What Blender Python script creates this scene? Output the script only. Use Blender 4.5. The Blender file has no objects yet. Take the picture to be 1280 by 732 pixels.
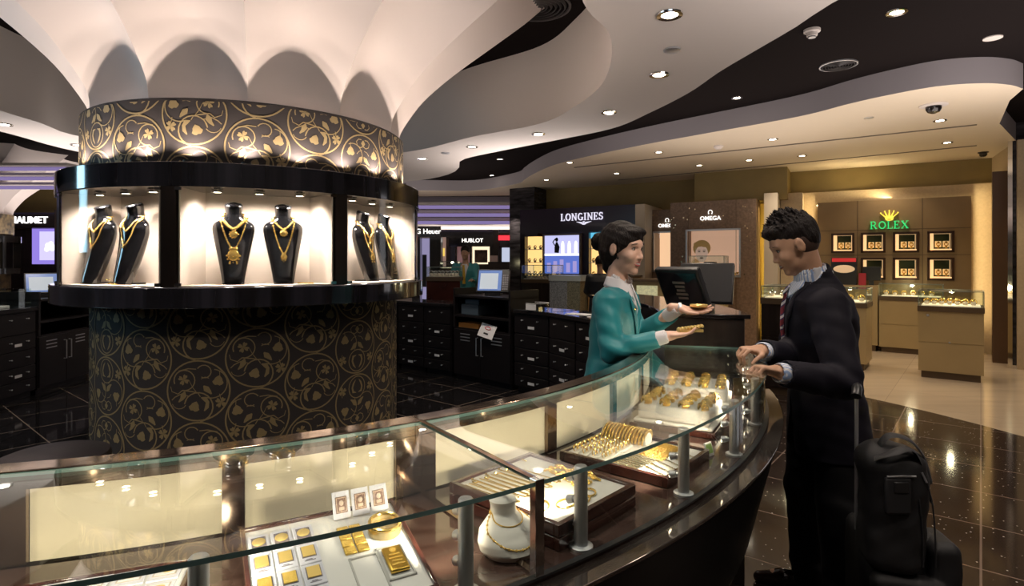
import bpy, bmesh, math, random
import numpy as np
from mathutils import Vector, Matrix, noise
random.seed(7)
PI=math.pi
COL=bpy.context.scene.collection
R=math.radians
# ---------------------------------------------------------------- camera model (1280x732, f=711 px, horizon y=327, eye 1.5 m)
F=711.0; HZ=327.0; EYE=1.5
def gp(px,py,h):
    "point where the sight line meets the horizontal plane at height h"
    y=(EYE-h)*F/(py-HZ); return Vector(((px-640)/F*y,y,h))
def dp(px,py,y):
    "point on a sight line at distance y"
    return Vector(((px-640)/F*y,y,EYE-(py-HZ)/F*y))
# a shop frame: local x along its wall, local y into the wall; sight lines are met with the local plane y
G=None; GA=(0,0); GT=0.0; PX=640
def frame(A=None,deg=0,px=None):
    global G,GA,GT,PX
    if px is not None: PX=px
    if A is None: G=None; GT=0.0; return
    GA=A; GT=math.radians(deg); G=Matrix.Translation((A[0],A[1],0))@Matrix.Rotation(GT,4,'Z')
def _hit(px,y):
    t=(px-640)/F; u=(math.cos(GT),math.sin(GT)); v=(-u[1],u[0])
    # A+u x+v y = k(t,1)
    bx,by=GA[0]+v[0]*y,GA[1]+v[1]*y
    x=(t*by-bx)/(u[0]-t*u[1]); return x,by+u[1]*x
def dx(px,y): return (px-640)/F*y if G is None else _hit(px,y)[0]
def dh(py,y,px=None): return EYE-(py-HZ)/F*(y if G is None else _hit(PX if px is None else px,y)[1])
def gv(p): return Vector(p) if G is None else G@Vector(p)

# ---------------------------------------------------------------- materials
MATS={}
def mat(name,col=(.8,.8,.8),rough=.5,metal=0,spec=.5,emis=None,es=0,coat=0,bump=0,bscale=40,var=0,vscale=6,sheen=0,trans=0,vcol=None,stretch=None):
    if name in MATS: return MATS[name]
    m=bpy.data.materials.new(name); m.use_nodes=True; nt=m.node_tree; b=nt.nodes['Principled BSDF']
    b.inputs['Base Color'].default_value=(*col,1); b.inputs['Roughness'].default_value=rough
    b.inputs['Metallic'].default_value=metal; b.inputs['Specular IOR Level'].default_value=spec
    b.inputs['Coat Weight'].default_value=coat; b.inputs['Coat Roughness'].default_value=.05
    b.inputs['Sheen Weight'].default_value=sheen; b.inputs['Transmission Weight'].default_value=trans
    if emis: b.inputs['Emission Color'].default_value=(*emis,1); b.inputs['Emission Strength'].default_value=es
    if bump or var:
        tc=nt.nodes.new('ShaderNodeTexCoord'); src=tc.outputs['Object']
        if stretch:
            mp=nt.nodes.new('ShaderNodeMapping'); mp.inputs['Scale'].default_value=stretch; nt.links.new(src,mp.inputs[0]); src=mp.outputs[0]
        if bump:
            n=nt.nodes.new('ShaderNodeTexNoise'); n.inputs['Scale'].default_value=bscale; n.inputs['Detail'].default_value=4
            nt.links.new(src,n.inputs['Vector']); bp=nt.nodes.new('ShaderNodeBump'); bp.inputs['Strength'].default_value=bump; bp.inputs['Distance'].default_value=.01
            nt.links.new(n.outputs[0],bp.inputs['Height']); nt.links.new(bp.outputs[0],b.inputs['Normal'])
        if var:
            n=nt.nodes.new('ShaderNodeTexNoise'); n.inputs['Scale'].default_value=vscale; n.inputs['Detail'].default_value=5
            nt.links.new(src,n.inputs['Vector']); r=nt.nodes.new('ShaderNodeValToRGB')
            c2=vcol or tuple(c*(1-var) for c in col)
            r.color_ramp.elements[0].position=.35; r.color_ramp.elements[0].color=(*c2,1)
            r.color_ramp.elements[1].position=.65; r.color_ramp.elements[1].color=(*col,1)
            nt.links.new(n.outputs[0],r.inputs[0]); nt.links.new(r.outputs[0],b.inputs['Base Color'])
    MATS[name]=m; return m
def glass(name,tint=(.95,.98,.97),refl=1.0,rough=0):
    if name in MATS: return MATS[name]
    m=bpy.data.materials.new(name); m.use_nodes=True; nt=m.node_tree; nt.nodes.clear()
    o=nt.nodes.new('ShaderNodeOutputMaterial'); mx=nt.nodes.new('ShaderNodeMixShader'); t=nt.nodes.new('ShaderNodeBsdfTransparent'); g=nt.nodes.new('ShaderNodeBsdfGlossy')
    t.inputs[0].default_value=(*tint,1); g.inputs['Roughness'].default_value=rough; g.inputs[0].default_value=(.95,1,1,1)
    fr=nt.nodes.new('ShaderNodeFresnel'); fr.inputs[0].default_value=1.5
    ge=nt.nodes.new('ShaderNodeNewGeometry'); ma=nt.nodes.new('ShaderNodeMath'); ma.operation='MULTIPLY_ADD'; ma.inputs[1].default_value=1/1.5-1.5; ma.inputs[2].default_value=1.5; nt.links.new(ge.outputs['Backfacing'],ma.inputs[0]); nt.links.new(ma.outputs[0],fr.inputs[0])
    mu=nt.nodes.new('ShaderNodeMath'); mu.operation='MULTIPLY'; mu.inputs[1].default_value=refl; mu.use_clamp=True
    nt.links.new(fr.outputs[0],mu.inputs[0]); nt.links.new(mu.outputs[0],mx.inputs[0]); nt.links.new(t.outputs[0],mx.inputs[1]); nt.links.new(g.outputs[0],mx.inputs[2]); nt.links.new(mx.outputs[0],o.inputs[0])
    MATS[name]=m; return m
def emit(name,col,s): return mat(name,(0,0,0),.6,emis=col,es=s)

# ---------------------------------------------------------------- mesh builder
class MB:
    def __init__(s): s.v=[]; s.f=[]; s.mi=[]
    def add(s,vs,fs,mi=0,M=None):
        o=len(s.v)
        s.v+= [tuple(M@Vector(p)) for p in vs] if M is not None else [tuple(p) for p in vs]
        for q in fs: s.f.append([i+o for i in q]); s.mi.append(mi)
        return s
    def box(s,x0,x1,y0,y1,z0,z1,mi=0,M=None):
        return s.add([(x0,y0,z0),(x1,y0,z0),(x1,y1,z0),(x0,y1,z0),(x0,y0,z1),(x1,y0,z1),(x1,y1,z1),(x0,y1,z1)],
          [(3,2,1,0),(4,5,6,7),(0,1,5,4),(1,2,6,5),(2,3,7,6),(3,0,4,7)],mi,M)
    def cbox(s,c,sz,rz=0,mi=0,M=None):
        T=Matrix.Translation(c)@Matrix.Rotation(rz,4,'Z')
        if M is not None: T=M@T
        a,b,d=[q/2 for q in sz]; return s.box(-a,a,-b,b,-d,d,mi,T)
    def prism(s,poly,z0,z1,mi=0,M=None,mside=None):
        n=len(poly); vs=[(p[0],p[1],z0) for p in poly]+[(p[0],p[1],z1) for p in poly]
        s.add(vs,[list(range(n))[::-1],list(range(n,2*n))],mi,M)
        o=len(s.v)-2*n
        for i in range(n):
            j=(i+1)%n; s.f.append([o+i,o+j,o+n+j,o+n+i]); s.mi.append(mi if mside is None else mside)
        return s
    def arc(s,C,r0,r1,a0,a1,z0,z1,n=24,mi=0,medge=None,r0t=None,r1t=None):
        "ring segment, angles in degrees; r0t/r1t radii at the top"
        r0t=r0 if r0t is None else r0t; r1t=r1 if r1t is None else r1t
        full=abs(abs(a1-a0)-360)<1e-6; o=len(s.v); m=n if full else n+1
        for i in range(m):
            a=R(a0+(a1-a0)*i/n); c,d=math.cos(a),math.sin(a)
            s.v+=[(C[0]+r0*c,C[1]+r0*d,z0),(C[0]+r1*c,C[1]+r1*d,z0),(C[0]+r1t*c,C[1]+r1t*d,z1),(C[0]+r0t*c,C[1]+r0t*d,z1)]
        me=mi if medge is None else medge
        for i in range(n):
            p=o+4*i; q=o+4*((i+1)%m)
            for k,mm in ((0,mi),(1,me),(2,mi),(3,me)):
                l=(k+1)%4; s.f.append([p+k,q+k,q+l,p+l][::-1]); s.mi.append(mm)
        if not full:
            s.f.append([o,o+1,o+2,o+3]); s.mi.append(me); e=o+4*n; s.f.append([e+3,e+2,e+1,e]); s.mi.append(me)
        return s
    def lathe(s,prof,C=(0,0,0),n=24,mi=0,M=None,cap=True,sx=1,sy=1):
        vs=[];fs=[]
        for r,z in prof:
            for i in range(n):
                a=2*PI*i/n; vs.append((C[0]+r*math.cos(a)*sx,C[1]+r*math.sin(a)*sy,C[2]+z))
        for k in range(len(prof)-1):
            for i in range(n):
                j=(i+1)%n; fs.append((k*n+i,k*n+j,(k+1)*n+j,(k+1)*n+i))
        if cap: fs.append(list(range(n))[::-1]); fs.append([(len(prof)-1)*n+i for i in range(n)])
        return s.add(vs,fs,mi,M)
    def cyl(s,a,b,r,n=12,mi=0,r2=None):
        return s.tube([a,b],[r,r if r2 is None else r2],n=n,mi=mi)
    def tube(s,pts,r,n=8,mi=0,closed=False,flat=1.0,up=None):
        pts=[Vector(p) for p in pts]; m=len(pts); rr=r if isinstance(r,(list,tuple)) else [r]*m; o=len(s.v); pu=None
        for i,p in enumerate(pts):
            if closed: t=pts[(i+1)%m]-pts[i-1]
            else: t=pts[min(i+1,m-1)]-pts[max(i-1,0)]
            if t.length<1e-9: t=Vector((0,0,1))
            t.normalize()
            u=up if up is not None else pu
            if u is None: u=Vector((0,0,1)) if abs(t.z)<.9 else Vector((1,0,0))
            u=Vector(u); u=(u-t*u.dot(t)); 
            if u.length<1e-6: u=t.orthogonal()
            u.normalize(); pu=u; w=t.cross(u)
            for k in range(n):
                a=2*PI*k/n; q=p+w*(math.cos(a)*rr[i])+u*(math.sin(a)*rr[i]*flat); s.v.append(tuple(q))
        L=m if closed else m-1
        for i in range(L):
            j=(i+1)%m
            for k in range(n):
                l=(k+1)%n; s.f.append([o+i*n+k,o+i*n+l,o+j*n+l,o+j*n+k]); s.mi.append(mi)
        if not closed:
            s.f.append([o+k for k in range(n)][::-1]); s.mi.append(mi); s.f.append([o+(m-1)*n+k for k in range(n)]); s.mi.append(mi)
        return s
    def ball(s,c,r,n=10,mi=0,sc=(1,1,1),M=None):
        vs=[(c[0],c[1],c[2]-r*sc[2])];h=max(4,n//2);fs=[]
        for i in range(1,h):
            t=PI*i/h-PI/2
            for k in range(n):
                a=2*PI*k/n; vs.append((c[0]+r*sc[0]*math.cos(t)*math.cos(a),c[1]+r*sc[1]*math.cos(t)*math.sin(a),c[2]+r*sc[2]*math.sin(t)))
        vs.append((c[0],c[1],c[2]+r*sc[2])); T=len(vs)-1
        for k in range(n):
            l=(k+1)%n; fs.append((0,1+l,1+k)); fs.append((T,1+(h-2)*n+k,1+(h-2)*n+l))
            for i in range(h-2): fs.append((1+i*n+k,1+i*n+l,1+(i+1)*n+l,1+(i+1)*n+k))
        return s.add(vs,fs,mi,M)
    def torus(s,c,R_,r,n=24,m=8,mi=0,M=None,sy=1):
        b=MB(); b.tube([(c[0]+R_*math.cos(2*PI*i/n),c[1]+R_*sy*math.sin(2*PI*i/n),c[2]) for i in range(n)],r,n=m,closed=True)
        return s.add(b.v,b.f,mi,M)
    def grid(s,fn,nu,nv,mi=0,closeu=False):
        o=len(s.v); mu=nu if closeu else nu+1
        for i in range(mu):
            for j in range(nv+1): s.v.append(tuple(fn(i/nu,j/nv)))
        for i in range(nu):
            for j in range(nv):
                a=o+i*(nv+1)+j; b=o+((i+1)%mu)*(nv+1)+j; s.f.append([a,b,b+1,a+1]); s.mi.append(mi)
        return s
    def obj(s,name,mats,parent=None,smooth=True,bevel=0,local=False,seg=2,angle=35,solid=0,keep=False):
        me=bpy.data.meshes.new(name); base=Vector((0,0,0))
        if parent is not None and not local:
            base=parent.matrix_world.translation.copy() if parent.parent is None else WB[parent.name]
        b=base
        me.from_pydata([tuple((Vector(p) if (keep or (local and parent is not None)) else gv(p))-b) for p in s.v],[],s.f)
        for m in (mats if isinstance(mats,(list,tuple)) else [mats]): me.materials.append(m)
        if len(me.materials)>1: me.polygons.foreach_set('material_index',s.mi)
        me.update()
        ob=bpy.data.objects.new(name,me); COL.objects.link(ob)
        bm=bmesh.new(); bm.from_mesh(me); bmesh.ops.recalc_face_normals(bm,faces=bm.faces); bm.to_mesh(me); bm.free()
        if parent is not None: ob.parent=parent
        elif not local: ob.location=base
        WB[ob.name]=base
        if bevel:
            md=ob.modifiers.new('b','BEVEL'); md.width=bevel; md.segments=seg; md.limit_method='ANGLE'; md.angle_limit=R(40)
        if solid:
            md=ob.modifiers.new('s','SOLIDIFY'); md.thickness=solid
        if smooth:
            me.polygons.foreach_set('use_smooth',[True]*len(me.polygons))
            if angle: me.set_sharp_from_angle(angle=R(angle))
        return ob
WB={}
def thing(name,label,cat,loc=(0,0,0),group=None,rz=0):
    o=bpy.data.objects.new(name,None); COL.objects.link(o); loc=gv(loc); o.location=loc; o.rotation_euler=(0,0,rz); o.empty_display_size=.1
    o['label']=label; o['category']=cat
    if group: o['group']=group
    o.matrix_world=Matrix.Translation(loc)@Matrix.Rotation(rz,4,'Z')
    WB[o.name]=Vector(loc); return o
def tag(o,label,cat,group=None,kind=None):
    o['label']=label; o['category']=cat
    if group: o['group']=group
    if kind: o['kind']=kind
    return o
def struct(o): o['kind']='structure'; return o
def recenter(o):
    "moves a single-mesh thing's origin to its base so it can be placed"
    return o
def dup(root,loc=None,rz=None,label=None,group=None,M=None):
    r=root.copy(); COL.objects.link(r)
    if M is not None: r.matrix_world=M
    else:
        if loc is not None: r.location=loc
        if rz is not None: r.rotation_euler=(0,0,rz)
    if label: r['label']=label
    if group: r['group']=group
    for ch in list(root.children):
        c=ch.copy(); COL.objects.link(c); c.parent=r
        for g in list(ch.children):
            d=g.copy(); COL.objects.link(d); d.parent=c
    return r
def spot(loc,to,power,size=60,blend=.5,col=(1,.86,.68),rad=.03,name='spot_light'):
    L=bpy.data.lights.new(name,'SPOT'); L.energy=power; L.spot_size=R(size); L.spot_blend=blend; L.color=col; L.shadow_soft_size=rad
    o=bpy.data.objects.new(name,L); COL.objects.link(o); loc=gv(loc); to=gv(to); o.location=loc; o.rotation_euler=(Vector(to)-Vector(loc)).to_track_quat('-Z','Y').to_euler(); return o
def point(loc,power,col=(1,.86,.68),rad=.05):
    L=bpy.data.lights.new('point_light','POINT'); L.energy=power; L.color=col; L.shadow_soft_size=rad
    o=bpy.data.objects.new('point_light',L); COL.objects.link(o); o.location=gv(loc); return o
def area(loc,to,power,sx,sy,col=(1,1,1)):
    L=bpy.data.lights.new('area_light','AREA'); L.energy=power; L.shape='RECTANGLE'; L.size=sx; L.size_y=sy; L.color=col
    o=bpy.data.objects.new('area_light',L); COL.objects.link(o); loc=gv(loc); to=gv(to); o.location=loc; o.rotation_euler=(Vector(to)-Vector(loc)).to_track_quat('-Z','Y').to_euler(); return o
def text_mb(txt,size,depth,bold=0.0,space=1.0):
    "built-in font text as mesh data in the XZ plane facing -Y, centred at 0"
    cu=bpy.data.curves.new('t','FONT'); cu.body=txt; cu.size=size; cu.extrude=depth/2; cu.offset=bold; cu.align_x='CENTER'; cu.align_y='CENTER'; cu.space_character=space; cu.resolution_u=4
    o=bpy.data.objects.new('t',cu); COL.objects.link(o); bpy.context.view_layer.update()
    me=o.evaluated_get(bpy.context.evaluated_depsgraph_get()).to_mesh()
    b=MB(); b.add([(v.co.x,-v.co.z,v.co.y) for v in me.vertices],[list(p.vertices) for p in me.polygons])
    bpy.data.objects.remove(o); return b
# serif capitals drawn as strokes on a 1-high grid: (width, [polyline...]) thick strokes, serifs added at 's' ends
def _arcp(cx,cy,rx,ry,a0,a1,n=14): return [(cx+rx*math.cos(R(a0+(a1-a0)*i/n)),cy+ry*math.sin(R(a0+(a1-a0)*i/n))) for i in range(n+1)]
SER={'L':(.62,[([(.14,0),(.14,1)],.12),([(.0,.03),(.56,.03)],.06),([(.56,0),(.56,.25)],.05),([(.0,.97),(.3,.97)],.05)]),
'O':(.86,[(_arcp(.43,.5,.33,.45,0,360,24),.13)]),
'N':(.86,[([(.14,0),(.14,1)],.06),([(.14,.95),(.7,.05)],.13),([(.7,0),(.7,1)],.06),([(0,.97),(.2,.97)],.05),([(.02,.03),(.28,.03)],.05),([(.56,.97),(.84,.97)],.05)]),
'G':(.86,[(_arcp(.43,.5,.33,.45,50,330,24),.13),([(.72,.05),(.72,.42)],.1),([(.5,.42),(.84,.42)],.05)]),
'I':(.4,[([(.17,0),(.17,1)],.13),([(.0,.97),(.34,.97)],.05),([(.0,.03),(.34,.03)],.05)]),
'E':(.68,[([(.14,0),(.14,1)],.13),([(.0,.97),(.56,.97)],.06),([(.0,.03),(.58,.03)],.06),([(.14,.5),(.42,.5)],.06),([(.56,.75),(.56,1)],.05),([(.58,0),(.58,.25)],.05),([(.42,.38),(.42,.62)],.05)]),
'S':(.62,[(_arcp(.3,.73,.2,.23,40,270,14)+_arcp(.3,.27,.22,.23,90,-140,14),.12),([(.5,.72),(.5,.98)],.05),([(.06,.02),(.06,.3)],.05)]),
'R':(.8,[([(.14,0),(.14,1)],.13),([(0,.97),(.4,.97)],.06),(_arcp(.38,.73,.2,.24,90,-90,12),.11),([(.14,.49),(.38,.49)],.06),([(.38,.48),(.68,.03)],.13),([(0,.03),(.3,.03)],.05),([(.56,.03),(.78,.03)],.05)]),
'X':(.84,[([(.1,.97),(.68,.03)],.14),([(.66,.97),(.12,.03)],.06),([(0,.97),(.28,.97)],.05),([(.52,.97),(.8,.97)],.05),([(0,.03),(.26,.03)],.05),([(.5,.03),(.8,.03)],.05)])}
def ribbon(b,pts,w,M,depth,mi=0):
    n=len(pts)
    for i in range(n-1):
        a=Vector(pts[i]);c=Vector(pts[i+1]); t=(c-a)
        if t.length<1e-7: continue
        t.normalize(); q=Vector((-t[1],t[0]))*w/2; e=t*(w*.12 if n>2 else 0)
        P=[a-q-e,c-q+e,c+q+e,a+q-e]
        b.add([(p[0],0,p[1]) for p in P]+[(p[0],-depth,p[1]) for p in P],[(0,1,2,3),(7,6,5,4),(0,4,5,1),(1,5,6,2),(2,6,7,3),(3,7,4,0)],mi,M)
def serif_text(txt,width,height,depth):
    b=MB(); W=sum(SER[c][0] for c in txt)+.1*(len(txt)-1); x=-W/2
    for c in txt:
        w,st=SER[c]
        for pts,t in st:
            ribbon(b,[((x+p[0])*width/W,(p[1]-.5)*height) for p in pts],t*height*.9,None,depth)
        x+=w+.1
    return b
def place(b,M):
    "transformed copy of builder data"
    c=MB(); c.add(b.v,b.f,0,M); return c
def T(x,y,z): return Matrix.Translation((x,y,z))
def RZ(a): return Matrix.Rotation(a,4,'Z')
def catmull(P,n=8,closed=True):
    out=[];m=len(P)
    rng=range(m) if closed else range(m-1)
    for i in rng:
        g=lambda k: Vector(P[k%m]) if closed else Vector(P[min(max(k,0),m-1)])
        p0,p1,p2,p3=g(i-1),g(i),g(i+1),g(i+2)
        for k in range(n):
            t=k/n; out.append(.5*((2*p1)+(p2-p0)*t+(2*p0-5*p1+4*p2-p3)*t*t+(3*p1-p0-3*p2+p3)*t**3))
    if not closed: out.append(Vector(P[-1]))
    return out
# ---------------------------------------------------------------- palette
M_white=mat('plaster_white',(.72,.66,.62),.7)
M_ceil=mat('ceiling_black',(.012,.009,.009),.95,spec=.05)
M_olive=mat('olive_wall',(.26,.19,.065),.6,var=.12,vscale=3)
M_beigewall=mat('beige_wallpaper',(.52,.41,.27),.6,var=.1,vscale=30)
M_brown=mat('brown_laminate',(.19,.125,.075),.5)
M_tan=mat('tan_lacquer',(.40,.30,.15),.4,var=.06,vscale=3)
M_tandark=mat('tan_dark',(.10,.065,.035),.45)
M_rolexwood=mat('olive_brown_panel',(.25,.17,.085),.45,var=.08,vscale=4)
M_black=mat('black_lacquer',(.012,.009,.009),.16,coat=.6)
M_blackwood=mat('black_wood',(.016,.011,.009),.3,coat=.3,var=.4,vscale=3,vcol=(.03,.02,.016),stretch=(6,6,1))
M_cabinet=mat('black_cabinet',(.011,.009,.010),.35,spec=.3)
M_steel=mat('brushed_steel',(.66,.67,.70),.42,metal=.9)
M_chrome=mat('chrome',(.75,.74,.72),.08,metal=1)
M_gold=mat('gold',(1.0,.68,.20),.26,metal=.85,bump=.25,bscale=300)
M_goldp=mat('gold_polished',(1.0,.72,.24),.18,metal=.9)
M_cream=mat('cream_fabric',(.78,.68,.58),.8)
M_whiteleather=mat('white_leatherette',(.82,.78,.72),.55)
M_paper=mat('white_card',(.8,.8,.82),.5)
M_dkred=mat('mahogany',(.07,.018,.012),.2,coat=.6,var=.4,vscale=3,vcol=(.04,.012,.01),stretch=(1,8,1))
M_glass=glass('clear_glass')
M_gedge=mat('glass_edge',(.20,.36,.34),.18,spec=.8)
M_plastic=mat('black_plastic',(.02,.02,.022),.35)
M_blackmet=mat('black_metal',(.02,.02,.02),.3,metal=.3)
E_warm=emit('warm_lamp',(1,.8,.55),14)
E_white=emit('lamp_white',(1,.9,.78),22)
# ---------------------------------------------------------------- floors
def tile_mat(name,base,dark,grout,rot,size,gw,rough,fleck=False,veins=0):
    m=bpy.data.materials.new(name); m.use_nodes=True; nt=m.node_tree; b=nt.nodes['Principled BSDF']; L=nt.links
    tc=nt.nodes.new('ShaderNodeTexCoord'); mp=nt.nodes.new('ShaderNodeMapping'); mp.inputs['Rotation'].default_value=(0,0,rot); L.new(tc.outputs['Object'],mp.inputs[0])
    br=nt.nodes.new('ShaderNodeTexBrick'); br.offset=0; br.inputs['Scale'].default_value=1/size; br.inputs['Brick Width'].default_value=1; br.inputs['Row Height'].default_value=1
    br.inputs['Mortar Size'].default_value=gw/size; br.inputs['Mortar Smooth'].default_value=0
    br.inputs['Color1'].default_value=(*base,1); br.inputs['Color2'].default_value=(*dark,1); br.inputs['Mortar'].default_value=(*grout,1)
    L.new(mp.outputs[0],br.inputs['Vector']); out=br.outputs['Color']
    if veins:
        n=nt.nodes.new('ShaderNodeTexNoise'); n.inputs['Scale'].default_value=2.2; n.inputs['Detail'].default_value=6
        mp2=nt.nodes.new('ShaderNodeMapping'); mp2.inputs['Scale'].default_value=(.3,2.2,1); mp2.inputs['Rotation'].default_value=(0,0,.3); L.new(tc.outputs['Object'],mp2.inputs[0]); L.new(mp2.outputs[0],n.inputs['Vector'])
        mx=nt.nodes.new('ShaderNodeMix'); mx.data_type='RGBA'; mx.blend_type='MULTIPLY'; L.new(out,mx.inputs['A']); r=nt.nodes.new('ShaderNodeValToRGB'); r.color_ramp.elements[0].color=(1-veins,1-veins,1-veins,1); r.color_ramp.elements[1].color=(1,1,1,1); r.color_ramp.elements[0].position=.3; r.color_ramp.elements[1].position=.7
        L.new(n.outputs[0],r.inputs[0]); L.new(r.outputs[0],mx.inputs['B']); mx.inputs['Factor'].default_value=1; out=mx.outputs['Result']
    if fleck:
        v=nt.nodes.new('ShaderNodeTexVoronoi'); v.inputs['Scale'].default_value=30; v.inputs['Randomness'].default_value=1; L.new(tc.outputs['Object'],v.inputs['Vector'])
        c=nt.nodes.new('ShaderNodeMath'); c.operation='LESS_THAN'; c.inputs[1].default_value=.13; L.new(v.outputs['Distance'],c.inputs[0])
        w=nt.nodes.new('ShaderNodeTexWhiteNoise'); L.new(v.outputs['Position'],w.inputs['Vector']); g=nt.nodes.new('ShaderNodeMath'); g.operation='GREATER_THAN'; g.inputs[1].default_value=.6; L.new(w.outputs['Value'],g.inputs[0])
        k=nt.nodes.new('ShaderNodeMath'); k.operation='MULTIPLY'; L.new(c.outputs[0],k.inputs[0]); L.new(g.outputs[0],k.inputs[1])
        mx=nt.nodes.new('ShaderNodeMix'); mx.data_type='RGBA'; L.new(out,mx.inputs['A']); mx.inputs['B'].default_value=(.7,.66,.6,1); L.new(k.outputs[0],mx.inputs['Factor']); out=mx.outputs['Result']
    L.new(out,b.inputs['Base Color']); b.inputs['Roughness'].default_value=rough; b.inputs['Specular IOR Level'].default_value=.5
    return m
M_floor=tile_mat('polished_brown_tile',(.030,.020,.016),(.034,.023,.018),(.22,.16,.13),R(-50.5),.6,.005,.09,fleck=True)
M_floorb=tile_mat('beige_stone_tile',(.56,.44,.31),(.52,.41,.29),(.40,.31,.22),R(-50.5),.8,.003,.16,veins=.16)
CC=Vector((-1.63,3.65,0))     # column centre
CT=Vector((-1.55,3.25,0))     # centre of the ring counter
b=MB(); b.prism([(CC.x+6.15*math.cos(2*PI*i/96),CC.y+6.15*math.sin(2*PI*i/96)) for i in range(96)],-.05,0)
o=struct(b.obj('floor',M_floor,smooth=False,local=True))
b=MB(); b.arc(CC,6.15,34,0,360,-.05,0,n=96); struct(b.obj('floor_beige',M_floorb,smooth=False,local=True))
M_floorin=tile_mat('polished_black_tile',(.008,.008,.009),(.011,.010,.011),(.20,.16,.13),R(-50.5),.6,.005,.07)
P=[(CT.x+2.45*math.cos(R(a)),CT.y+2.45*math.sin(R(a))) for a in range(-130,19,6)]+[(1.25,4.6),(1.1,5.3),(.75,5.95),(.4,6.5),(-.6,7.5),(-1.6,8.3),(-2.6,8.9),(-5.7,9.0),(-5.5,5.2),(-4.8,2.6)]
b=MB(); b.prism(P,-.02,.0015); struct(b.obj('floor_ring_interior',M_floorin,smooth=False,local=True))
# ---------------------------------------------------------------- ceilings
b=MB(); b.box(-16,12,-4,30,3.45,3.55); struct(b.obj('ceiling',M_ceil,smooth=False,local=True))
def slab_between(inner,outer,z0,z1,n=160):
    "ring between two closed outlines given in polar form about CC"
    def polar(P):
        P=catmull([Vector((p[0],p[1])) for p in P],10); A=sorted((math.atan2(p.y-CC.y,p.x-CC.x),(p-CC.xy).length) for p in P)
        an=np.array([a for a,_ in A]); rr=np.array([r for _,r in A]); an=np.concatenate([an-2*PI,an,an+2*PI]); rr=np.concatenate([rr]*3)
        return lambda t: float(np.interp(t,an,rr))
    fi,fo=polar(inner),polar(outer); b=MB(); 
    for i in range(n):
        a=-PI+2*PI*i/n; c,s=math.cos(a),math.sin(a); ri,ro=fi(a),fo(a)
        b.v+=[(CC.x+ri*c,CC.y+ri*s,z0),(CC.x+ro*c,CC.y+ro*s,z0),(CC.x+ro*c,CC.y+ro*s,z1),(CC.x+ri*c,CC.y+ri*s,z1)]
    for i in range(n):
        p=4*i;q=4*((i+1)%n)
        for k in range(4): l=(k+1)%4; b.f.append([p+k,q+k,q+l,p+l]); b.mi.append(0)
    return b
HS=2.75
inn=[gp(x,y,HS).xy for x,y in ((506,190),(590,171),(676,154),(720,132),(751,107),(764,75),(761,41),(732,9))]
inn+=[(.12,2.1),(-.6,1.55),(-1.6,1.35),(-2.7,1.5),(-3.6,2.3),(-4.1,3.5)]
inn+=[gp(x,y,HS).xy for x,y in ((0,138),(51,153.6),(102,170.6))]+[(-3.6,6.5),(-2.4,6.8)]
out=[gp(x,y,HS).xy for x,y in ((533,224),(563,217),(574,209),(578,199.5),(626,188.5),(701,174),(767,160),(814,140),(861,116),(899,90),(943,64),(996,33),(1045,1))]
out+=[(1.75,1.9),(1.3,.8),(.2,.0),(-1.8,-.4),(-3.8,.3),(-4.8,2.2),(-5.0,4.2)]+[gp(0,164,HS).xy,gp(100,190,HS).xy,(-4.4,8.0),(-3.0,8.9),(-2.0,9.0)]
b=slab_between(inn,out,HS,3.45); struct(b.obj('ceiling_ring_soffit',M_white,local=True,angle=50))
# right-hand soffit (bottom at 3.2 m)
so=[(527,238),(593,238),(644,230),(656,224),(663,219.5),(680,211),(701,203.5),(751,191.7),(814,179),(880,167),(996,146),(1060,130),(1109,119),(1170,108),(1226,104),(1262,106),(1279,111)]
P=[gp(x,y,3.2).xy for x,y in so]; P=[Vector((-7,13.4)),Vector((-4,13.7))]+P
Q=catmull(P,6,closed=False); poly=[tuple(p) for p in Q]
poly+=[(5.25,6.0),(6.0,7.0),(7.2,8.1),(8.6,9.2),(8.2,9.6),(3.9,12.2),(.2,14.6),(-7,15.2)]
b=MB(); b.prism(poly,3.2,3.45,mside=1); struct(b.obj('ceiling_right_soffit',[mat('soffit_cream',(.74,.64,.50),.7),mat('soffit_fascia_shade_tone',(.36,.33,.35),.7)],local=True,angle=40))  # dimmer, cooler light on the fascia is put into its grey colour
# far coves, low ceiling behind them
b=MB(); b.box(-16,2.2,16.6,28,2.62,3.4); struct(b.obj('ceiling_far',M_white,local=True,smooth=False))
M_purple=emit('cove_violet',(.30,.23,.50),.5)
for nm,x0,x1,y in (('cove_far',-7,2.0,15.2),('cove_left',-16,-7.2,9.2)):
    t=thing('light_cove','stepped ceiling cove with violet strips above the %s'%('distant watch shops' if x0>-8 else 'small white flared column at left'),'ceiling cove',((x0+x1)/2,y,2.6))
    k=1 if x0>-8 else .62
    b=MB()
    for j in range(3):
        z1=3.12-.19*j*k; 
        b.box(x0,x1,y+.28*j,y+.28*j+.3,z1-.10*k,z1-.03*k)
    b.obj('cove_ledge',M_white,t,smooth=False)
    b=MB()
    for j in range(3):
        z1=3.12-.19*j*k; b.box(x0,x1,y+.28*j+.16,y+.28*j+.2,z1-.19*k,z1-.10*k)
    b.obj('light_strip',M_purple,t,smooth=False)
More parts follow.
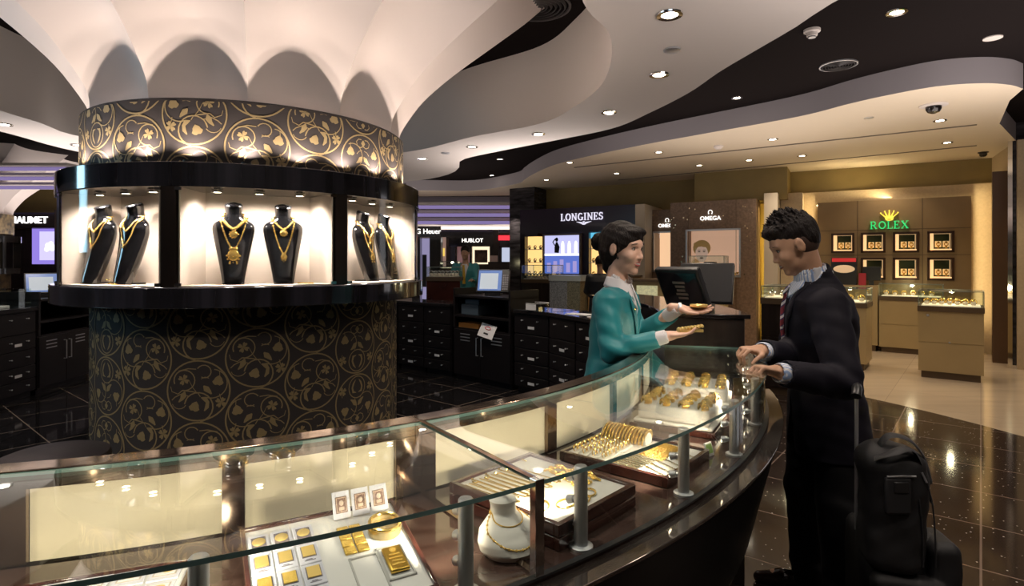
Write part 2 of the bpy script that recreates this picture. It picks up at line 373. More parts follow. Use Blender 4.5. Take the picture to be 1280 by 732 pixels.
# fittings
def downlight(p,h,r=.045,on=True,white=True):
    return p
def make_down(on):
    t=thing('recessed_downlight','x','ceiling light',(0,0,0))
    b=MB(); b.lathe([(.040,0),(.062,-.002),(.064,.004),(.04,.004)],n=20,cap=False); b.obj('trim_ring',M_chrome if on else M_white,t,local=True)
    b=MB(); b.lathe([(.0005,.0035),(.042,.0035),(.043,.0045)],n=20,cap=False); b.obj('lens',emit('lamp_lens',(1,.86,.66),14) if on else M_steel,t,local=True); return t
ring=[(837,18),(824,93),(761,140),(673,167),(590,183),(528,198),(5,155),(97,181)]
names=['on the white ring soffit, nearest of its row','on the white ring soffit, second from nearest','on the white ring soffit, third from nearest','on the white ring soffit, fourth from nearest','on the white ring soffit, fifth from nearest','on the white ring soffit, beside the column drum','on the soffit by the left picture edge','on the left soffit, just beside the patterned drum']
src=make_down(True); used=False
def put_down(px,py,h,lab,s=1.0,power=0,grp=None):
    global used
    g=gp(px,py,h); t=src if not used else dup(src); used=True
    t.location=(g.x,g.y,h-.006); t.scale=(s,s,s); t['label']='lit round downlight '+lab; t['group']=grp or 'recessed downlights'
    if power: spot((g.x,g.y,h-.03),(g.x,g.y,0),power,95,.7)
for i,(x,y) in enumerate(ring): put_down(x,y,HS,names[i],1.05,0,'downlights over the ring counter')
for x,y,l in ((1121,15,'in the black ceiling, highest at right'),(921,122,'in the black ceiling beside the pale soffit edge'),(625,198.6,'in the black ceiling notch, left one'),(614.7,219,'in the black ceiling notch, lower one')):
    put_down(x,y,3.45,l,1.2 if x>1000 else 1)
for x,y,l in ((966,174,'above the watch desks, left of the dome camera'),(1002.5,194.5,'second row, above the large beige niche wall'),(1175,150.5,'just below the black dome camera'),(1184,178,'second below the dome camera'),(936.5,200,'beside the far smoke detector'),(823.6,190,'above the brown watch wall'),(712,203,'before the first ceiling slot'),(771,216.5,'between the two ceiling slots'),(874,206.5,'beyond the slots near the olive bulkhead'),(683,224.7,'above the dark granite pillar')):
    put_down(x,y,3.2,l,1.1,0,'downlights in the cream soffit')
def ceil_round(name,label,cat,px,py,h,prof,m,extra=None):
    g=gp(px,py,h); t=thing(name,label,cat,(g.x,g.y,h)); b=MB(); b.lathe(prof,(g.x,g.y,h),n=28); b.obj('housing' if extra else 'disc',m,t)
    return t,g
def vent(px,py,h,r,lab):
    g=gp(px,py,h); t=thing('ceiling_vent',lab,'ceiling vent',(g.x,g.y,h))
    b=MB(); b.lathe([(r,0),(r,-.012),(r*.93,-.014),(r*.92,0)],(g.x,g.y,h),n=36,cap=False); b.obj('rim',M_steel if px>900 else mat('vent_dark',(.05,.045,.045),.4),t)
    b=MB()
    for k in range(6): q=r*(.86-.14*k); b.lathe([(q,-.004),(q-.05*r,-.022),(q-.07*r,-.02),(q-.03*r,-.002)],(g.x,g.y,h),n=32,cap=False)
    b.obj('louvre',mat('vent_dark',(.05,.045,.045),.4),t)
vent(1048,81,3.45,.17,'round slatted air vent in the black ceiling at right')
vent(673,8,3.445,.25,'round ringed air vent in the black opening near the flared column top')
t,g=ceil_round('smoke_detector','white smoke detector on the black ceiling near the vent','smoke detector',1015,37,3.45,[(.065,0),(.065,-.02),(.045,-.03),(.04,-.055),(.02,-.06)],M_white,1)
b=MB(); b.lathe([(.03,-.058),(.03,-.068),(.012,-.07)],(g.x,g.y,3.45),n=16); b.obj('sensor_cap',M_steel,t)
t,g=ceil_round('smoke_detector','tiny smoke detector on the cream soffit over the watch wall','smoke detector',898,182,3.2,[(.07,0),(.07,-.02),(.04,-.05),(.02,-.055)],M_white,1)
t,g=ceil_round('dome_camera','black dome camera on a white disc in the soffit','security camera',1167,131,3.2,[(.13,0),(.13,-.012),(.10,-.02)],M_white,1)
b=MB(); b.lathe([(.075,-.02),(.073,-.05),(.055,-.08),(.02,-.095),(.001,-.097)],(g.x,g.y,3.2),n=24); b.obj('dome',M_black,t)
t,g=ceil_round('dome_camera','small black camera at the right end of the soffit','security camera',1229,190,3.2,[(.07,0),(.07,-.012),(.05,-.02)],M_black,1)
b=MB(); b.lathe([(.05,-.02),(.05,-.05),(.03,-.07),(.001,-.075)],(g.x,g.y,3.2),n=20); b.obj('dome',M_black,t)
for x,y,h,l in ((840,62,2.75,'flat round cover plate between the two nearest ring downlights'),(1086,147,3.2,'small round cover plate on the cream soffit'),(557,191,2.75,'flat round cover plate on the ring soffit near the drum')):
    g=gp(x,y,h); tag(MB().lathe([(.05,0),(.05,-.008),(.046,-.01)],(g.x,g.y,h),n=24).obj('ceiling_plate',M_steel),l,'ceiling plate')
g=gp(1241,47,3.45); tag(MB().lathe([(.07,0),(.07,-.008),(.06,-.01)],(g.x,g.y,3.45),n=24).obj('ceiling_plate',M_white),'small pale disc alone on the black ceiling at far right','ceiling plate')
for (a,c,l) in (((718,209),(1221,155.5),'long dark linear slot in the cream soffit, nearer one'),((773,224.7),(1221,181.6),'long dark linear slot in the cream soffit, farther one')):
    p,q=gp(*a,3.2),gp(*c,3.2); b=MB(); d=(q-p).normalized(); n_=Vector((-d.y,d.x,0))*.022
    b.prism([tuple((p-n_).xy),tuple((q-n_).xy),tuple((q+n_).xy),tuple((p+n_).xy)],3.192,3.199); tag(b.obj('linear_diffuser',mat('slot',(.16,.13,.10),.6),smooth=False),l,'air slot')
# ---------------------------------------------------------------- back walls (right half)
def wallbox(name,x0,x1,y0,y1,z0,z1,m): b=MB(); b.box(x0,x1,y0,y1,z0,z1); return struct(b.obj(name,m,local=True,smooth=False))
WA=(5.31,10.8); WT=-30.3
frame(WA,WT,1118)
wallbox('wall_back',-6.2,3.15,0,.2,0,3.2,M_olive)
wallbox('wall_back_bulkhead',dx(868,-.75),dx(984,-.75),-.75,0,2.62,3.2,M_olive)
wallbox('wall_back_beige',dx(1000,-.1),3.0,-.1,0,0,dh(235,-.1),M_beigewall)
wallbox('wall_right',2.95,3.15,-1.6,0,0,3.2,M_beigewall)
M_marble=mat('black_marble',(.012,.011,.012),.16,spec=.4,var=1,vscale=3,vcol=(.05,.045,.05),stretch=(1,1,5))
b=MB(); b.box(dx(637,-.6),dx(668,-.6),-.6,0,0,3.2); struct(b.obj('wall_granite_pillar',M_marble,local=True,smooth=False))
frame()
b=MB(); b.cbox((dx(1255,8.4)+.05,8.42,1.42),(.32,.10,2.84),rz=R(-35)); struct(b.obj('wall_right_fin',mat('brown_fin',(.10,.055,.03),.4),local=True,smooth=False))
b=MB(); b.prism([(7.03,8.02),(7.65,7.50),(8.7,8.7),(8.1,9.2)],.05,3.45); struct(b.obj('wall_marble_pillar',M_marble,local=True,smooth=False))
b=MB(); b.prism([(7.00,8.03),(7.03,7.99),(7.06,8.02),(7.03,8.06)],0,3.3); b.prism([(7.02,8.0),(7.64,7.48),(7.66,7.51),(7.04,8.03)],0,.05); struct(b.obj('trim_1',M_chrome,local=True,smooth=False))
# end walls that close the room off view
wallbox('wall_left',-16.1,-16,-4,30,0,3.45,M_white)
wallbox('wall_far',-16,3,24.4,24.6,0,3.45,M_white)
wallbox('wall_behind',-16,12,-4.1,-4,0,3.45,mat('wall_behind',(.16,.13,.12),.6))
wallbox('wall_right_side',11.9,12,-4,8,0,3.45,M_brown)

# ================================================================ patterned display column
FACE=math.atan2(-CC.y,-CC.x)      # direction from the column to the eye
def onc(r,a,z): return (CC.x+r*math.cos(a),CC.y+r*math.sin(a),z)
col=thing('display_column','large round column wrapped in gold scrolls on black, with a lit jewellery showcase band','display column',(CC.x,CC.y,0))
M_shaft=mat('charcoal_paper',(.050,.044,.044),.6,spec=.2)
M_scroll=mat('gold_scroll_paint',(.34,.26,.13),.45,metal=.2)
b=MB(); b.lathe([(.88,0),(.88,.10),(.87,.10),(.87,1.30)],CC,n=96); b.obj('lower_shaft',M_shaft,col)
b=MB(); b.lathe([(.915,1.90),(.915,2.285),(.905,2.292),(.86,2.292)],CC,n=96,cap=False); b.obj('upper_drum',M_shaft,col)
# ---- scroll motif in a unit circle, as tapered ribbons and filled shapes
def arcs(cx,cy,r,a0,a1,n=12): return [(cx+r*math.cos(R(a0+(a1-a0)*i/n)),cy+r*math.sin(R(a0+(a1-a0)*i/n))) for i in range(n+1)]
def spiral(cx,cy,r0,r1,a0,a1,n=16): return [(cx+(r0+(r1-r0)*i/n)*math.cos(R(a0+(a1-a0)*i/n)),cy+(r0+(r1-r0)*i/n)*math.sin(R(a0+(a1-a0)*i/n))) for i in range(n+1)]
def clover(cx,cy,s,rot=0):
    out=[]
    for k in range(4):
        a=R(rot+45+90*k); ux,uy=math.cos(a),math.sin(a); vx,vy=-uy,ux
        out.append([(cx,cy)]+[(cx+s*(u*ux+v*vx),cy+s*(u*uy+v*vy)) for u,v in ((.35,-.28),(.75,-.42),(1.05,-.28),(.9,0),(1.05,.28),(.75,.42),(.35,.28))])
    return out
def fruit(cx,cy,s,rot): # round fruit with a stub and two seeds left dark
    a=R(rot); P=[]
    for t in range(14):
        q=2*PI*t/14; r=s*(1+.16*math.cos(3*q)+.06*math.cos(7*q)); P.append((cx+r*math.cos(q+a),cy+r*math.sin(q+a)))
    return [P]
def leaf(pts,w): # filled tapered leaf along a polyline
    L=[];Rr=[];n=len(pts)
    for i,p in enumerate(pts):
        q=pts[min(i+1,n-1)];o=pts[max(i-1,0)];dx_,dy_=q[0]-o[0],q[1]-o[1];l=math.hypot(dx_,dy_) or 1
        k=w*math.sin(PI*min(1,(i+.15)/(n-.7)))**.8*(1+.3*math.sin(i*2.1)); L.append((p[0]-dy_/l*k,p[1]+dx_/l*k));Rr.append((p[0]+dy_/l*k,p[1]-dx_/l*k))
    return ('strip',L,Rr)
def motif_a():
    rib=[(arcs(0,0,.97,0,360,40),.05,.05),
      (spiral(-.02,-.50,.52,.40,-80,170,14)+[(-.30,-.16),(-.52,-.10),(-.72,-.20),(-.82,-.30)],.05,.03),
      (arcs(-.58,-.34,.24,200,330,6),.02,.03),
      (arcs(-.42,.34,.33,-100,200,18),.035,.04),
      ([(-.48,.02),(-.2,-.02),(.0,-.06),(.08,-.2)],.04,.02),
      ([(-.48,.02),(-.62,-.1),(-.82,-.02),(-.86,.14)],.035,.015),
      (spiral(.20,.60,.24,.18,150,-120,12),.035,.03),([(-.05,.70),(-.3,.72),(-.6,.64)],.03,.045),
      (arcs(.42,.22,.47,-110,80,16),.035,.03),
      ([(.10,.38),(.22,.44),(.34,.40)],.02,.03),
      ([(.66,-.12),(.70,-.30)],.025,.025),
      ([(-.28,.36),(-.15,.10),(-.05,-.03)],.015,.03),([(.66,.62),(.67,.45)],.02,.02)]
    fl=clover(-.44,.36,.17,20)+clover(.70,-.40,.17,10)+fruit(.62,.30,.155,80)+fruit(-.10,-.52,.155,70)
    lv=[leaf([(-.40,-.02),(-.44,-.14),(-.50,-.26),(-.60,-.36)],.085),leaf([(.18,.16),(.26,.06),(.36,-.04),(.42,-.12)],.085),leaf([(.10,-.22),(.22,-.26),(.30,-.38),(.28,-.54),(.20,-.66)],.075)]
    return rib,fl,lv
def motif_s():
    rib=[(arcs(0,0,.97,0,360,40),.05,.05),(arcs(0,-.50,.40,0,360,24),.035,.035)]
    fl=[];lv=[leaf([(0,.78),(0,.66),(0,.56)],.08)]
    for s in (1,-1):
        rib+=[([(0,.56),(s*.14,.50),(s*.28,.56),(s*.32,.70),(s*.22,.80),(s*.08,.80)],.03,.035),
          ([(s*.60,.62),(s*.58,.42)],.02,.02),(arcs(s*.46,.18,.42,-140 if s>0 else -40,60 if s>0 else 120,14) ,.03,.03),
          ([(s*.70,-.22),(s*.72,-.34)],.02,.02),([(s*.05,.40),(s*.2,.36),(s*.3,.25)],.02,.03)]
        fl+=fruit(s*.58,.30,.155,90)+clover(s*.68,-.44,.16,15)
        lv+=[leaf([(s*.03,.18),(s*.12,.08),(s*.22,-.02),(s*.32,-.08)],.08),leaf([(s*.05,-.30),(s*.20,-.34),(s*.24,-.5),(s*.18,-.66),(s*.08,-.78)],.05)]
    return rib,fl,lv
def stamp(b,mot,r,ac,zc,s,mx,my,z0,z1,off):
    rib,fl,lv=mot
    def put(p): # wrap onto the cylinder
        x,y=p[0]*mx*s,p[1]*my*s; return (ac+x/r, zc+y)
    def quad(P,h):
        Z=[q[1] for q in P]
        if min(Z)<z0 or max(Z)>z1: 
            if min(Z)>z1 or max(Z)<z0: return
            P=[(q[0],min(max(q[1],z0),z1)) for q in P]
        o=len(b.v); b.v+=[onc(r+h,a,z) for a,z in P]; b.f.append(list(range(o,o+len(P)))); b.mi.append(0)
    for pts,w0,w1 in rib:
        n=len(pts)
        for i in range(n-1):
            p,q=pts[i],pts[i+1]; dx_,dy_=q[0]-p[0],q[1]-p[1]; l=math.hypot(dx_,dy_) or 1; nx,ny=-dy_/l,dx_/l
            wa=(w0+(w1-w0)*i/n)/2; wb=(w0+(w1-w0)*(i+1)/n)/2
            o=pts[i-1] if i else p; u=pts[min(i+2,n-1)]
            def nrm(a,c):
                x,y=c[0]-a[0],c[1]-a[1]; L_=math.hypot(x,y) or 1; return (-y/L_,x/L_)
            n0=nrm(o,q);n1=nrm(p,u)
            quad([put((p[0]+n0[0]*wa,p[1]+n0[1]*wa)),put((q[0]+n1[0]*wb,q[1]+n1[1]*wb)),put((q[0]-n1[0]*wb,q[1]-n1[1]*wb)),put((p[0]-n0[0]*wa,p[1]-n0[1]*wa))],off)
    for P in fl:
        cx=sum(p[0] for p in P)/len(P); cy=sum(p[1] for p in P)/len(P); quad([put(p) for p in P],off+.0004)
    for _,L,Rr in lv:
        for i in range(len(L)-1): quad([put(L[i]),put(L[i+1]),put(Rr[i+1]),put(Rr[i])],off+.0003)
def pattern(name,r,z0,z1,zref,ncol,s):
    b=MB(); A,S=motif_a(),motif_s(); step=2*PI/ncol; seeds=MB()
    for c in range(ncol):
        a=FACE+step*(c-ncol/2); k=c%5
        for j in range(-6,7):
            zc=zref+j*2*s+(s if c%2 else 0)
            if zc+s<z0 or zc-s>z1: continue
            stamp(b,S if k==2 else A,r,a,zc,s,(1 if k in(0,1,2) else -1)*(1 if j%2==0 or k==2 else -1),1 if (j%2==0 or k!=2) else -1,z0,z1,.0012)
    return b.obj(name,M_scroll,col,smooth=False)
pattern('lower_scroll_pattern',.87,.02,1.28,1.02,20,.151)
pattern('upper_scroll_pattern',.915,1.975,2.275,2.06,20,.153)
# ---- fluted flared capital
NF=12
PR=[(.893,2.290),(.898,2.34),(.915,2.40),(.975,2.50),(1.07,2.63),(1.20,2.76),(1.36,2.90),(1.52,3.03),(1.68,3.16),(1.85,3.30),(1.98,3.42),(2.02,3.449)]
def capital(C,face,s=1.0,ph=0.0):
    pr=catmull([Vector((r,z)) for r,z in PR],3,closed=False); m=len(pr); n=NF*16; b=MB()
    for i in range(n):
        a=face+ph+2*PI*i/n; w=abs(math.cos(NF*(a-face-ph)/2)); w=(w**.85)
        for k,p in enumerate(pr):
            t=k/(m-1); dep=.05+.085*min(1,t/.25)+.15*t
            rr=p.x-dep*w
            b.v.append((C[0]+rr*s*math.cos(a),C[1]+rr*s*math.sin(a),p.y))
    for i in range(n):
        j=(i+1)%n
        for k in range(m-1): b.f.append([i*m+k,j*m+k,j*m+k+1,i*m+k+1]); b.mi.append(0)
    return b
M_cap=mat('capital_plaster',(.84,.76,.72),.6)
capital(CC,FACE,1,R(15)-R(3)).obj('fluted_capital',M_cap,col,angle=28)
# ---- showcase band
M_fascia=mat('lacquer_painted_reflections',(.008,.007,.008),.10,coat=.8,var=1,vscale=2.2,vcol=(.045,.045,.06),stretch=(5,5,.15))  # bluish vertical reflection streaks are painted into the lacquer colour
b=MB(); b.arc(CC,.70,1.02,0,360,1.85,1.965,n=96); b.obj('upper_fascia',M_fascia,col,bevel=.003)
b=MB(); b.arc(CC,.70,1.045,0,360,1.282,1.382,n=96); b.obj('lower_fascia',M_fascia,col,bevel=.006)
PER=45
for k in range(8):
    ac=math.degrees(FACE)+22.5+PER*k+.5
    b=MB(); b.arc(CC,.93,1.015,ac-1.9,ac+1.9,1.382,1.85,n=3); o=b.obj('mullion',M_blackwood,col,smooth=False)
    if k in (0,7,6,1):
        for s in (-1,1):
            for z in (1.393,1.84):
                a=R(ac+s*2.6); h=MB(); h.cbox((0,0,0),(.008,.028,.014),M=T(*onc(1.018,a,z))@RZ(a)); h.obj('pane_hinge',M_chrome,o,smooth=False)
# niches: flat back and slanted side walls, three in view
VIS=[-1,0,1]
for k in range(8):
    ac=FACE+R(.5)+R(PER*k); 
    u=Vector((math.cos(ac),math.sin(ac),0)); v=Vector((-u.y,u.x,0))
    xi=.70; yb=.255; yf=.345; xf=.945
    def L(x,y,z): p=CC+u*x+v*y; return (p.x,p.y,z)
    b=MB(); z0,z1=1.383,1.849
    b.add([L(xi,-yb,z0),L(xi,yb,z0),L(xi,yb,z1),L(xi,-yb,z1)],[(0,1,2,3)])
    b.add([L(xi,-yb,z0),L(xf,-yf,z0),L(xf,-yf,z1),L(xi,-yb,z1)],[(0,1,2,3)])
    b.add([L(xi,yb,z0),L(xf,yf,z0),L(xf,yf,z1),L(xi,yb,z1)],[(0,1,2,3)])
    o=b.obj('niche_lining',M_cream,col,smooth=False,solid=.006)
    b=MB(); P=[L(xi,-yb,0),L(xi,yb,0),L(xf,yf,0)]+[ (CC.x+1.0*math.cos(ac+R(t)),CC.y+1.0*math.sin(ac+R(t)),0) for t in (19,9.5,0,-9.5,-19)]+[L(xf,-yf,0)]
    b.prism([p[:2] for p in P],1.382,1.387); b.obj('niche_floor',M_cream,col,smooth=False)
    b=MB(); b.arc(CC,1.006,1.012,math.degrees(ac)-20.4,math.degrees(ac)+20.4,1.384,1.848,n=14)
    if k in (7,0,1): b.obj('glass_pane',glass('pane_glass',(.97,.98,.98),.55),col,angle=60)
    if k in (7,0,1):
        for y in (-.19,0,.19):
            p=L(.86,y,1.842); 
            c=MB(); c.lathe([(.018,0),(.026,-.004),(.026,.004)],p,n=16); c.lathe([(.001,-.002),(.017,-.002)],p,n=16,mi=1,cap=False); c.obj('niche_light',[M_chrome,E_warm],col)
            spot((p[0],p[1],p[2]-.012),L(.80,y*1.02,1.38),13,150,1,(1,.86,.76),.03)
# uplights on the band's top ledge
for k in range(24):
    a=FACE+R(12)+R(7.5)*0+2*PI*k/24; 
    if abs(((a-FACE+PI)%(2*PI))-PI)>R(100): continue
    c=MB(); c.lathe([(.022,0),(.022,.014),(.016,.014),(.016,.008)],onc(.972,a,1.965),n=14); c.obj('uplight',M_blackmet,col)
    p=onc(.972,a,1.984); q=onc(1.10,a,3.3); spot(p,q,5.4,150,.5,(1,.82,.70),.004)
    spot(p,onc(.9,a,2.2),.2,60,.9,(1,.72,.5),.01)
# ================================================================ necklace busts
M_bustblk=mat('black_gloss_bust',(.006,.006,.007),.10,coat=.3)
def bust_mb(h=.40,white=False):
    "upright neck form; front faces -Y; curved shell with a hollow-looking back"
    #  z, half width, front depth, back depth, y offset
    S=[(0,.050,.030,.045,-.045),(.03,.054,.032,.05,-.04),(.10,.066,.036,.055,-.018),(.18,.082,.040,.05,.006),(.25,.096,.042,.04,.022),(.285,.100,.042,.035,.022),(.31,.092,.040,.032,.026),(.328,.068,.040,.032,.03),(.342,.046,.040,.034,.032),(.36,.040,.038,.036,.032),(.385,.041,.038,.038,.028),(.405,.043,.040,.040,.022),(.413,.036,.034,.034,.020)]
    P=catmull([Vector((z,w,y)) for z,w,_,_,y in S],3,closed=False); Q=catmull([Vector((f,bk,0)) for _,_,f,bk,_ in S],3,closed=False)
    b=MB(); n=28; k=h/.413
    for p,q in zip(P,Q):
        for i in range(n):
            a=2*PI*i/n; c,s=math.cos(a),math.sin(a); d=q.x if s<0 else q.y
            b.v.append((p.y*c*k,(p.z+d*s)*k*1.0,p.x*k+(.012*k*(s) if p.x>.40 else 0)))
    m=len(P)
    for j in range(m-1):
        for i in range(n): l=(i+1)%n; b.f.append([j*n+i,j*n+l,(j+1)*n+l,(j+1)*n+i]); b.mi.append(0)
    b.f.append(list(range(n))[::-1]); b.f.append([(m-1)*n+i for i in range(n)]); b.mi+=[0,0]
    return b,S,k
def bust_y(S,k,z,x):
    "y of the bust's front surface at height z, sideways x"
    zs=[s[0]*k for s in S]; w=np.interp(z,zs,[s[1]*k for s in S]); f=np.interp(z,zs,[s[2]*k for s in S]); y=np.interp(z,zs,[s[4]*k for s in S])
    t=min(.985,abs(x)/w); return y-f*math.sqrt(1-t*t)
def necklace(name,lab,cat,M,S,k,style,top,drop,half):
    "chain hung round the neck form; style: bead, chain, collar. top z, lowest z, half spread"
    t=thing(name,lab,cat,M@Vector((0,0,drop)),'gold necklaces on the column busts')
    pts=[]
    n=34
    for i in range(n+1):
        u=-1+2*i/n; x=half*math.sin(u*PI/2)*(.55+.45*abs(u)) if False else half*(abs(u)**.8)*(1 if u>0 else -1)
        z=drop+(top-drop)*(abs(u)**(1.25 if style!='vee' else 1.05)); y=bust_y(S,k,z,x)-.003
        pts.append(Vector((x,y,z)))
    # round the back of the neck
    b=MB(); r={'bead':.0058,'chain':.003,'collar':.009,'vee':.0046}[style]
    for i in range(len(pts)-1):
        a,c=pts[i],pts[i+1]; seg=max(1,int((c-a).length/(r*1.7)))
        if style in('bead','collar','vee'):
            for s in range(seg):
                p=a.lerp(c,s/seg); b.ball(p,r*(1 if (i+s)%2 else .8),6)
        else: b.tube([a,c],r,n=5)
    L_=[pts[0],Vector((-.046*k,.018*k,top+.004)),Vector((-.03*k,.06*k,top+.012)),Vector((0,.072*k,top+.014)),Vector((.03*k,.06*k,top+.012)),Vector((.046*k,.018*k,top+.004)),pts[-1]]
    b.tube(catmull(L_,4,closed=False),max(.002,r*.6),n=5)
    place(b,M).obj('chain',M_gold,t)
    return t,pts
def pendant(t,M,p,s,kind):
    b=MB()
    if kind=='disc':
        b.ball(p+Vector((0,-.003,-s)),s,12,sc=(1,.3,1)); 
        for i in range(10): a=2*PI*i/10; b.ball(p+Vector((s*1.1*math.cos(a),-.004,-s+s*1.1*math.sin(a))),s*.25,5)
    elif kind=='drop':
        b.ball(p+Vector((0,-.003,-s)),s,12,sc=(1,.3,1.15)); 
        for i in range(7): a=PI+PI*i/6; b.ball(p+Vector((s*1.1*math.cos(a),-.004,-s*1.1+s*1.3*math.sin(a))),s*.22,5)
        for i in range(3): b.ball(p+Vector(((i-1)*s*.6,-.004,-s*2.5-(i==1)*s*.6)),s*.3,6)
        b.ball(p+Vector((0,-.004,.2*s)),s*.5,8,sc=(1.6,.4,.7))
    place(b,M).obj('pendant',M_gold,t)
proto=None
# (niche index angle offset deg, sideways, yaw, label)
BU=[(7,-.225,.0,'black neck bust in the left showcase window, the outer one'),(7,.01,0,'black neck bust in the left showcase window, nearer the middle window'),
    (0,-.118,0,'black neck bust in the middle showcase window wearing a heavy three-tier pendant'),(0,.112,0,'black neck bust in the middle window with the round and looped necklaces'),
    (1,-.035,0,'black neck bust in the right showcase window, nearer the middle window'),(1,.185,0,'black neck bust in the right showcase window, the outer one')]
bmb,BS,BK=bust_mb(.40)
for i,(k,y,yaw,lab) in enumerate(BU):
    ac=FACE+R(.5)+R(PER*k); u=Vector((math.cos(ac),math.sin(ac),0)); v=Vector((-u.y,u.x,0))
    y=y if k!=0 else y
    p=CC+u*.845+v*y; M=T(p.x,p.y,1.388)@RZ(ac+PI/2)
    if proto is None:
        proto=thing('necklace_bust',lab,'jewellery bust',(0,0,0),'black busts in the column showcase'); bmb.obj('neck_form',M_bustblk,proto,local=True,angle=50)
        c=MB(); c.box(-.045,.045,-.06,.05,-.002,.006); c.obj('foot',M_blackmet,proto,local=True,bevel=.002); r_=proto
    else: r_=dup(proto,label=lab)
    r_.location=p+Vector((0,0,1.39)); r_.rotation_euler=(0,0,ac+PI/2)
    M=T(p.x,p.y,1.39)@RZ(ac+PI/2)
    w=('outer bust of the left window','inner bust of the left window','left bust of the middle window','right bust of the middle window','inner bust of the right window','outer bust of the right window')[i]
    if i==2:
        t,_=necklace('gold_necklace','broad gold collar necklace on the '+w,'necklace',M,BS,BK,'collar',.335,.272,.060)
        pendant(t,M,Vector((0,bust_y(BS,BK,.26,0)-.004,.262)),.017,'disc')
        t,pt=necklace('gold_necklace','long gold necklace with a big tiered pendant on the '+w,'necklace',M,BS,BK,'bead',.345,.170,.066)
        pendant(t,M,Vector((0,bust_y(BS,BK,.15,0)-.004,.168)),.026,'drop')
    elif i==3:
        t,_=necklace('gold_necklace','short gold necklace with a round medallion on the '+w,'necklace',M,BS,BK,'bead',.335,.275,.055)
        pendant(t,M,Vector((0,bust_y(BS,BK,.26,0)-.004,.272)),.015,'disc')
        t,_=necklace('gold_necklace','long looped gold rope necklace on the '+w,'necklace',M,BS,BK,'bead',.330,.150,.056)
        pendant(t,M,Vector((0,bust_y(BS,BK,.15,0)-.004,.15)),.013,'drop')
    elif i in (4,5):
        t,_=necklace('gold_necklace','short fringed gold necklace on the '+w,'necklace',M,BS,BK,'bead',.335,.25,.060)
        pendant(t,M,Vector((0,bust_y(BS,BK,.24,0)-.004,.25)),.012,'drop')
        t,_=necklace('gold_necklace','long gold chain with an oval pendant on the '+w,'necklace',M,BS,BK,'vee',.335,.16,.062)
        pendant(t,M,Vector((0,bust_y(BS,BK,.15,0)-.004,.155)),.018,'drop')
    else:
        t,_=necklace('gold_necklace','thick gold chain close to the throat of the '+w,'necklace',M,BS,BK,'vee',.335,.262,.058)
        t,_=necklace('gold_necklace','thin long gold chain on the '+w,'necklace',M,BS,BK,'chain',.335,.19,.064)
        pendant(t,M,Vector((0,bust_y(BS,BK,.18,0)-.003,.19)),.006,'disc')
# small loose chains lying in the niches
for k,y,l in ((7,-.02,'small heap of gold chain lying between the two left-window busts'),(0,.215,'thin gold chain lying in the right corner of the middle window')):
    ac=FACE+R(.5)+R(PER*k); u=Vector((math.cos(ac),math.sin(ac),0)); v=Vector((-u.y,u.x,0)); p=CC+u*.90+v*y
    b=MB()
    for j in range(46): a=j*.5; b.ball((p.x+v.x*.035*math.sin(a)+u.x*.02*math.cos(a*1.3),p.y+v.y*.035*math.sin(a)+u.y*.02*math.cos(a*1.3),1.391+.02*max(0,math.sin(a*.31))*(k==7)),.004,6)
    tag(b.obj('gold_chain',M_gold),l,'chain')
# ================================================================ ring display counter
def cp(r,a,z=0): return Vector((CT.x+r*math.cos(R(a)),CT.y+r*math.sin(R(a)),z))
RB,RF=2.28,2.74; HT=1.10; HF=.935; HJ=-54.4; E0,E1=-14.0,-97.0
M_railwood=mat('bronze_mirror',(.42,.32,.24),.09,metal=.9,var=.5,vscale=5,vcol=(.16,.11,.09),stretch=(3,3,1))
M_glasstop=glass('top_glass_sheet',refl=1.05)
M_hull=mat('black_hull',(.008,.007,.007),.32,spec=.35)
M_ledge=mat('ledge_mirror',(.42,.37,.33),.06,metal=.85,var=.5,vscale=4,vcol=(.18,.14,.12))
M_casefloor=mat('case_floor_gloss',(.05,.025,.02),.10,coat=.5,var=.6,vscale=8,vcol=(.10,.06,.05),stretch=(1,3,1))
M_cream_panel=mat('lit_cream_panel',(.80,.70,.50),.5,emis=(1,.84,.62),es=.09,var=.12,vscale=4,stretch=(1,1,4))
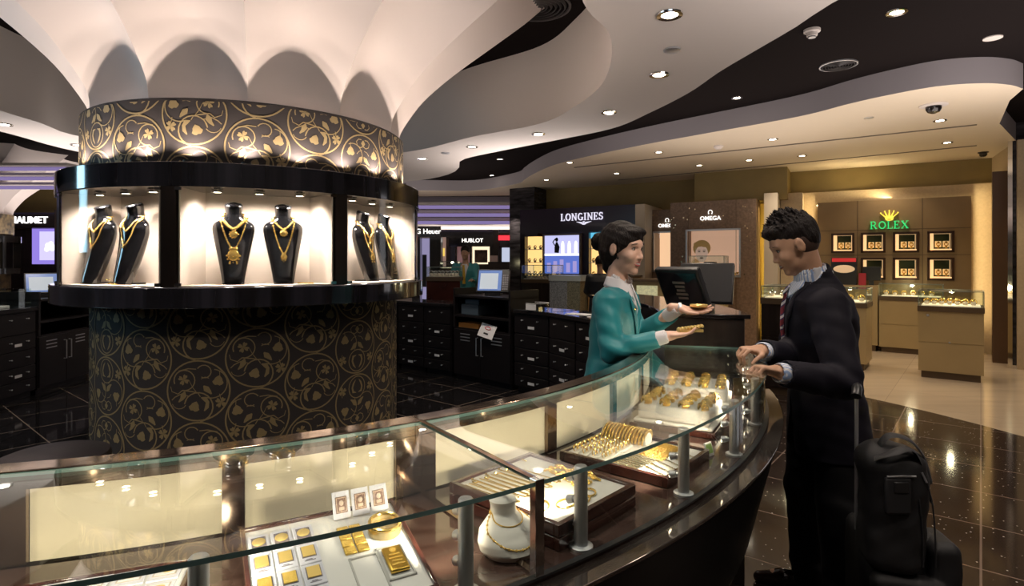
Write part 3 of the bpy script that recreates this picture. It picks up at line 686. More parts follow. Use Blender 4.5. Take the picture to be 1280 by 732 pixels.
def counter(name,label,a0,a1,panels,posts):
    t=thing(name,label,'display counter',cp(2.5,(a0+a1)/2,0)); n=max(8,int(abs(a1-a0)/1.25))
    b=MB(); b.arc(CT,2.235,RF-.36,a0,a1,0,.55,n=n); b.obj('plinth',M_blackwood,t)
    b=MB(); b.arc(CT,2.225,2.70,a0,a1,.55,.916,n=n,r1t=2.79); b.obj('body',M_hull,t)
    b=MB(); b.arc(CT,2.225,2.80,a0,a1,.916,.925,n=n); b.obj('ledge',M_ledge,t,bevel=.002)
    b=MB(); b.arc(CT,RB+.01,RF+.005,a0,a1,.925,HF,n=n); b.obj('case_floor',M_casefloor,t)
    b=MB(); b.arc(CT,RB-.055,RB-.001,a0,a1,HT-.026,HT+.011,n=n); b.arc(CT,RB-.06,RB-.04,a0,a1,.925,HT-.026,n=n); b.obj('back_rail',M_railwood,t,bevel=.002)
    b=MB(); b.arc(CT,RB,RF+.006,a0,a1,HT,HT+.008,n=n*2,medge=1); b.obj('top_glass',[M_glasstop,M_gedge],t,angle=60)
    b=MB(); b.arc(CT,RF-.008,RF,a0,a1,HF,HT,n=n*2); b.obj('front_glass',[M_glass],t,angle=60)
    b=MB(); b.arc(CT,RF-.003,RF+.010,a0,a1,HF-.001,HF+.004,n=n*2); b.obj('glass_gasket',M_plastic,t)
    for p0,p1 in panels:
        b=MB(); b.arc(CT,RB-.035,RB-.010,p0,p1,HF,HT-.024,n=8); b.obj('back_panel',M_cream_panel,t)
    ps=sorted([a0,a1]+[q for p in panels for q in p]); 
    for i in range(0,len(ps),2):
        if abs(ps[i+1]-ps[i])>.3:
            b=MB(); b.arc(CT,RB-.035,RB+.002,ps[i]+.02,ps[i+1]-.02,HF,HT-.024,n=3); b.obj('mullion',M_railwood,t,smooth=False)
    for a in posts:
        a+=.9; p=cp(2.712,a); b=MB(); b.lathe([(.0135,HF+.006),(.0135,HT-.006),(.011,HT-.003)],(p.x,p.y,0),n=20); q=b.obj('light_post',M_steel,t)
        b=MB(); b.lathe([(.024,HF),(.024,HF+.005),(.02,HF+.007)],(p.x,p.y,0),n=24); b.obj('foot_plate',M_steel,q)
        d=(CT-p); d.z=0; d.normalize()
        for z in (HT-.030,HT-.075,HT-.120):
            s=Vector((p.x,p.y,z)); e=s+d*.034+Vector((0,0,-.005)); b=MB(); b.tube([s+d*.010,s+d*.020],.0045,n=10); b.tube([s+d*.018,e],[.0075,.0095],n=14); l=d*.0012
            b.tube([e,e+l],.0078,n=14,mi=1); b.obj('lamp_head',[M_steel,E_warm],q)
        spot(p+d*.045+Vector((0,0,HT-.06)),p+d*.30+Vector((0,0,.93)),CASEW,125,.6,(1,.85,.62),.02)
    return t
CASEW=2.9
c1=counter('glass_counter','curved glass jewellery counter section at lower left, holding the bullion tray',E1,HJ,[(-95.5,-86),(-84.6,-75),(-73.6,-65.4),(-64.3,-56.1)],[-90,-82,-74.5,-66.5,-58.05])
c2=counter('glass_counter','curved glass jewellery counter section at right with necklaces, bangles and rings',HJ,E0,[(-53.4,-43.5),(-42.4,-33.5),(-32.6,-24.6),(-23.7,-15)],[-52.45,-44.4,-36.7,-28.9,-21.5,-16.2])
# joint: chrome strip across the top, upright at the front
b=MB(); p,q=cp(RB,HJ,HT+.011),cp(RF+.006,HJ,HT+.010); b.tube([p,q],.0065,n=4,flat=.35); o=b.obj('joint_strip',M_railwood,c2,smooth=False)
b=MB(); p=cp(RF+.003,HJ); M=T(p.x,p.y,0)@RZ(R(HJ)); b.box(-.012,.006,-.010,.010,HF,HT+.012,M=M); b.obj('joint_post',M_chrome,c2,smooth=False,bevel=.001)
b=MB(); p,q=cp(RB,HJ),cp(RF,HJ); b.tube([p+Vector((0,0,HF+.004)),q+Vector((0,0,HF+.004))],.006,n=4); b.obj('floor_joint',M_railwood,c2,smooth=False)
# end pane at the right
b=MB(); p=cp((RB+RF)/2,E0+.15); b.cbox((0,0,(HF+HT)/2),(RF-RB,.008,HT-HF),M=T(p.x,p.y,0)@RZ(R(E0))); b.obj('end_glass',M_glass,c2,smooth=False)
p=cp(RB+.005,E0+.3); b=MB(); b.cbox((0,0,(HF+HT)/2),(.006,.012,HT-HF),M=T(p.x,p.y,0)@RZ(R(E0))); b.obj('glass_edge_strip',M_gedge,c2,smooth=False)
# ---------------------------------------------------------------- cash desk after the glass section
desk=thing('cash_desk','tall black wood cash desk at the end of the glass counter, behind the gold bangles','cash desk',cp(2.5,0,0))
b=MB(); b.arc(CT,2.34,2.70,E0+.9,24,.0,1.235,n=20); b.obj('body',M_blackwood,desk,bevel=.003)
b=MB(); b.arc(CT,2.32,2.725,E0+.7,24,1.235,1.255,n=20); b.obj('worktop',M_black,desk,bevel=.003)
# mirror strip on the end face catches the bangles
# ---------------------------------------------------------------- point of sale screens on the desk
def monitor(name,label,p,yaw,tilt,w,h,scr,back=False):
    t=thing(name,label,'monitor',p); M=T(*p)@RZ(yaw)
    Mt=M@T(0,0,.03)@Matrix.Rotation(-tilt,4,'X')
    b=MB(); b.box(-w/2,w/2,-.012,.022,0,h,M=Mt); b.obj('casing',M_plastic,t,bevel=.006)
    b=MB(); b.box(-w/2+.015,w/2-.015,-.0145,-.012,.02,h-.018,M=Mt); b.obj('screen',scr,t,smooth=False)
    b=MB(); b.box(-.05,.05,.0,.16,0,.035,M=M); b.tube([M@Vector((0,.14,.02)),M@Vector((0,.09,.14))],.022,n=8); b.obj('stand',M_plastic,t,bevel=.003)
    return t,M,Mt
M_scrdark=mat('screen_dark',(.015,.012,.018),.12,coat=.5)
t,M,Mt=monitor('customer_display','slanted black screen with a faint pale emblem, beside the saleswoman',cp(2.46,-10.2,1.256),R(-50),R(-30),.24,.21,M_scrdark)
b=MB()
for i in range(5): b.cbox((.0,-.0155,.05+i*.022),(.055+.012*math.sin(i*2),.001,.012),M=Mt)
b.obj('emblem',mat('pale_print',(.35,.25,.2),.5),t,smooth=False)
monitor('cash_register_screen','big black register monitor seen from behind, leaning on the cash desk',cp(2.56,-7.5,1.256),R(152),R(-24),.27,.22,M_scrdark)
# ================================================================ watch shops along the back wall
def M_on(x,y,z): return T(x,y,z)
# ---- crown wall
frame(WA,WT,1118); yR=-.35
X0,X1=dx(1022,yR),dx(1214,yR); zt=dh(249,yR)
wu=thing('watch_wall_unit','wide olive brown wall unit with eight small lit niches and a green sign','wall unit',((X0+X1)/2,yR,0))
xs=[X0,dx(1072,yR),dx(1153,yR),X1]; b=MB()
cols=[(1039,1068),(1076,1107),(1116,1149),(1159,1193)]; rows=[(290,315.5),(322,349.5)]
NX=[(dx(a,yR),dx(c,yR)) for a,c in cols]; NZ=[(dh(c,yR),dh(a,yR)) for a,c in rows]
# front skin with openings: vertical strips between niches, pieces between rows
ex=[X0]+[q for p in NX for q in p]+[X1]
zl=[0,NZ[1][0],NZ[1][1],NZ[0][0],NZ[0][1],zt]
for i in range(len(ex)-1):
    if i%2==0: b.box(ex[i],ex[i+1],yR,yR+.22,0,zt)
    else:
        b.box(ex[i],ex[i+1],yR,yR+.22,0,zl[1]); b.box(ex[i],ex[i+1],yR,yR+.22,zl[2],zl[3]); b.box(ex[i],ex[i+1],yR,yR+.22,zl[4],zt)
b.obj('body',M_rolexwood,wu,smooth=False)
b=MB()
for x in xs[1:3]: b.box(x-.006,x+.006,yR-.002,yR,0,zt)
for pz in (286.5,318.5): z=dh(pz,yR); b.box(X0,X1,yR-.002,yR,z-.005,z+.005)
b.obj('panel_seam',M_tandark,wu,smooth=False)
b=MB(); b.box(X0-.02,X1+.02,yR+.20,yR+.22,zt-.04,zt-.02); b.obj('cove_light',emit('cove_warm',(1,.78,.42),5),wu,smooth=False)
area(((X0+X1)/2,yR+.26,zt+.05),((X0+X1)/2,yR+.26,4),7,X1-X0,.06,(1,.78,.42))
area((X1+.06,yR+.1,1.6),(X1+1,yR+.16,1.6),5,.06,2.2,(1,.78,.42)); area((X0-.04,yR+.1,1.6),(X0-1,yR+.16,1.6),5,.06,2.2,(1,.78,.42))
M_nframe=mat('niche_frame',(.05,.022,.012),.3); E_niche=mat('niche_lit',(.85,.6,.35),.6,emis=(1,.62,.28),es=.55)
wi=0; wsrc=None
for ri,(z0,z1) in enumerate(NZ):
    for ci,(x0,x1) in enumerate(NX):
        b=MB(); t_=.035
        for q in ((x0,x1,z0,z0+t_),(x0,x1,z1-t_,z1),(x0,x0+t_,z0,z1),(x1-t_,x1,z0,z1)): b.box(q[0],q[1],yR-.015,yR+.21,q[2],q[3])
        o=b.obj('niche_frame',M_nframe,wu,smooth=False)
        b=MB(); b.box(x0+t_,x1-t_,yR+.18,yR+.20,z0+t_,z1-t_); b.box(x0+t_,x0+t_+.05,yR+.0,yR+.18,z0+t_,z1-t_); b.box(x0+t_,x1-t_,yR,yR+.18,z0+t_,z0+t_+.02); b.obj('lit_lining',E_niche,o,smooth=False)
        b=MB(); b.box(x0+t_+.055,x1-t_-.01,yR+.15,yR+.175,z0+t_+.025,z1-t_-.005); b.obj('green_backing',mat('niche_green',(.02,.035,.010),.5),o,smooth=False)
        for s in (-1,1):
            lab='%s pale watch card in niche %d from left, %s row of olive wall unit'%('left' if s<0 else 'right',ci+1,('upper','lower')[ri])
            if wsrc is None:
                wsrc=thing('watch_display_pad',lab,'watch display',(0,0,0),'watch pads in the niches'); b=MB(); b.box(-.042,.042,-.01,.01,.03,.13); b.obj('pad',mat('pad_gold',(.80,.52,.22),.5,emis=(1,.62,.25),es=.35),wsrc,local=True,bevel=.004)
                b=MB(); b.torus((0,0,0),.026,.007,16,6,M=T(0,-.022,.08)@Matrix.Rotation(PI/2,4,'X')); b.box(-.014,.014,-.022,-.012,.01,.05); b.box(-.014,.014,-.022,-.012,.09,.125); b.obj('watch',M_gold,wsrc,local=True); q=wsrc
            else: q=dup(wsrc,label=lab)
            q.location=gv(((x0+x1)/2+.03+s*.052,yR+.10,z0+t_+.022)); q.rotation_euler=(0,0,GT)
# sign
sg=thing('crown_sign','green capital letters with a yellow five-pointed crown above','shop sign',(dx(1111,yR),yR,dh(286,yR)))
c=serif_text('ROLEX',dx(1136,yR)-dx(1087.5,yR),dh(276,yR)-dh(285.5,yR),.03); place(c,T(dx(1111.5,yR),yR-.01,dh(280.8,yR))).obj('lettering',mat('sign_green',(.01,.30,.06),.4,emis=(.05,.9,.25),es=.5),sg,smooth=False)
b=MB(); cx,cz0=dx(1111.5,yR),dh(273,yR); cw=.11; kq=.78
for i in range(5):
    a=R(90+(i-2)*17); tip=Vector((cx+math.cos(a)*.21*(1.05 if i!=2 else 1),0,cz0-.08+math.sin(a)*.21)); bx=cx+(i-2)*-.022
    bl=[(bx-.016,cz0+.02),(tip.x-.006,tip.z),(tip.x+.006,tip.z),(bx+.016,cz0+.02)]
    b.add([(p[0],yR-.03,p[1]) for p in bl]+[(p[0],yR-.005,p[1]) for p in bl],[(0,1,2,3),(7,6,5,4),(0,4,5,1),(1,5,6,2),(2,6,7,3),(3,7,4,0)]); b.ball((tip.x,yR-.018,tip.z+.006),.011,8)
b.cbox((cx,yR-.018,cz0+.012),(.12,.025,.028)); b.torus((0,0,0),.048,.008,20,6,M=T(cx,yR-.018,cz0-.012)@Matrix.Rotation(PI/2,4,'X'),sy=.3)
b.obj('crown',mat('sign_yellow',(.6,.42,.02),.4,emis=(1,.8,.1),es=.7),sg,smooth=False)
# ---- showcases in front (glass box on a lacquered pedestal)
def showcase(name,label,x0,x1,y0,y1,h,gh,m,items,foot=True,split=.5,lit=True,key=False,itm='watches'):
    t=thing(name,label,'display case',((x0+x1)/2,(y0+y1)/2,0))
    b=MB(); b.box(x0,x1,y0,y1,.09,h*split-.004); b.box(x0,x1,y0,y1,h*split+.004,h-.07); b.box(x0+.005,x1-.005,y0+.005,y1-.005,h*split-.01,h*split+.01); b.obj('cabinet',m,t,smooth=False)
    b=MB(); b.box(x0+.03,x1-.03,y0+.03,y1-.03,0,.09); b.obj('toe_kick',M_tandark,t,smooth=False)
    b=MB(); b.box(x0-.01,x1+.01,y0-.01,y1+.01,h-.07,h); b.obj('dark_trim',M_tandark,t,bevel=.003)
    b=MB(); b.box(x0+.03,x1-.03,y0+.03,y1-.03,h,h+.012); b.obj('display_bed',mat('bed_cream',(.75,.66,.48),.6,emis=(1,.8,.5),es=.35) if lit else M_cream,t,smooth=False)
    g=MB(); e=.008
    for q in ((x0,x1,y0,y0+e),(x0,x1,y1-e,y1),(x0,x0+e,y0,y1),(x1-e,x1,y0,y1)): g.box(*q,h,h+gh)
    g.box(x0,x1,y0,y1,h+gh,h+gh+e); g.obj('glass_box',glass('case_glass',(.95,.98,.97),.8),t,smooth=False)
    g=MB()
    for q in ((x0,y0),(x1,y0),(x0,y1),(x1,y1)): g.cbox((q[0],q[1],h+gh/2),(.008,.008,gh))
    for z in (h+gh,): g.box(x0,x1,y0-.004,y0+.004,z,z+.01); g.box(x0-.004,x0+.004,y0,y1,z,z+.01); g.box(x1-.004,x1+.004,y0,y1,z,z+.01); g.box(x0,x1,y1-.004,y1+.004,z,z+.01)
    g.obj('glass_edges',mat('edge_grey',(.20,.22,.2),.3),t,smooth=False)
    if key: g=MB(); g.cyl((x0+.1,y0-.006,h-.12),(x0+.1,y0+.002,h-.12),.016); g.cyl((x0+(x1-x0)*.49,y0-.006,h*split+.01),(x0+(x1-x0)*.49,y0+.002,h*split+.01),.012); g.obj('lock',M_steel,t)
    if lit: point(((x0+x1)/2,(y0+y1)/2,h+gh*.85),2.2,(1,.82,.5),.03)
    return t
M_case=MATS['tan_lacquer']
def case_at(nm_,label,corner,w,d,h,gh,m,**k):
    frame(corner,-38.5); showcase('watch_showcase',label,0,w,0,d,h,gh,m,0,**k)
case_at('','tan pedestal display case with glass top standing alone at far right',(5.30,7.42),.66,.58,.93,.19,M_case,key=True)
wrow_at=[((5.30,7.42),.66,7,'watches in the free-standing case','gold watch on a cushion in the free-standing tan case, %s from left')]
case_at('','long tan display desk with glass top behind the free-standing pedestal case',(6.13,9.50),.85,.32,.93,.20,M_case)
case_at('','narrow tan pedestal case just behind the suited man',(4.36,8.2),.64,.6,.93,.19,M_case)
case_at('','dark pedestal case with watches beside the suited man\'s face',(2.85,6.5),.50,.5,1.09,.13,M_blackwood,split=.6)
frame((6.13,9.50),-38.5)
b=MB(); b.box(-.95,-.02,0,.3,.1,1.10); b.box(-.92,-.05,.03,.27,0,.1,mi=1); tag(b.obj('service_desk',[M_case,M_tandark],smooth=False),'plain tan service desk under the red-topped framed picture','desk')
# things on the desks: watch rows
W=('first','second','third','fourth','fifth','sixth','seventh','eighth','ninth','tenth')
def nth(n,txt): return [txt%w for w in W[:n]]
def wrow(x0,x1,y,z,n,group,txt,s=1.0,m=None):
    src=None
    for i in range(n):
        lab=txt%W[i]
        if src is None:
            src=thing('wristwatch',lab,'watch',(0,0,0),group); b=MB(); b.lathe([(.012,0),(.022,.006),(.024,.03),(.018,.034)],n=12); b.obj('cushion',M_cream,src,local=True)
            b=MB(); b.torus((0,0,0),.026,.006,16,6,M=T(0,0,.040)@Matrix.Rotation(R(70),4,'X')); b.ball((0,-.014,.052),.014,8,sc=(1,.5,1)); b.obj('watch',m or M_gold,src,local=True); q=src
        else: q=dup(src,label=lab)
        q.location=gv((x0+(x1-x0)*i/max(1,n-1),y,z)); q.scale=(s,s,s); q.rotation_euler=(0,0,GT)
frame((5.30,7.42),-38.5)
wrow(.08,.56,.22,.943,7,'watches in the free-standing case','gold watch on a cushion in the free-standing tan case, %s from left',1.2)
frame((6.13,9.50),-38.5)
wrow(.08,.7,.2,.943,6,'watches in the long desk case','small gold watch in the long tan desk case, %s from left',1.2)
frame((2.85,6.5),-38.5)
wrow(.08,.42,.15,1.103,4,'watches in the dark pedestal case','dark watch in the case beside the man\'s face, %s from left',1.1,M_chrome)
frame((4.36,8.2),-38.5)
wrow(.42,.56,.2,.943,2,'watches in the narrow pedestal','watch on a cushion in the narrow tan case behind the man, %s from left',1.4)
frame((6.13,9.50),-38.5,1058); y=.12
t=thing('framed_picture','red-topped box frame with a pale gold oval picture on the tan desk','picture',(dx(1055,y),y,1.10)); b=MB(); b.box(dx(1039,y),dx(1071,y),y,y+.05,1.10,dh(322,y)); b.obj('frame',M_plastic,t,bevel=.004)
b=MB(); b.box(dx(1040,y),dx(1070,y),y-.006,y,dh(327,y),dh(322.5,y)); b.obj('red_top',mat('red_lit',(.4,.02,.02),.4,emis=(1,.05,.05),es=.25),t,smooth=False)
b=MB(); b.ball((dx(1055,y),y-.004,dh(336,y)),.165,20,sc=(1,.02,.42)); b.obj('oval_print',mat('oval_print',(.7,.5,.3),.5,emis=(1,.7,.4),es=.25),t)
t=thing('desk_monitor','black monitor seen from behind on the tan desk','monitor',(dx(1088,y),y,1.10)); b=MB(); b.box(dx(1078,y),dx(1101,y),y,y+.04,dh(352,y)+.03,dh(333,y)); b.obj('casing',M_plastic,t,bevel=.005); b=MB(); b.box(dx(1086,y),dx(1092,y),y+.01,y+.06,1.10,1.25); b.obj('stand',M_plastic,t)
tag(MB().box(dx(1074,y),dx(1083,y),y-.06,y-.03,1.10,dh(341,y)).obj('price_card',mat('red_card',(.45,.03,.05),.5),smooth=False),'small red card standing on the tan desk','card')
# ---- pilasters and glowing slots beside the omega wall
frame(WA,WT,888)
M_pil=mat('pilaster_stone',(.60,.52,.42),.6)
for x0,x1,y,pt,lab in ((955,972,-1.0,241,'pale stone pilaster between the brown watch wall and the beige block'),(794,806,-1.25,255,'slim pale stone pilaster left of the brown watch walls')):
    b=MB(); b.box(dx(x0,y),dx(x1,y),y,-.01,0,dh(pt,y,(x0+x1)/2)); tag(b.obj('stone_pilaster',M_pil,smooth=False),lab,'pilaster')
b=MB(); b.box(dx(976,-.55),dx(1003,-.55),-.55,-.101,0,dh(241,-.55,990)); tag(b.obj('beige_block',M_beigewall,smooth=False),'beige papered block between the pilaster and the niche wall','wall block')
M_yel=mat('yellow_wall',(.62,.44,.10),.6)
b=MB(); b.box(dx(925,-.3),dx(957,-.3),-.32,-.3,0,2.6); b.box(dx(796,-.5),dx(812,-.5),-.52,-.5,0,2.6); struct(b.obj('wall_yellow_reveal',M_yel,local=True,smooth=False))
area((dx(948,-.5),-.75,1.4),(dx(950,-.3),-.3,1.4),16,.12,2.2,(1,.75,.25))
area((dx(806,-.9),-.9,1.4),(dx(807,-.5),-.5,1.4),6,.08,2.2,(1,.75,.3))
# brown patterned watch walls
M_omega=mat('brown_patterned_panel',(.25,.165,.115),.45,var=.35,vscale=26)
def omega(label,x0,x1,wx0,wx1,zt,wz0,wz1,y,tx,sgn,size):
    t=thing('watch_wall',label,'wall unit',((x0+x1)/2,y,0)); b=MB(); d=.55
    b.box(x0,wx0,y,y+d,0,zt); b.box(wx1,x1,y,y+d,0,zt); b.box(wx0,wx1,y,y+d,0,wz0); b.box(wx0,wx1,y,y+d,wz1,zt); b.box(wx0,wx1,y+d-.05,y+d,wz0,wz1,mi=1); b.obj('body',[M_omega,mat('window_lining_peach',(.85,.62,.42),.6,emis=(1,.62,.36),es=.65)],t,smooth=False)
    b=MB(); f=.03
    for q in ((wx0,wx1,wz0,wz0+f),(wx0,wx1,wz1-f,wz1),(wx0,wx0+f,wz0,wz1),(wx1-f,wx1,wz0,wz1)): b.box(q[0],q[1],y-.01,y+.02,q[2],q[3])
    b.obj('window_frame',M_steel,t,smooth=False)
    b=MB()
    for u in (.22,.78): x=x0+(x1-x0)*u*1.0; b.box(x-.004,x+.004,y-.003,y,0,zt)
    b.obj('panel_seam',M_tandark,t,smooth=False)
    b=MB(); b.box(wx0+f,wx1-f,y+.005,y+.011,wz0+f,wz1-f); b.obj('glass_pane',glass('pane_glass2',(.97,.98,.98),.5),t,smooth=False)
    b=MB(); rnd=random.Random(3)
    for i in range(46):
        u,v=rnd.random(),rnd.random(); x=x0+(x1-x0)*u; z=wz0+(zt-wz0)*v*.92
        if wx0-.03<x<wx1+.03 and z<wz1+.03: continue
        s=.006+.008*rnd.random(); b.cbox((x,y-.002,z),(s*2,.004,s*2))
    b.obj('studs',mat('stud_gold',(.8,.65,.4),.2,metal=1),t,smooth=False)
    s=thing('shop_sign',sgn,'shop sign',(tx,y,zt-.32)); E=emit('sign_white',(1,.97,.92),1.0)
    place(text_mb('OMEGA',size,.02,.001),T(tx,y-.012,zt-.32)).obj('lettering',E,s,smooth=False)
    b=MB(); P=[(tx+size*.33*math.cos(R(a)),y-.012,zt-.32+size*1.08+size*.36*math.sin(R(a))) for a in range(-55,236,15)]; b.tube([(P[0][0]+size*.16,y-.012,P[0][2])]+P+[(P[-1][0]-size*.16,y-.012,P[-1][2])],size*.065,n=6); b.obj('omega_symbol',E,s)
    return t
y=-1.15
omega('large brown patterned watch wall with a lit window and portrait poster',dx(838,y),dx(945,y),dx(857,y),dx(926,y),dh(251,y),dh(346,y),dh(286,y),y,dx(888,y),'white illuminated five-letter sign with a horseshoe symbol on the large brown wall',.105)
y2=-.75; PX=828
omega('narrower brown watch wall set back at the left of the large one',dx(806,y2),dx(850,y2),dx(816,y2),dx(846,y2),dh(262,y2),dh(340,y2),dh(289,y2),y2,dx(834,y2),'white illuminated sign on the set-back brown wall, partly hidden by the larger one',.10)
# portrait poster (generic woman with swept short hair)
PX=888; y=-.72; cx,cz=dx(877,y),dh(313,y)
t=thing('portrait_poster','poster of a short-haired blonde woman behind the lit window','poster',(cx,y,dh(345,y)))
b=MB(); b.box(dx(864,y),dx(924,y),y+.02,y+.04,dh(345,y),dh(287,y)); b.obj('backdrop',mat('poster_peach',(.80,.52,.36),.6,emis=(1,.6,.4),es=.30),t,smooth=False)
sk=mat('poster_skin',(.85,.62,.50),.6,emis=(1,.7,.55),es=.2); hr=mat('poster_hair',(.40,.24,.10),.6,emis=(1,.6,.2),es=.08); dk=mat('poster_dark',(.10,.05,.04),.6)
b=MB(); cz-=.03; b.ball((cx,y+.01,cz-.02),.135,20,sc=(.86,.05,1.25)); b.ball((cx,y+.01,cz-.36),.16,20,sc=(1.2,.05,1)); b.obj('face',sk,t)
b=MB(); b.ball((cx,y+.015,cz+.08),.165,20,sc=(1.0,.05,.95)); b.ball((cx-.05,y-.0,cz+.155),.085,14,sc=(1.2,.05,.6)); b.ball((cx+.06,y-.0,cz+.145),.07,14,sc=(1.2,.05,.7)); b.obj('hair',hr,t)
b=MB()
for s in (-1,1): b.ball((cx+s*.046,y+.001,cz+.01),.020,10,sc=(1.2,.08,.5)); b.cbox((cx+s*.048,y+.001,cz+.042),(.05,.004,.008))
b.ball((cx,y+.001,cz-.11),.030,10,sc=(1.3,.08,.4)); b.obj('features',dk,t)
b=MB(); b.ball((cx-.12,y+.008,cz-.26),.09,16,sc=(1,.05,1.5)); b.ball((cx+.2,y+.008,cz-.3),.12,16,sc=(1.2,.05,1)); b.obj('scarf',mat('poster_orange',(.7,.4,.18),.6,emis=(1,.55,.25),es=.15),t)
wrow(dx(884,-1),dx(922,-1),-1.0,dh(346,-1.15)+.001,8,'watches along the lit window sill','gold watch in the lit window below the portrait, %s from left',1.35)
# small glass case in front of the window, black box inside
y=-2.0; showcase('watch_showcase','small glass case on a brown desk in front of the portrait window',dx(861,y),dx(905,y),y,y+.4,dh(346,y),.35,M_tan,0,lit=False)
b=MB(); b.box(dx(878,y),dx(892,y),y+.1,y+.28,dh(346,y)+.013,dh(327,y)); tag(b.obj('black_box',M_plastic,bevel=.004),'black box inside the small glass case before the portrait window','box')
PX=820; y=-2.8; b=MB(); b.box(dx(780,y),dx(850,y),y,y+.6,.1,dh(352,y)); b.box(dx(776,y),dx(852,y),y-.03,y+.62,dh(352,y),dh(349,y),mi=1); tag(b.obj('brown_counter',[M_tan,M_tandark],smooth=False),'warm brown counter behind the saleswoman\'s shoulder','counter')
b=MB(); b.box(dx(796,y),dx(822,y),y-.012,y-.002,dh(372,y),dh(357,y)); tag(b.obj('watch_photo_panel',mat('green_gold_panel',(.5,.48,.25),.5,emis=(.9,.85,.5),es=.25,var=.7,vscale=20),smooth=False),'small lit panel on the front of the brown counter','panel')
b=MB(); b.box(dx(829,y),dx(842,y),y+.1,y+.25,dh(352,y)+.02,dh(333,y)); tag(b.obj('purple_box',mat('purple_box',(.16,.10,.35),.5),bevel=.004),'purple box standing behind the slanted black screen','box')
# ---- winged sign shop (dark)
frame(WA,WT,720); y=-1.15
M_dpur=mat('dark_violet_panel',(.022,.012,.028),.25,coat=.3)
t=thing('watch_shop_front','dark violet shop front with lit niches and a winged logo sign','shop front',(dx(730,y),y,0))
zs=dh(259,y)
b=MB(); b.box(dx(672,y),dx(795,y),y,y+.4,dh(290,y),zs); b.box(dx(650,y),dx(656,y),y,y+.4,0,dh(290,y)); b.box(dx(679,y)-.02,dx(681,y),y,y+.4,0,dh(290,y)); b.box(dx(727,y),dx(736,y),y,y+.4,0,dh(290,y)); b.box(dx(765,y),dx(797,y),y,y+.4,0,dh(290,y)); b.box(dx(650,y),dx(797,y),y+.36,y+.42,0,dh(290,y)); b.box(dx(650,y),dx(672,y),y,y+.4,dh(294,y),zs); b.box(dx(650,y),dx(765,y),y,y+.36,0,dh(345,y)); b.obj('fascia',M_dpur,t,smooth=False)
E_shelf=mat('lit_yellow_back',(.8,.5,.2),.6,emis=(1,.62,.22),es=.8)
b=MB(); b.box(dx(656,y)+.01,dx(679,y)-.02,y+.12,y+.14,dh(345,y),dh(294,y)); b.obj('niche_back',E_shelf,t,smooth=False)
b=MB(); b.box(dx(736,y)+.01,dx(765,y)-.01,y+.12,y+.14,dh(345,y),dh(298,y)); b.obj('niche_back',E_shelf,t,smooth=False)
b=MB(); b.box(dx(736,y)+.01,dx(765,y)-.01,y+.08,y+.14,dh(298,y),dh(291,y)); b.obj('cyan_light_box',emit('cyan_glow',(.10,.42,.62),.9),t,smooth=False)
for x0,x1 in ((656,679),(736,765)):
    for pz in (311,328): b=MB(); b.box(dx(x0,y),dx(x1,y),y+.01,y+.12,dh(pz,y)-.006,dh(pz,y)+.006); b.obj('glass_shelf',M_steel,t,smooth=False)
n=0
for x0,x1,side in ((658,676,'left'),(738,762,'right')):
    for pz,rw in ((311,'top'),(328,'middle'),(344.6,'bottom')):
        wrow(dx(x0,y)+.05,dx(x1,y)-.03,y+.05,dh(pz,y)+.007,3,'watches on the lit yellow shelves','watch on the %s shelf of the %s yellow niche, %%s from left'%(rw,side),1.25,M_chrome if side=='left' else None)
s=thing('winged_sign','dim white serif lettering with outspread wings on the dark violet fascia','shop sign',(dx(727,y),y,dh(276,y)))
E_l=emit('sign_dimwhite',(.78,.74,.9),.75)
place(serif_text('LONGINES',dx(753.5,y)-dx(701,y),dh(266.5,y)-dh(275.5,y),.03),T(dx(727.5,y),y-.012,dh(271,y))).obj('lettering',E_l,s,smooth=False)
b=MB(); cx,cz=dx(730,y),dh(278.6,y)
for sg_ in (-1,1):
    for k in range(4): 
        L_=.17-.035*k; P=[(cx+sg_*.02,cz+.012-.014*k),(cx+sg_*L_,cz+.026-.012*k),(cx+sg_*(L_-.02),cz+.014-.013*k),(cx+sg_*.02,cz-.0-.014*k)]
        b.add([(p[0],y-.02,p[1]) for p in P]+[(p[0],y-.008,p[1]) for p in P],[(0,1,2,3),(7,6,5,4),(0,4,5,1),(1,5,6,2),(2,6,7,3),(3,7,4,0)])
P=[(cx-.022,cz+.03),(cx+.022,cz+.03),(cx+.005,cz),(cx+.022,cz-.04),(cx-.022,cz-.04),(cx-.005,cz)]
b.add([(p[0],y-.02,p[1]) for p in P]+[(p[0],y-.008,p[1]) for p in P],[(0,1,2,3,4,5),(11,10,9,8,7,6)]+[(i,(i+1)%6,(i+1)%6+6,i+6) for i in range(6)])
b.obj('winged_hourglass',E_l,s,smooth=False)
# advertising light box: woman silhouette before arches
y=-1.21; x0,x1,z0,z1=dx(679.5,y),dx(727,y),dh(344,y),dh(291.5,y)
t=thing('advertising_light_box','pale blue light box with a dark-dressed figure before arches','light box',((x0+x1)/2,y,z0))
b=MB(); f=.035
for q in ((x0,x1,z0,z0+f),(x0,x1,z1-f,z1),(x0,x0+f,z0,z1),(x1-f,x1,z0,z1)): b.box(q[0],q[1],y-.05,y+.04,q[2],q[3])
b.obj('frame',mat('frame_bronze',(.18,.13,.11),.35,metal=.4),t,smooth=False)
b=MB(); b.box(x0+f,x1-f,y-.01,y+.02,z0+(z1-z0)*.47,z1-f); b.obj('sky_print',emit('print_lilac',(.50,.50,.80),.8),t,smooth=False)
b=MB(); b.box(x0+f,x1-f,y-.01,y+.02,z0+f,z0+(z1-z0)*.47); b.obj('sea_print',emit('print_blue',(.10,.16,.55),.75),t,smooth=False)
b=MB(); W_=x1-x0; H_=z1-z0
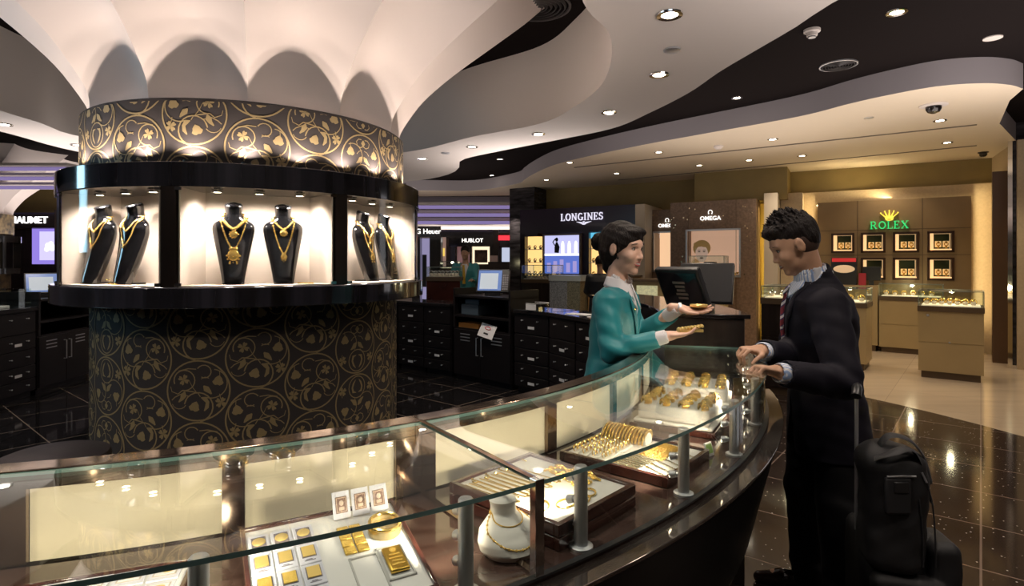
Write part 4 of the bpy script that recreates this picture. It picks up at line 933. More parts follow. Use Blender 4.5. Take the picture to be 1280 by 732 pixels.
for i in range(3):
    ax=x0+W_*(.52+.17*i); P=[(ax-.035,z0+H_*.5)]+[(ax+.035*math.cos(R(a)),z0+H_*.72+.09*math.sin(R(a))) for a in range(180,-1,-20)]+[(ax+.035,z0+H_*.5)]
    b.add([(p[0],y-.014,p[1]) for p in P],[list(range(len(P)))])
b.box(x0+f,x1-f,y-.016,y-.012,z0+H_*.47,z0+H_*.52); b.obj('arches_print',emit('print_white',(.9,.92,1),1.1),t,smooth=False)
b=MB(); fx=x0+W_*.36; b.ball((fx,y-.016,z0+H_*.86),.045,14,sc=(.8,.06,1)); b.tube([(fx,y-.016,z0+H_*.8),(fx+.01,y-.016,z0+H_*.68),(fx+.0,y-.016,z0+H_*.54)],[.018,.06,.05],n=8,flat=.12,up=(0,1,0)); b.tube([(fx-.04,y-.016,z0+H_*.72),(fx-.09,y-.016,z0+H_*.80),(fx-.03,y-.016,z0+H_*.88)],.012,n=6,flat=.3,up=(0,1,0)); b.obj('figure_print',mat('print_black',(.02,.02,.03),.5),t)
b=MB()
for i in range(5): b.box(x0+W_*(.1+.17*i),x0+W_*(.2+.17*i),y-.014,y-.012,z0+.06,z0+H_*(.3+.04*(i%3)))
b.obj('buildings_print',emit('print_mauve',(.35,.30,.62),.7),t,smooth=False)
# cases below the sign
PX=672; y=-2.2; tt=showcase('watch_showcase','long dark counter case with watches under the yellow lit niche',dx(652,y),dx(690,y),y,y+.5,dh(349,y),.27,M_blackwood,0,lit=False)
wrow(dx(656,y),dx(686,y),y+.15,dh(349,y)+.013,8,'watches in the dark counter case','steel watch in the dark counter case left of the silver pedestal, %s from left',1.5,M_chrome)
PX=706; y=-2.6; b=MB(); b.box(dx(687,y),dx(709,y),y,y+.5,0,dh(351,y)); b.box(dx(709,y),dx(725,y),y,y+.5,0,dh(351,y),mi=1); b.box(dx(686,y),dx(726,y),y-.01,y+.51,dh(351,y),dh(344,y),mi=2)
tag(b.obj('silver_pedestal',[mat('silver_mosaic',(.45,.45,.46),.35,metal=.3,var=.6,vscale=60),mat('gold_mosaic',(.38,.34,.22),.35,metal=.3,var=.6,vscale=60),mat('pale_top',(.5,.56,.58),.3)],smooth=False),'pedestal clad in grey and gold mosaic before the light box','pedestal')
PX=760; y=-2.3; b=MB(); b.box(dx(735,y),dx(790,y),y,y+.5,0,dh(346,y)); b.box(dx(733,y),dx(792,y),y-.02,y+.52,dh(346,y),dh(344,y),mi=1); tag(b.obj('orange_wood_desk',[mat('orange_wood',(.42,.24,.09),.4,var=.2,vscale=4,stretch=(1,1,6)),M_tandark],smooth=False),'orange-brown wooden desk behind the saleswoman','desk')
# ================================================================ distant shops (left of the granite pillar)
def signboard(label,x0,x1,pz0,pz1,y,txt,m,size,tx,d=.12,em=None,name='shop_sign'):
    t=thing(name,label,'shop sign',((x0+x1)/2,y,dh(pz1,y))); b=MB(); b.box(x0,x1,y,y+d,dh(pz1,y),dh(pz0,y)); b.obj('board',m,t,smooth=False)
    place(text_mb(txt,size,.02,.0015),T(tx,y-.012,(dh(pz0,y)+dh(pz1,y))/2)).obj('lettering',em or emit('sign_w2',(1,.95,.88),1.3),t,smooth=False); return t
frame()
y=17.0
signboard('black board with six white capitals over the distant shop',dx(553,y),dx(617,y),293,308,y,'HUBLOT',M_black,.165,dx(590.5,y))
t=thing('distant_shop','distant black shop front with poster and lit display window','shop front',(dx(585,y),y,0))
b=MB(); b.box(dx(545,y),dx(616,y),y+.35,y+.5,0,dh(289,y)); b.box(dx(553,y),dx(569,y),y,y+.35,0,dh(308,y)); b.box(dx(587,y),dx(590,y),y,y+.35,0,dh(308,y)); b.box(dx(612,y),dx(617,y),y,y+.35,0,dh(308,y)); b.obj('facade',M_blackwood,t,smooth=False)
b=MB(); b.box(dx(590,y),dx(612,y),y+.3,y+.33,dh(330,y),dh(306,y)); b.obj('window_lining',mat('far_cream',(.8,.65,.45),.5,emis=(1,.8,.55),es=.8),t,smooth=False)
b=MB(); b.box(dx(593,y),dx(609,y),y+.1,y+.2,dh(328,y),dh(312,y)); b.obj('display_block',mat('far_brown',(.08,.05,.03),.5,var=.7,vscale=6,vcol=(.3,.2,.12)),t,smooth=False)
b=MB(); b.box(dx(571,y),dx(587,y),y+.1,y+.15,dh(330,y),dh(306,y)); b.obj('poster',mat('far_poster',(.30,.10,.09),.5,var=.9,vscale=2.5,vcol=(.55,.45,.45),emis=(.6,.3,.3),es=.15),t,smooth=False)
b=MB(); b.box(dx(551,y),dx(559,y),y-.4,y-.3,0,dh(297,y)); tag(b.obj('lit_side_panel',mat('far_panel',(.4,.3,.25),.5,emis=(.8,.5,.4),es=.18),smooth=False),'dim mauve panel with a yellow picture left of the distant black shop','panel')
b=MB(); b.box(dx(552.5,y),dx(558,y),y-.44,y-.41,dh(320,y),dh(310.5,y)); tag(b.obj('yellow_picture',mat('far_yellow',(.5,.35,.05),.5,emis=(1,.7,.15),es=.6),smooth=False),'small bright yellow picture left of the distant black shop','picture')
b=MB(); b.box(dx(552,y+1),dx(640,y+1),y+.9,y+1.0,dh(295,y+1),dh(287,y+1)); struct(b.obj('wall_far_header',M_black,local=True,smooth=False))
y=13.5
signboard('black board with small white brand letters beside the display column',dx(515,y),dx(551,y),282.5,296,y,'TAG Heuer',M_black,.165,dx(530,y))
t=thing('distant_shop','distant dark shop with a violet lit doorway at the column edge','shop front',(dx(535,y),y,0)); b=MB(); b.box(dx(515,y),dx(525,y),y,y+.4,0,dh(296,y)); b.box(dx(537,y),dx(551,y),y,y+.4,0,dh(296,y)); b.obj('facade',M_blackwood,t,smooth=False)
b=MB(); b.box(dx(525,y),dx(537,y),y+.3,y+.35,0,dh(297,y)); b.obj('lit_doorway',emit('far_violet',(.30,.27,.45),.6),t,smooth=False)
b=MB(); b.box(dx(527,y),dx(532,y),y+.1,y+.2,.9,dh(318,y)); b.obj('dark_screen',M_plastic,t,smooth=False)
y=15.0
signboard('small red lit sign beside the dark granite pillar',dx(623,y),dx(640,y),294,300,y,'EXIT',mat('red_sign',(.5,.02,.02),.4,emis=(1,.04,.06),es=.9),.05,dx(633,y),em=emit('sign_pink',(1,.6,.6),1)) if False else None
t=thing('red_shop_sign','small red lit sign beside the dark granite pillar','shop sign',(dx(630,y),y,dh(308,y))); b=MB(); b.box(dx(623,y),dx(640,y),y,y+.1,dh(300,y),dh(294,y)); b.obj('red_panel',mat('red_sign',(.5,.02,.02),.4,emis=(1,.04,.06),es=.9),t,smooth=False)
b=MB(); b.box(dx(624,y),dx(640,y),y,y+.1,dh(308,y),dh(300.5,y)); b.obj('dark_panel',M_black,t,smooth=False)
b=MB(); b.box(dx(616,y),dx(623,y),y+.1,y+.6,0,dh(287,y)); b.box(dx(623,y),dx(640,y),y+.4,y+.6,0,dh(290,y)); tag(b.obj('dark_shop_pier',M_blackwood,smooth=False),'dark pier between the distant shop and the red sign','pier')
b=MB(); b.box(dx(627,y),dx(640,y),y+.3,y+.35,dh(327,y),dh(309,y)); tag(b.obj('pale_window',emit('far_window',(.5,.55,.7),.7),smooth=False),'small pale lit window below the red sign','window')
# far glass cases
y=9.6; showcase('watch_showcase','low glass case with jewellery beside the distant man in teal',dx(533,y),dx(575,y),y,y+.5,dh(346,y),.16,M_dkred,0,lit=False)
wrow(dx(538,y),dx(570,y),y+.15,dh(346,y)+.013,8,'items in the far glass case','small pale watch in the far glass case, %s from left',1.4,M_chrome)
y=12.0; showcase('watch_showcase','far lit glass case near the violet doorway',dx(550,y),dx(572,y),y,y+.5,dh(335,y),.14,M_dkred,0)
b=MB(); b.box(dx(610,9.8),dx(637,9.8),9.8,10.3,0,dh(327,9.8)); tag(b.obj('dark_partition',M_blackwood,smooth=False),'dark low partition left of the granite pillar','partition')
b=MB(); b.box(dx(612,9.85),dx(622,9.85),9.85,9.9,dh(327,9.8),dh(319,9.6)); tag(b.obj('small_poster',mat('mauve_card',(.4,.28,.25),.5),smooth=False),'small mauve card standing on the dark partition','card')
# ================================================================ far left: second flared column and shop
C2=Vector((-10.05,10.1,0))
t=thing('display_column','small distant flared column with a lit showcase band at the left edge','display column',C2)
b=MB(); b.lathe([(.87,0),(.87,1.3)],C2,n=48); b.lathe([(.915,1.9),(.915,2.36)],C2,n=48); b.obj('patterned_shaft',mat('far_scroll',(.04,.033,.03),.5,var=.8,vscale=9,vcol=(.30,.22,.11)),t)
b=MB(); b.arc(C2,.6,1.02,0,360,1.85,1.965,n=48); b.arc(C2,.6,1.045,0,360,1.282,1.382,n=48); 
for k in range(8): b.arc(C2,.9,1.01,45*k,45*k+4,1.38,1.85,n=2)
b.obj('showcase_frame',M_black,t)
b=MB(); b.lathe([(.7,1.38),(.7,1.85)],C2,n=32,cap=False); b.obj('showcase_lining',mat('far_lining',(.8,.7,.55),.6,emis=(1,.75,.5),es=.35),t)
c=capital(C2,FACE,1.0,0); c.v=[(v[0],v[1],v[2]+.05) for v in c.v]; c.obj('fluted_capital',M_cap,t,angle=28)
q=dup(proto,label='black neck bust in the small far column\'s lit band'); q.location=C2+Vector((.55,-.68,1.39)); q.rotation_euler=(0,0,R(40))
y=12.5
signboard('black board with white capitals ending in UMET at the left edge',dx(-14,y),dx(68,y),265.5,285,y,'CHAUMET',M_black,.21,dx(32,y),em=emit('sign_w3',(1,.97,.95),1.8))
t=thing('distant_shop','violet lit shop window under the black board at the left edge','shop front',(dx(40,y),y,0)); b=MB(); b.box(dx(28,y),dx(66,y),y+.25,y+.3,dh(330,y),dh(285,y)); b.obj('violet_backdrop',emit('violet_back',(.30,.22,.75),.7),t,smooth=False)
b=MB(); b.box(dx(47,y),dx(66,y),y+.05,y+.1,dh(325,y),dh(289,y)); b.obj('pale_poster',emit('violet_pale',(.55,.5,.9),.9),t,smooth=False)
b=MB(); 
for k in range(7): b.ball((dx(60,y)+.06*math.cos(k),y+.04,dh(308,y)+.06*math.sin(k*1.7)),.06,8,sc=(1,.1,1))
b.obj('flower_print',emit('violet_white',(.9,.88,1),1.1),t)
b=MB(); b.box(dx(68,y),dx(110,y),y,y+.4,0,dh(262,y)); b.box(dx(-14,y),dx(68,y),y+.3,y+.5,0,dh(285,y)-.01); b.obj('facade',M_blackwood,t,smooth=False)
b=MB(); b.box(dx(20,y+.6),dx(120,y+.6),y+.55,y+.7,2.0,3.2); struct(b.obj('wall_left_olive',M_olive,local=True,smooth=False))
# ================================================================ inside the ring: drawers, register cabinet, stool
frame()
def drawer_cab(label,P,Q,h,rows,dep=.45,rev=False,seed=1):
    d=(Q-P); L=d.length; frame((P.x,P.y),math.degrees(math.atan2(d.y,d.x)))
    t=thing('drawer_cabinet',label,'cabinet',(L/2,dep/2,0),'black drawer cabinets inside the ring')
    b=MB(); b.box(0,L,.02,dep,.06,h-.04); b.box(.02,L-.02,.05,dep,0,.06); b.box(-.005,L+.005,-.015,dep+.01,h-.04,h-.015); b.obj('body',M_cabinet,t,smooth=False)
    b=MB(); b.box(0,L,-.01,dep,h-.013,h); b.obj('glass_worktop',mat('dark_glass_top',(.03,.03,.035),.06,coat=.6),t,bevel=.002)
    rnd=random.Random(seed); z=h-.05
    for r,fr in enumerate(rows):
        hh=(h-.12)*fr; z0=z-hh
        b=MB(); b.box(.012,L-.012,0,.022,z0+.006,z-.006); o=b.obj('drawer',M_cabinet,t,bevel=.003)
        for k in (.28,.72):
            x=L*k; zz=z-hh*.30 if fr>.22 else z-hh*.45; b=MB(); b.tube([(x,0,zz),(x,-.02,zz)],.005,n=8); b.ball((x,-.026,zz),.009,8); b.obj('knob',M_steel,o)
        if (r+seed)%2==0:
            b=MB(); b.box(L*.42,L*.60,-.003,0,z-hh*.72,z-hh*.72+.03); b.obj('label_plate',M_paper,o,smooth=False)
        z=z0
    return t
V=Vector
dr=[V((.02,6.62)),V((.40,6.20)),V((.64,5.75)),V((.835,5.3)),V((1.03,4.85)),V((1.15,4.3))]
for i in range(5):
    drawer_cab('black drawer cabinet, '+('right beside the register cabinet','second from the register cabinet','third from the register cabinet, just left of the saleswoman','behind the saleswoman\'s back','farthest right, mostly behind the saleswoman')[i],dr[i],dr[i+1],.95,[.27,.2,.2,.17,.16],seed=i)
dl=[V((-2.2,8.45)),V((-1.62,8.05)),V((-1.2,7.72)),V((-.80,7.40))]
for i in range(3):
    drawer_cab('black drawer cabinet across the ring, '+('hidden partly by the patterned shaft','middle one left of the register cabinet','touching the left of the register cabinet')[i],dl[i],dl[i+1],.95,[.27,.2,.2,.17,.16],seed=i+3)
def register_cab(label,P,Q,mir=False):
    d=(Q-P); L=d.length; frame((P.x,P.y),math.degrees(math.atan2(d.y,d.x)))
    t=thing('register_cabinet',label,'cabinet',(L/2,.3,0)); D=.5
    b=MB(); b.box(.0,L,.02,D,.05,.66); b.box(.02,L-.02,.05,D,0,.05); b.box(0,.03,0,D,.66,1.16); b.box(L-.03,L,0,D,.66,1.16); b.box(0,L,D-.02,D,.66,1.05); b.box(.03,L-.03,.0,D,.80,.825); b.box(0,L,0,D,1.05,1.075); b.obj('body',M_cabinet,t,smooth=False)
    for s in (0,1):
        x0,x1=(.012,L/2-.004) if s==0 else (L/2+.004,L-.012)
        b=MB(); b.box(x0,x1,0,.02,.07,.64); o=b.obj('door',M_cabinet,t,bevel=.003)
        b=MB(); xh=L/2-.045 if s==0 else L/2+.045; b.tube([(xh,0,.34),(xh,-.03,.34),(xh,-.03,.56),(xh,0,.56)],.006,n=8); b.obj('handle',M_steel,o)
        b=MB(); xc=(x0+x1)/2+(-.03 if s==0 else .03)
        for k in range(3): b.box(xc-.09,xc+.09,-.003,.001,.50+.04*k,.512+.04*k)
        b.obj('vent_slots',M_steel,o,smooth=False)
    return t
register_cab('black register cabinet with two slotted doors between the drawer cabinets',V((-.76,7.36)),V((-.02,6.64)))
# register screen
M_scrblue=mat('screen_blue',(.05,.08,.2),.2,emis=(.28,.45,.95),es=.28); M_scrpale=mat('screen_pale',(.4,.45,.5),.3,emis=(.7,.8,.9),es=.28)
def pos(label,x,y,z,rz,w=.34,h=.27,tilt=R(22)):
    t=thing('register_terminal',label,'cash register',(x,y,z)); M=T(x,y,z)@RZ(rz); Mt=M@T(0,0,.04)@Matrix.Rotation(-tilt,4,'X')
    b=MB(); b.box(-w/2,w/2,-.012,.03,0,h,M=Mt); b.obj('casing',M_plastic,t,bevel=.008)
    b=MB(); b.box(-w/2+.02,w/2-.10,-.015,-.012,.02,h-.02,M=Mt); b.obj('screen',M_scrblue,t,smooth=False)
    b=MB(); b.box(-w/2+.045,w/2-.145,-.017,-.015,.04,h-.06,M=Mt); b.obj('screen_window',M_scrpale,t,smooth=False)
    b=MB()
    for r in range(7):
        for c in range(3): b.box(w/2-.085+.025*c,w/2-.066+.025*c,-.018,-.012,.03+.03*r,.052+.03*r,M=Mt)
    b.obj('side_keys',mat('keys_grey',(.25,.25,.28),.4),t,smooth=False)
    b=MB(); b.box(-.10,.10,.0,.18,0,.04,M=M); b.box(-.03,.03,.03,.10,.03,.16,M=M); b.obj('stand',M_plastic,t,bevel=.004); return t
pos('register terminal with a tilted blue screen on the black register cabinet',.52,.2,1.076,R(34),w=.42,h=.31)
frame((-.76,7.36),-44.2)
b=MB(); b.box(.10,.42,.05,.40,.826,.96); b.box(.14,.40,.08,.38,.96,1.02); tag(b.obj('receipt_printer',mat('slate_plastic',(.07,.10,.13),.4),bevel=.006),'slate blue printer block on the middle shelf of the register cabinet','printer')
b=MB(); b.box(.06,.44,.04,.26,.661,.72); tag(b.obj('orange_box',mat('orange_box',(.55,.22,.04),.5),bevel=.003),'flat orange box on the lower ledge of the register cabinet','box')
b=MB(); M=T(.62,-.03,.58)@Matrix.Rotation(R(-24),4,'X')@Matrix.Rotation(R(8),4,'Y'); b.box(-.14,.14,-.002,.002,0,.17,M=M); o=tag(b.obj('paper_envelope',M_paper,smooth=False),'white paper with a red loop printed on it, hanging over the cabinet doors','paper')
b=MB(); b.torus((0,0,0),.05,.005,20,5,M=M@T(0,-.004,.12)@Matrix.Rotation(PI/2,4,'X'),sy=.35); b.obj('red_print',mat('red_ink',(.6,.03,.08),.5),o)
b=MB(); b.cbox((0,-.004,.05),(.08,.003,.02),M=M); b.obj('black_print',M_plastic,o,smooth=False)
# things on the drawer worktops
frame()
p=V((.28,6.5,.951)); b=MB(); b.arc((p.x,p.y),.135,.143,-150,95,.951,1.03,n=30); t=tag(b.obj('clear_band',glass('acrylic',(.92,.93,.95),1.4),angle=50),'open clear plastic band standing on the drawer worktop','plastic band')
b=MB(); b.arc((p.x,p.y),.136,.144,-150,-95,.958,1.022,n=8); b.obj('white_sticker',M_paper,t)
b=MB(); b.arc((p.x,p.y),.134,.145,-150,95,1.028,1.033,n=30); b.obj('rim',M_paper,t)
for x,y,rz,s,l in ((.70,5.95,-.6,.16,'white paper sheet lying on the drawer worktop near the saleswoman'),(.86,5.62,-.9,.13,'second white sheet on the drawer worktop by the saleswoman\'s shoulder')):
    b=MB(); b.cbox((x,y,.9535),(s*1.6,s,.004),rz=rz); tag(b.obj('paper_sheet',M_paper,smooth=False),l,'paper')
# left group
frame((-5.20,5.3),97)
for i,(x0,lab) in enumerate(((0,'black drawer cabinet at the left picture edge'),)):
    pass
P0=V((-5.20,5.2)); u=V((-.12,.99)).normalized()
drawer_cab('black drawer cabinet at the left picture edge',P0,P0+u*.62,1.0,[.27,.2,.2,.17,.16],seed=8)
drawer_cab('black drawer cabinet at left, next to the slotted register cabinet',P0+u*.64,P0+u*1.2,1.0,[.27,.2,.2,.17,.16],seed=9)
P1=P0+u*1.24; register_cab('black register cabinet with slotted doors at the far left of the ring',P1,P1+u*.95)
pos('register terminal with a tilted dark blue screen at the far left',.45,.2,1.076,R(-50),w=.42,h=.27)
frame((P0.x,P0.y),math.degrees(math.atan2(u.y,u.x)))
t=thing('glass_case','small clear glass case on the left drawer cabinet','display case',(.9,.2,1.0)); b=MB(); 
for q in ((.66,1.15,.02,.026),(.66,1.15,.4,.406),(.66,.666,.02,.4),(1.144,1.15,.02,.4)): b.box(*q,1.0,1.2)
b.box(.66,1.15,.02,.406,1.2,1.206); b.obj('glass_box',MATS['case_glass'],t,smooth=False)
b=MB(); b.box(.70,.95,.1,.28,1.0,1.03); tag(b.obj('white_price_pad',M_paper,bevel=.003),'white pad with papers inside the small left glass case','pad')
frame()
# stool by the column
sc_=gp(67,566,.68); c=(sc_.x,sc_.y,0)
t=thing('round_stool','round black padded stool beside the patterned column','stool',c)
b=MB(); b.lathe([(.02,.612),(.185,.614),(.203,.628),(.207,.65),(.20,.672),(.17,.683),(.02,.687)],c,n=48); b.obj('padded_seat',mat('black_leather',(.03,.024,.026),.42,bump=.1,bscale=200),t)
b=MB(); b.lathe([(.025,.02),(.025,.60),(.10,.612)],c,n=20); b.obj('column',M_chrome,t)
b=MB(); b.lathe([(.20,0),(.20,.012),(.05,.03),(.025,.04)],c,n=40); b.obj('base',M_chrome,t)
# ================================================================ trays and jewellery in the glass counter
ORD=('first','second','third','fourth','fifth','sixth','seventh','eighth','ninth','tenth','eleventh','twelfth','thirteenth','fourteenth','fifteenth','sixteenth')
def CM(r,a,z,tilt=0,yaw=0):
    "counter frame: x along the arc to the right, y inward to the ring centre"
    p=cp(r,a,z); return T(p.x,p.y,z)@RZ(R(a+90+yaw))@Matrix.Rotation(R(tilt),4,'X')
def put(b,M): return place(b,M)
def tray(name,label,M,w,d,h=.026,rim=.012,layers=1,pad=None):
    t=thing(name,label,'jewellery tray',M@V((0,0,0)))
    for k in range(layers):
        z=k*(h+.003); b=MB()
        for q in ((-w/2,w/2,-d/2,-d/2+rim),(-w/2,w/2,d/2-rim,d/2),(-w/2,-w/2+rim,-d/2+rim,d/2-rim),(w/2-rim,w/2,-d/2+rim,d/2-rim)): b.box(*q,z,z+h)
        b.box(-w/2+rim,w/2-rim,-d/2+rim,d/2-rim,z,z+.006); put(b,M).obj('tray_frame',M_dkred,t,bevel=.0015)
    z=(layers-1)*(h+.003); b=MB(); b.box(-w/2+rim,w/2-rim,-d/2+rim,d/2-rim,z+.006,z+h-.006); put(b,M).obj('padded_insert',pad or M_whiteleather,t,smooth=False)
    return t, z+h-.006
def proto_copy(store,key,build,label,cat,group,M,s=1):
    if key not in store:
        r=thing(key.split('|')[0],label,cat,(0,0,0),group); build(r); store[key]=r; q=r
    else: q=dup(store[key],label=label,group=group)
    q.matrix_world=M if s==1 else M@Matrix.Scale(s,4); q['label']=label; return q
ST={}
HF2=HF+.0015
# ---- bullion tray
MBt=CM(2.575,-61.2,.967,10)
fr_=CM(2.565,-60.7,HF)
t,zt_=tray('bullion_tray','tilted white bullion tray with packed coins, a bar block and a round gold bangle box',MBt,.285,.275,.022,.008,pad=mat('tray_white',(.86,.84,.82),.5))
b=MB(); b.prism([(-.125,-.12),(.125,-.12),(.125,.12),(-.125,.12)],0,.002); 
b=MB(); M_=CM(2.575,-61.2,HF+.001); b.add([(-.13,-.13,0),(.13,-.13,0),(.13,.13,0),(-.13,.13,0),(-.13,-.13,.006),(.13,-.13,.006),(.13,.12,.050),(-.13,.12,.050)],[(0,1,2,3),(4,5,6,7),(0,1,5,4),(1,2,6,5),(2,3,7,6),(3,0,4,7)]); put(b,M_).obj('wedge_support',M_casefloor,t,smooth=False)
M_foil=mat('bar_gold',(.85,.58,.14),.35,metal=.85,bump=.3,bscale=400); M_flat=mat('coin_face',(.90,.66,.22),.42,metal=.6)
M_pack=mat('pack_card',(.74,.74,.84),.35); M_ink=mat('grey_ink',(.20,.18,.22),.5)
def pack(kind):
    def f(r):
        b=MB(); b.box(-.0175,.0175,-.026,.026,0,.0035); b.obj('card',M_pack,r,local=True,bevel=.0008)
        b=MB(); b.box(-.012,.012,-.011,.019,.0035,.0042); b.obj('window_edge',M_ink,r,local=True,smooth=False)
        b=MB()
        if kind=='coin': b.lathe([(.0112,.0042),(.0112,.0056),(.0100,.006)],(0,.004,0),n=22)
        else: b.box(-.0105,.0105,-.0095,.0175,.0042,.006)
        b.obj('gold_'+('coin' if kind=='coin' else 'bar'),M_flat if kind!='relief' else M_foil,r,local=True,bevel=.0004)
        b=MB(); b.box(-.009,.009,-.020,-.0185,.0035,.004); b.box(-.006,.004,-.017,-.0158,.0035,.004); b.obj('caption_lines',M_ink,r,local=True,smooth=False)
    return f
CW=('left','middle','right')
for i in range(4):
    for j in range(3):
        kind='coin' if i==0 else ('bar' if (i==1 or j==2) else 'relief')
        x=-.115+.0375*j; y=.082-.0555*i
        proto_copy(ST,'packed_'+('coin' if kind=='coin' else 'bar|'+kind),pack(kind),'sealed gold %s card in the bullion tray, %s row from back, %s column'%('coin' if kind=='coin' else 'bar',ORD[i],CW[j]),'gold coin' if kind=='coin' else 'gold bar','sealed cards in the bullion tray',MBt@T(x,y,zt_+.0006))
def minibar(r):
    b=MB(); b.box(-.0105,.0105,-.0095,.0095,0,.004); b.obj('bar',M_foil,r,local=True,bevel=.0018)
    b=MB(); b.box(-.006,.006,-.005,.005,.004,.0048); b.obj('stamp',M_foil,r,local=True,bevel=.0005)
for i in range(4):
    for j in range(2):
        proto_copy(ST,'gold_ingot',minibar,'small square gold ingot of the two-wide block, %s row from back, %s one'%(ORD[i],('left','right')[j]),'gold bar','two by four block of gold ingots',MBt@T(.028+.0225*j,.070-.0205*i,zt_+.0006))
o=thing('bangle_box','round pale gold bangle box at the back right corner of the bullion tray','box',MBt@V((.100,.045,zt_)))
b=MB(); b.lathe([(.031,.0006),(.032,.010),(.031,.017),(.026,.017),(.024,.010),(.022,.0095)],(0,0,0),n=40); b.lathe([(.0005,.008),(.0215,.008)],(0,0,0),n=30,cap=False); put(b,MBt@T(.100,.045,zt_)).obj('dish',mat('pale_gold',(.88,.70,.38),.25,metal=.7),o)
b=MB(); b.torus((0,0,.0185),.028,.0035,40,8); put(b,MBt@T(.100,.045,zt_)).obj('rim',M_goldp,o)
o=thing('gold_bar','large upright-printed gold bar in the right recess of the bullion tray','gold bar',MBt@V((.098,-.03,zt_)))
b=MB(); b.box(-.017,.017,-.032,.032,.0008,.009); put(b,MBt@T(.094,-.045,zt_)).obj('bar',mat('bar_dark',(.72,.46,.09),.28,metal=1),o,bevel=.003)
b=MB(); b.lathe([(.006,.0093),(.006,.0098)],(0,.020,0),n=14)
for k,wd in enumerate((.009,.012,.009,.011)): b.box(-wd,wd,.009-.009*k-.002,.009-.009*k+.001,.009,.0097)
put(b,MBt@T(.094,-.045,zt_)).obj('embossed_lines',M_foil,o,smooth=False)
b=MB()
for q in ((.020,.070,-.105,-.012),(.070,.118,-.09,-.002)):
    x0,x1,y0,y1=q; e=.003
    for s in ((x0,x1,y0,y0+e),(x0,x1,y1-e,y1),(x0,x0+e,y0,y1),(x1-e,x1,y0,y1)): b.box(*s,zt_,zt_+.003)
put(b,MBt).obj('recess_border',mat('tray_border_grey',(.55,.54,.52),.6),t,smooth=False)  # raised grey borders round the tray recesses
for i in range(3):
    M=MBt@T(.035+.037*i,.106,zt_+.003)@Matrix.Rotation(R(-38),4,'X')@RZ(R(-8*i))
    o=thing('ingot_card','upright white card with a dark engraved ingot, %s of three at the tray back'%('left','middle','right')[i],'ingot card',M@V((0,0,0)),'three upright ingot cards')
    b=MB(); b.box(-.0165,.0165,-.0015,.0015,0,.050); put(b,M).obj('card',M_pack,o,bevel=.0006)
    b=MB(); b.box(-.011,.011,-.0024,-.0015,.010,.040); put(b,M).obj('ingot',mat('ingot_brown',(.22,.13,.10),.3,metal=.6,bump=.4,bscale=300),o,smooth=False)
    b=MB()
    for s in ((-.0095,.0095,.012,.013),(-.0095,.0095,.037,.038),(-.0095,-.0085,.013,.037),(.0085,.0095,.013,.037)): b.box(s[0],s[1],-.003,-.0024,s[2],s[3])
    b.ball((0,-.003,.028),.0045,8,sc=(1,.2,1.2)); b.box(-.005,.005,-.003,-.0024,.015,.021); put(b,M).obj('engraving',mat('ingot_pale',(.7,.55,.45),.4),o,smooth=False)
# ---- left tray
MA=CM(2.53,-69.8,HF2+.012,-5)
t,za=tray('coin_tray','flat white tray of framed coins at the lower left picture edge',MA,.30,.26,.020,.008,pad=MATS['tray_white'])
def coincard(r):
    b=MB(); b.box(-.024,.024,-.03,.03,0,.003); b.obj('card',M_pack,r,local=True,bevel=.0008)
    b=MB(); b.box(-.018,.018,-.016,.022,.003,.0037); b.obj('window_edge',mat('beige_ink',(.55,.48,.42),.5),r,local=True,smooth=False)
    b=MB(); b.box(-.0155,.0155,-.0135,.0195,.0037,.0042); b.obj('window',M_paper,r,local=True,smooth=False)
    b=MB(); b.lathe([(.009,.0042),(.009,.0056),(.008,.006)],(.003,.003,0),n=20); b.obj('gold_coin',M_flat,r,local=True)
for i in range(3):
    for j in range(5):
        proto_copy(ST,'coin_card',coincard,'framed coin card in the left-edge tray, %s row from back, %s column'%(ORD[i],ORD[j]),'gold coin','framed coins in the left tray',MA@T(-.108+.054*j,.085-.07*i,za+.0006)@RZ(R(3*(j%2))))
# ---- white necklace bust
MW=CM(2.635,-54.1,HF2,0,-6)
o=thing('white_bust','low white leather neck bust by the chrome joint post of the counter','jewellery bust',MW@V((0,0,0)))
def wb(u,v):
    a=2*PI*u; S=[(0,.052,.050,0),(.012,.063,.056,-.002),(.028,.066,.052,.003),(.046,.058,.040,.014),(.058,.040,.030,.022),(.066,.027,.025,.026),(.080,.026,.025,.028),(.090,.029,.027,.028),(.0935,.024,.022,.028)]
    k=v*(len(S)-1); i=min(int(k),len(S)-2); f=k-i; z,w,d,y=[S[i][m]*(1-f)+S[i+1][m]*f for m in range(4)]
    c,s=math.cos(a),math.sin(a); return V((w*c,y+d*s*(1.0 if s<0 else .7),z))
b=MB(); b.grid(lambda u,v:wb(u,v),36,32,closeu=True); n0=len(b.v); ring_=[i*33+32 for i in range(36)]; b.f.append(ring_); b.mi.append(0)
put(b,MW).obj('neck_form',M_whiteleather,o,angle=60)
def wbneck(z_top,z_low,r,label,bead,M=MW):
    b=MB(); N=60; pts=[]
    for i in range(N):
        u=i/N; a=2*PI*u; s=math.sin(a); z=z_top+(z_low-z_top)*max(0,-s)**1.1
        # find point on the form at that height
        zs=[0,.012,.028,.046,.058,.066,.080,.090]; w=np.interp(z,zs,[.052,.063,.066,.058,.040,.027,.026,.029]); d=np.interp(z,zs,[.050,.056,.052,.040,.030,.025,.025,.027]); y=np.interp(z,zs,[0,-.002,.003,.014,.022,.026,.028,.028])
        pts.append(V(((w+.001)*math.cos(a),y+(d+.001)*s*(1 if s<0 else .7),z)))
    if bead:
        for i,p in enumerate(pts): b.ball(p,r*(1 if i%2 else .75),6)
        b.tube(pts,r*.4,n=5,closed=True)
    else: b.tube(pts,r,n=6,closed=True)
    tag(put(b,M).obj('gold_necklace',M_gold),label,'necklace')
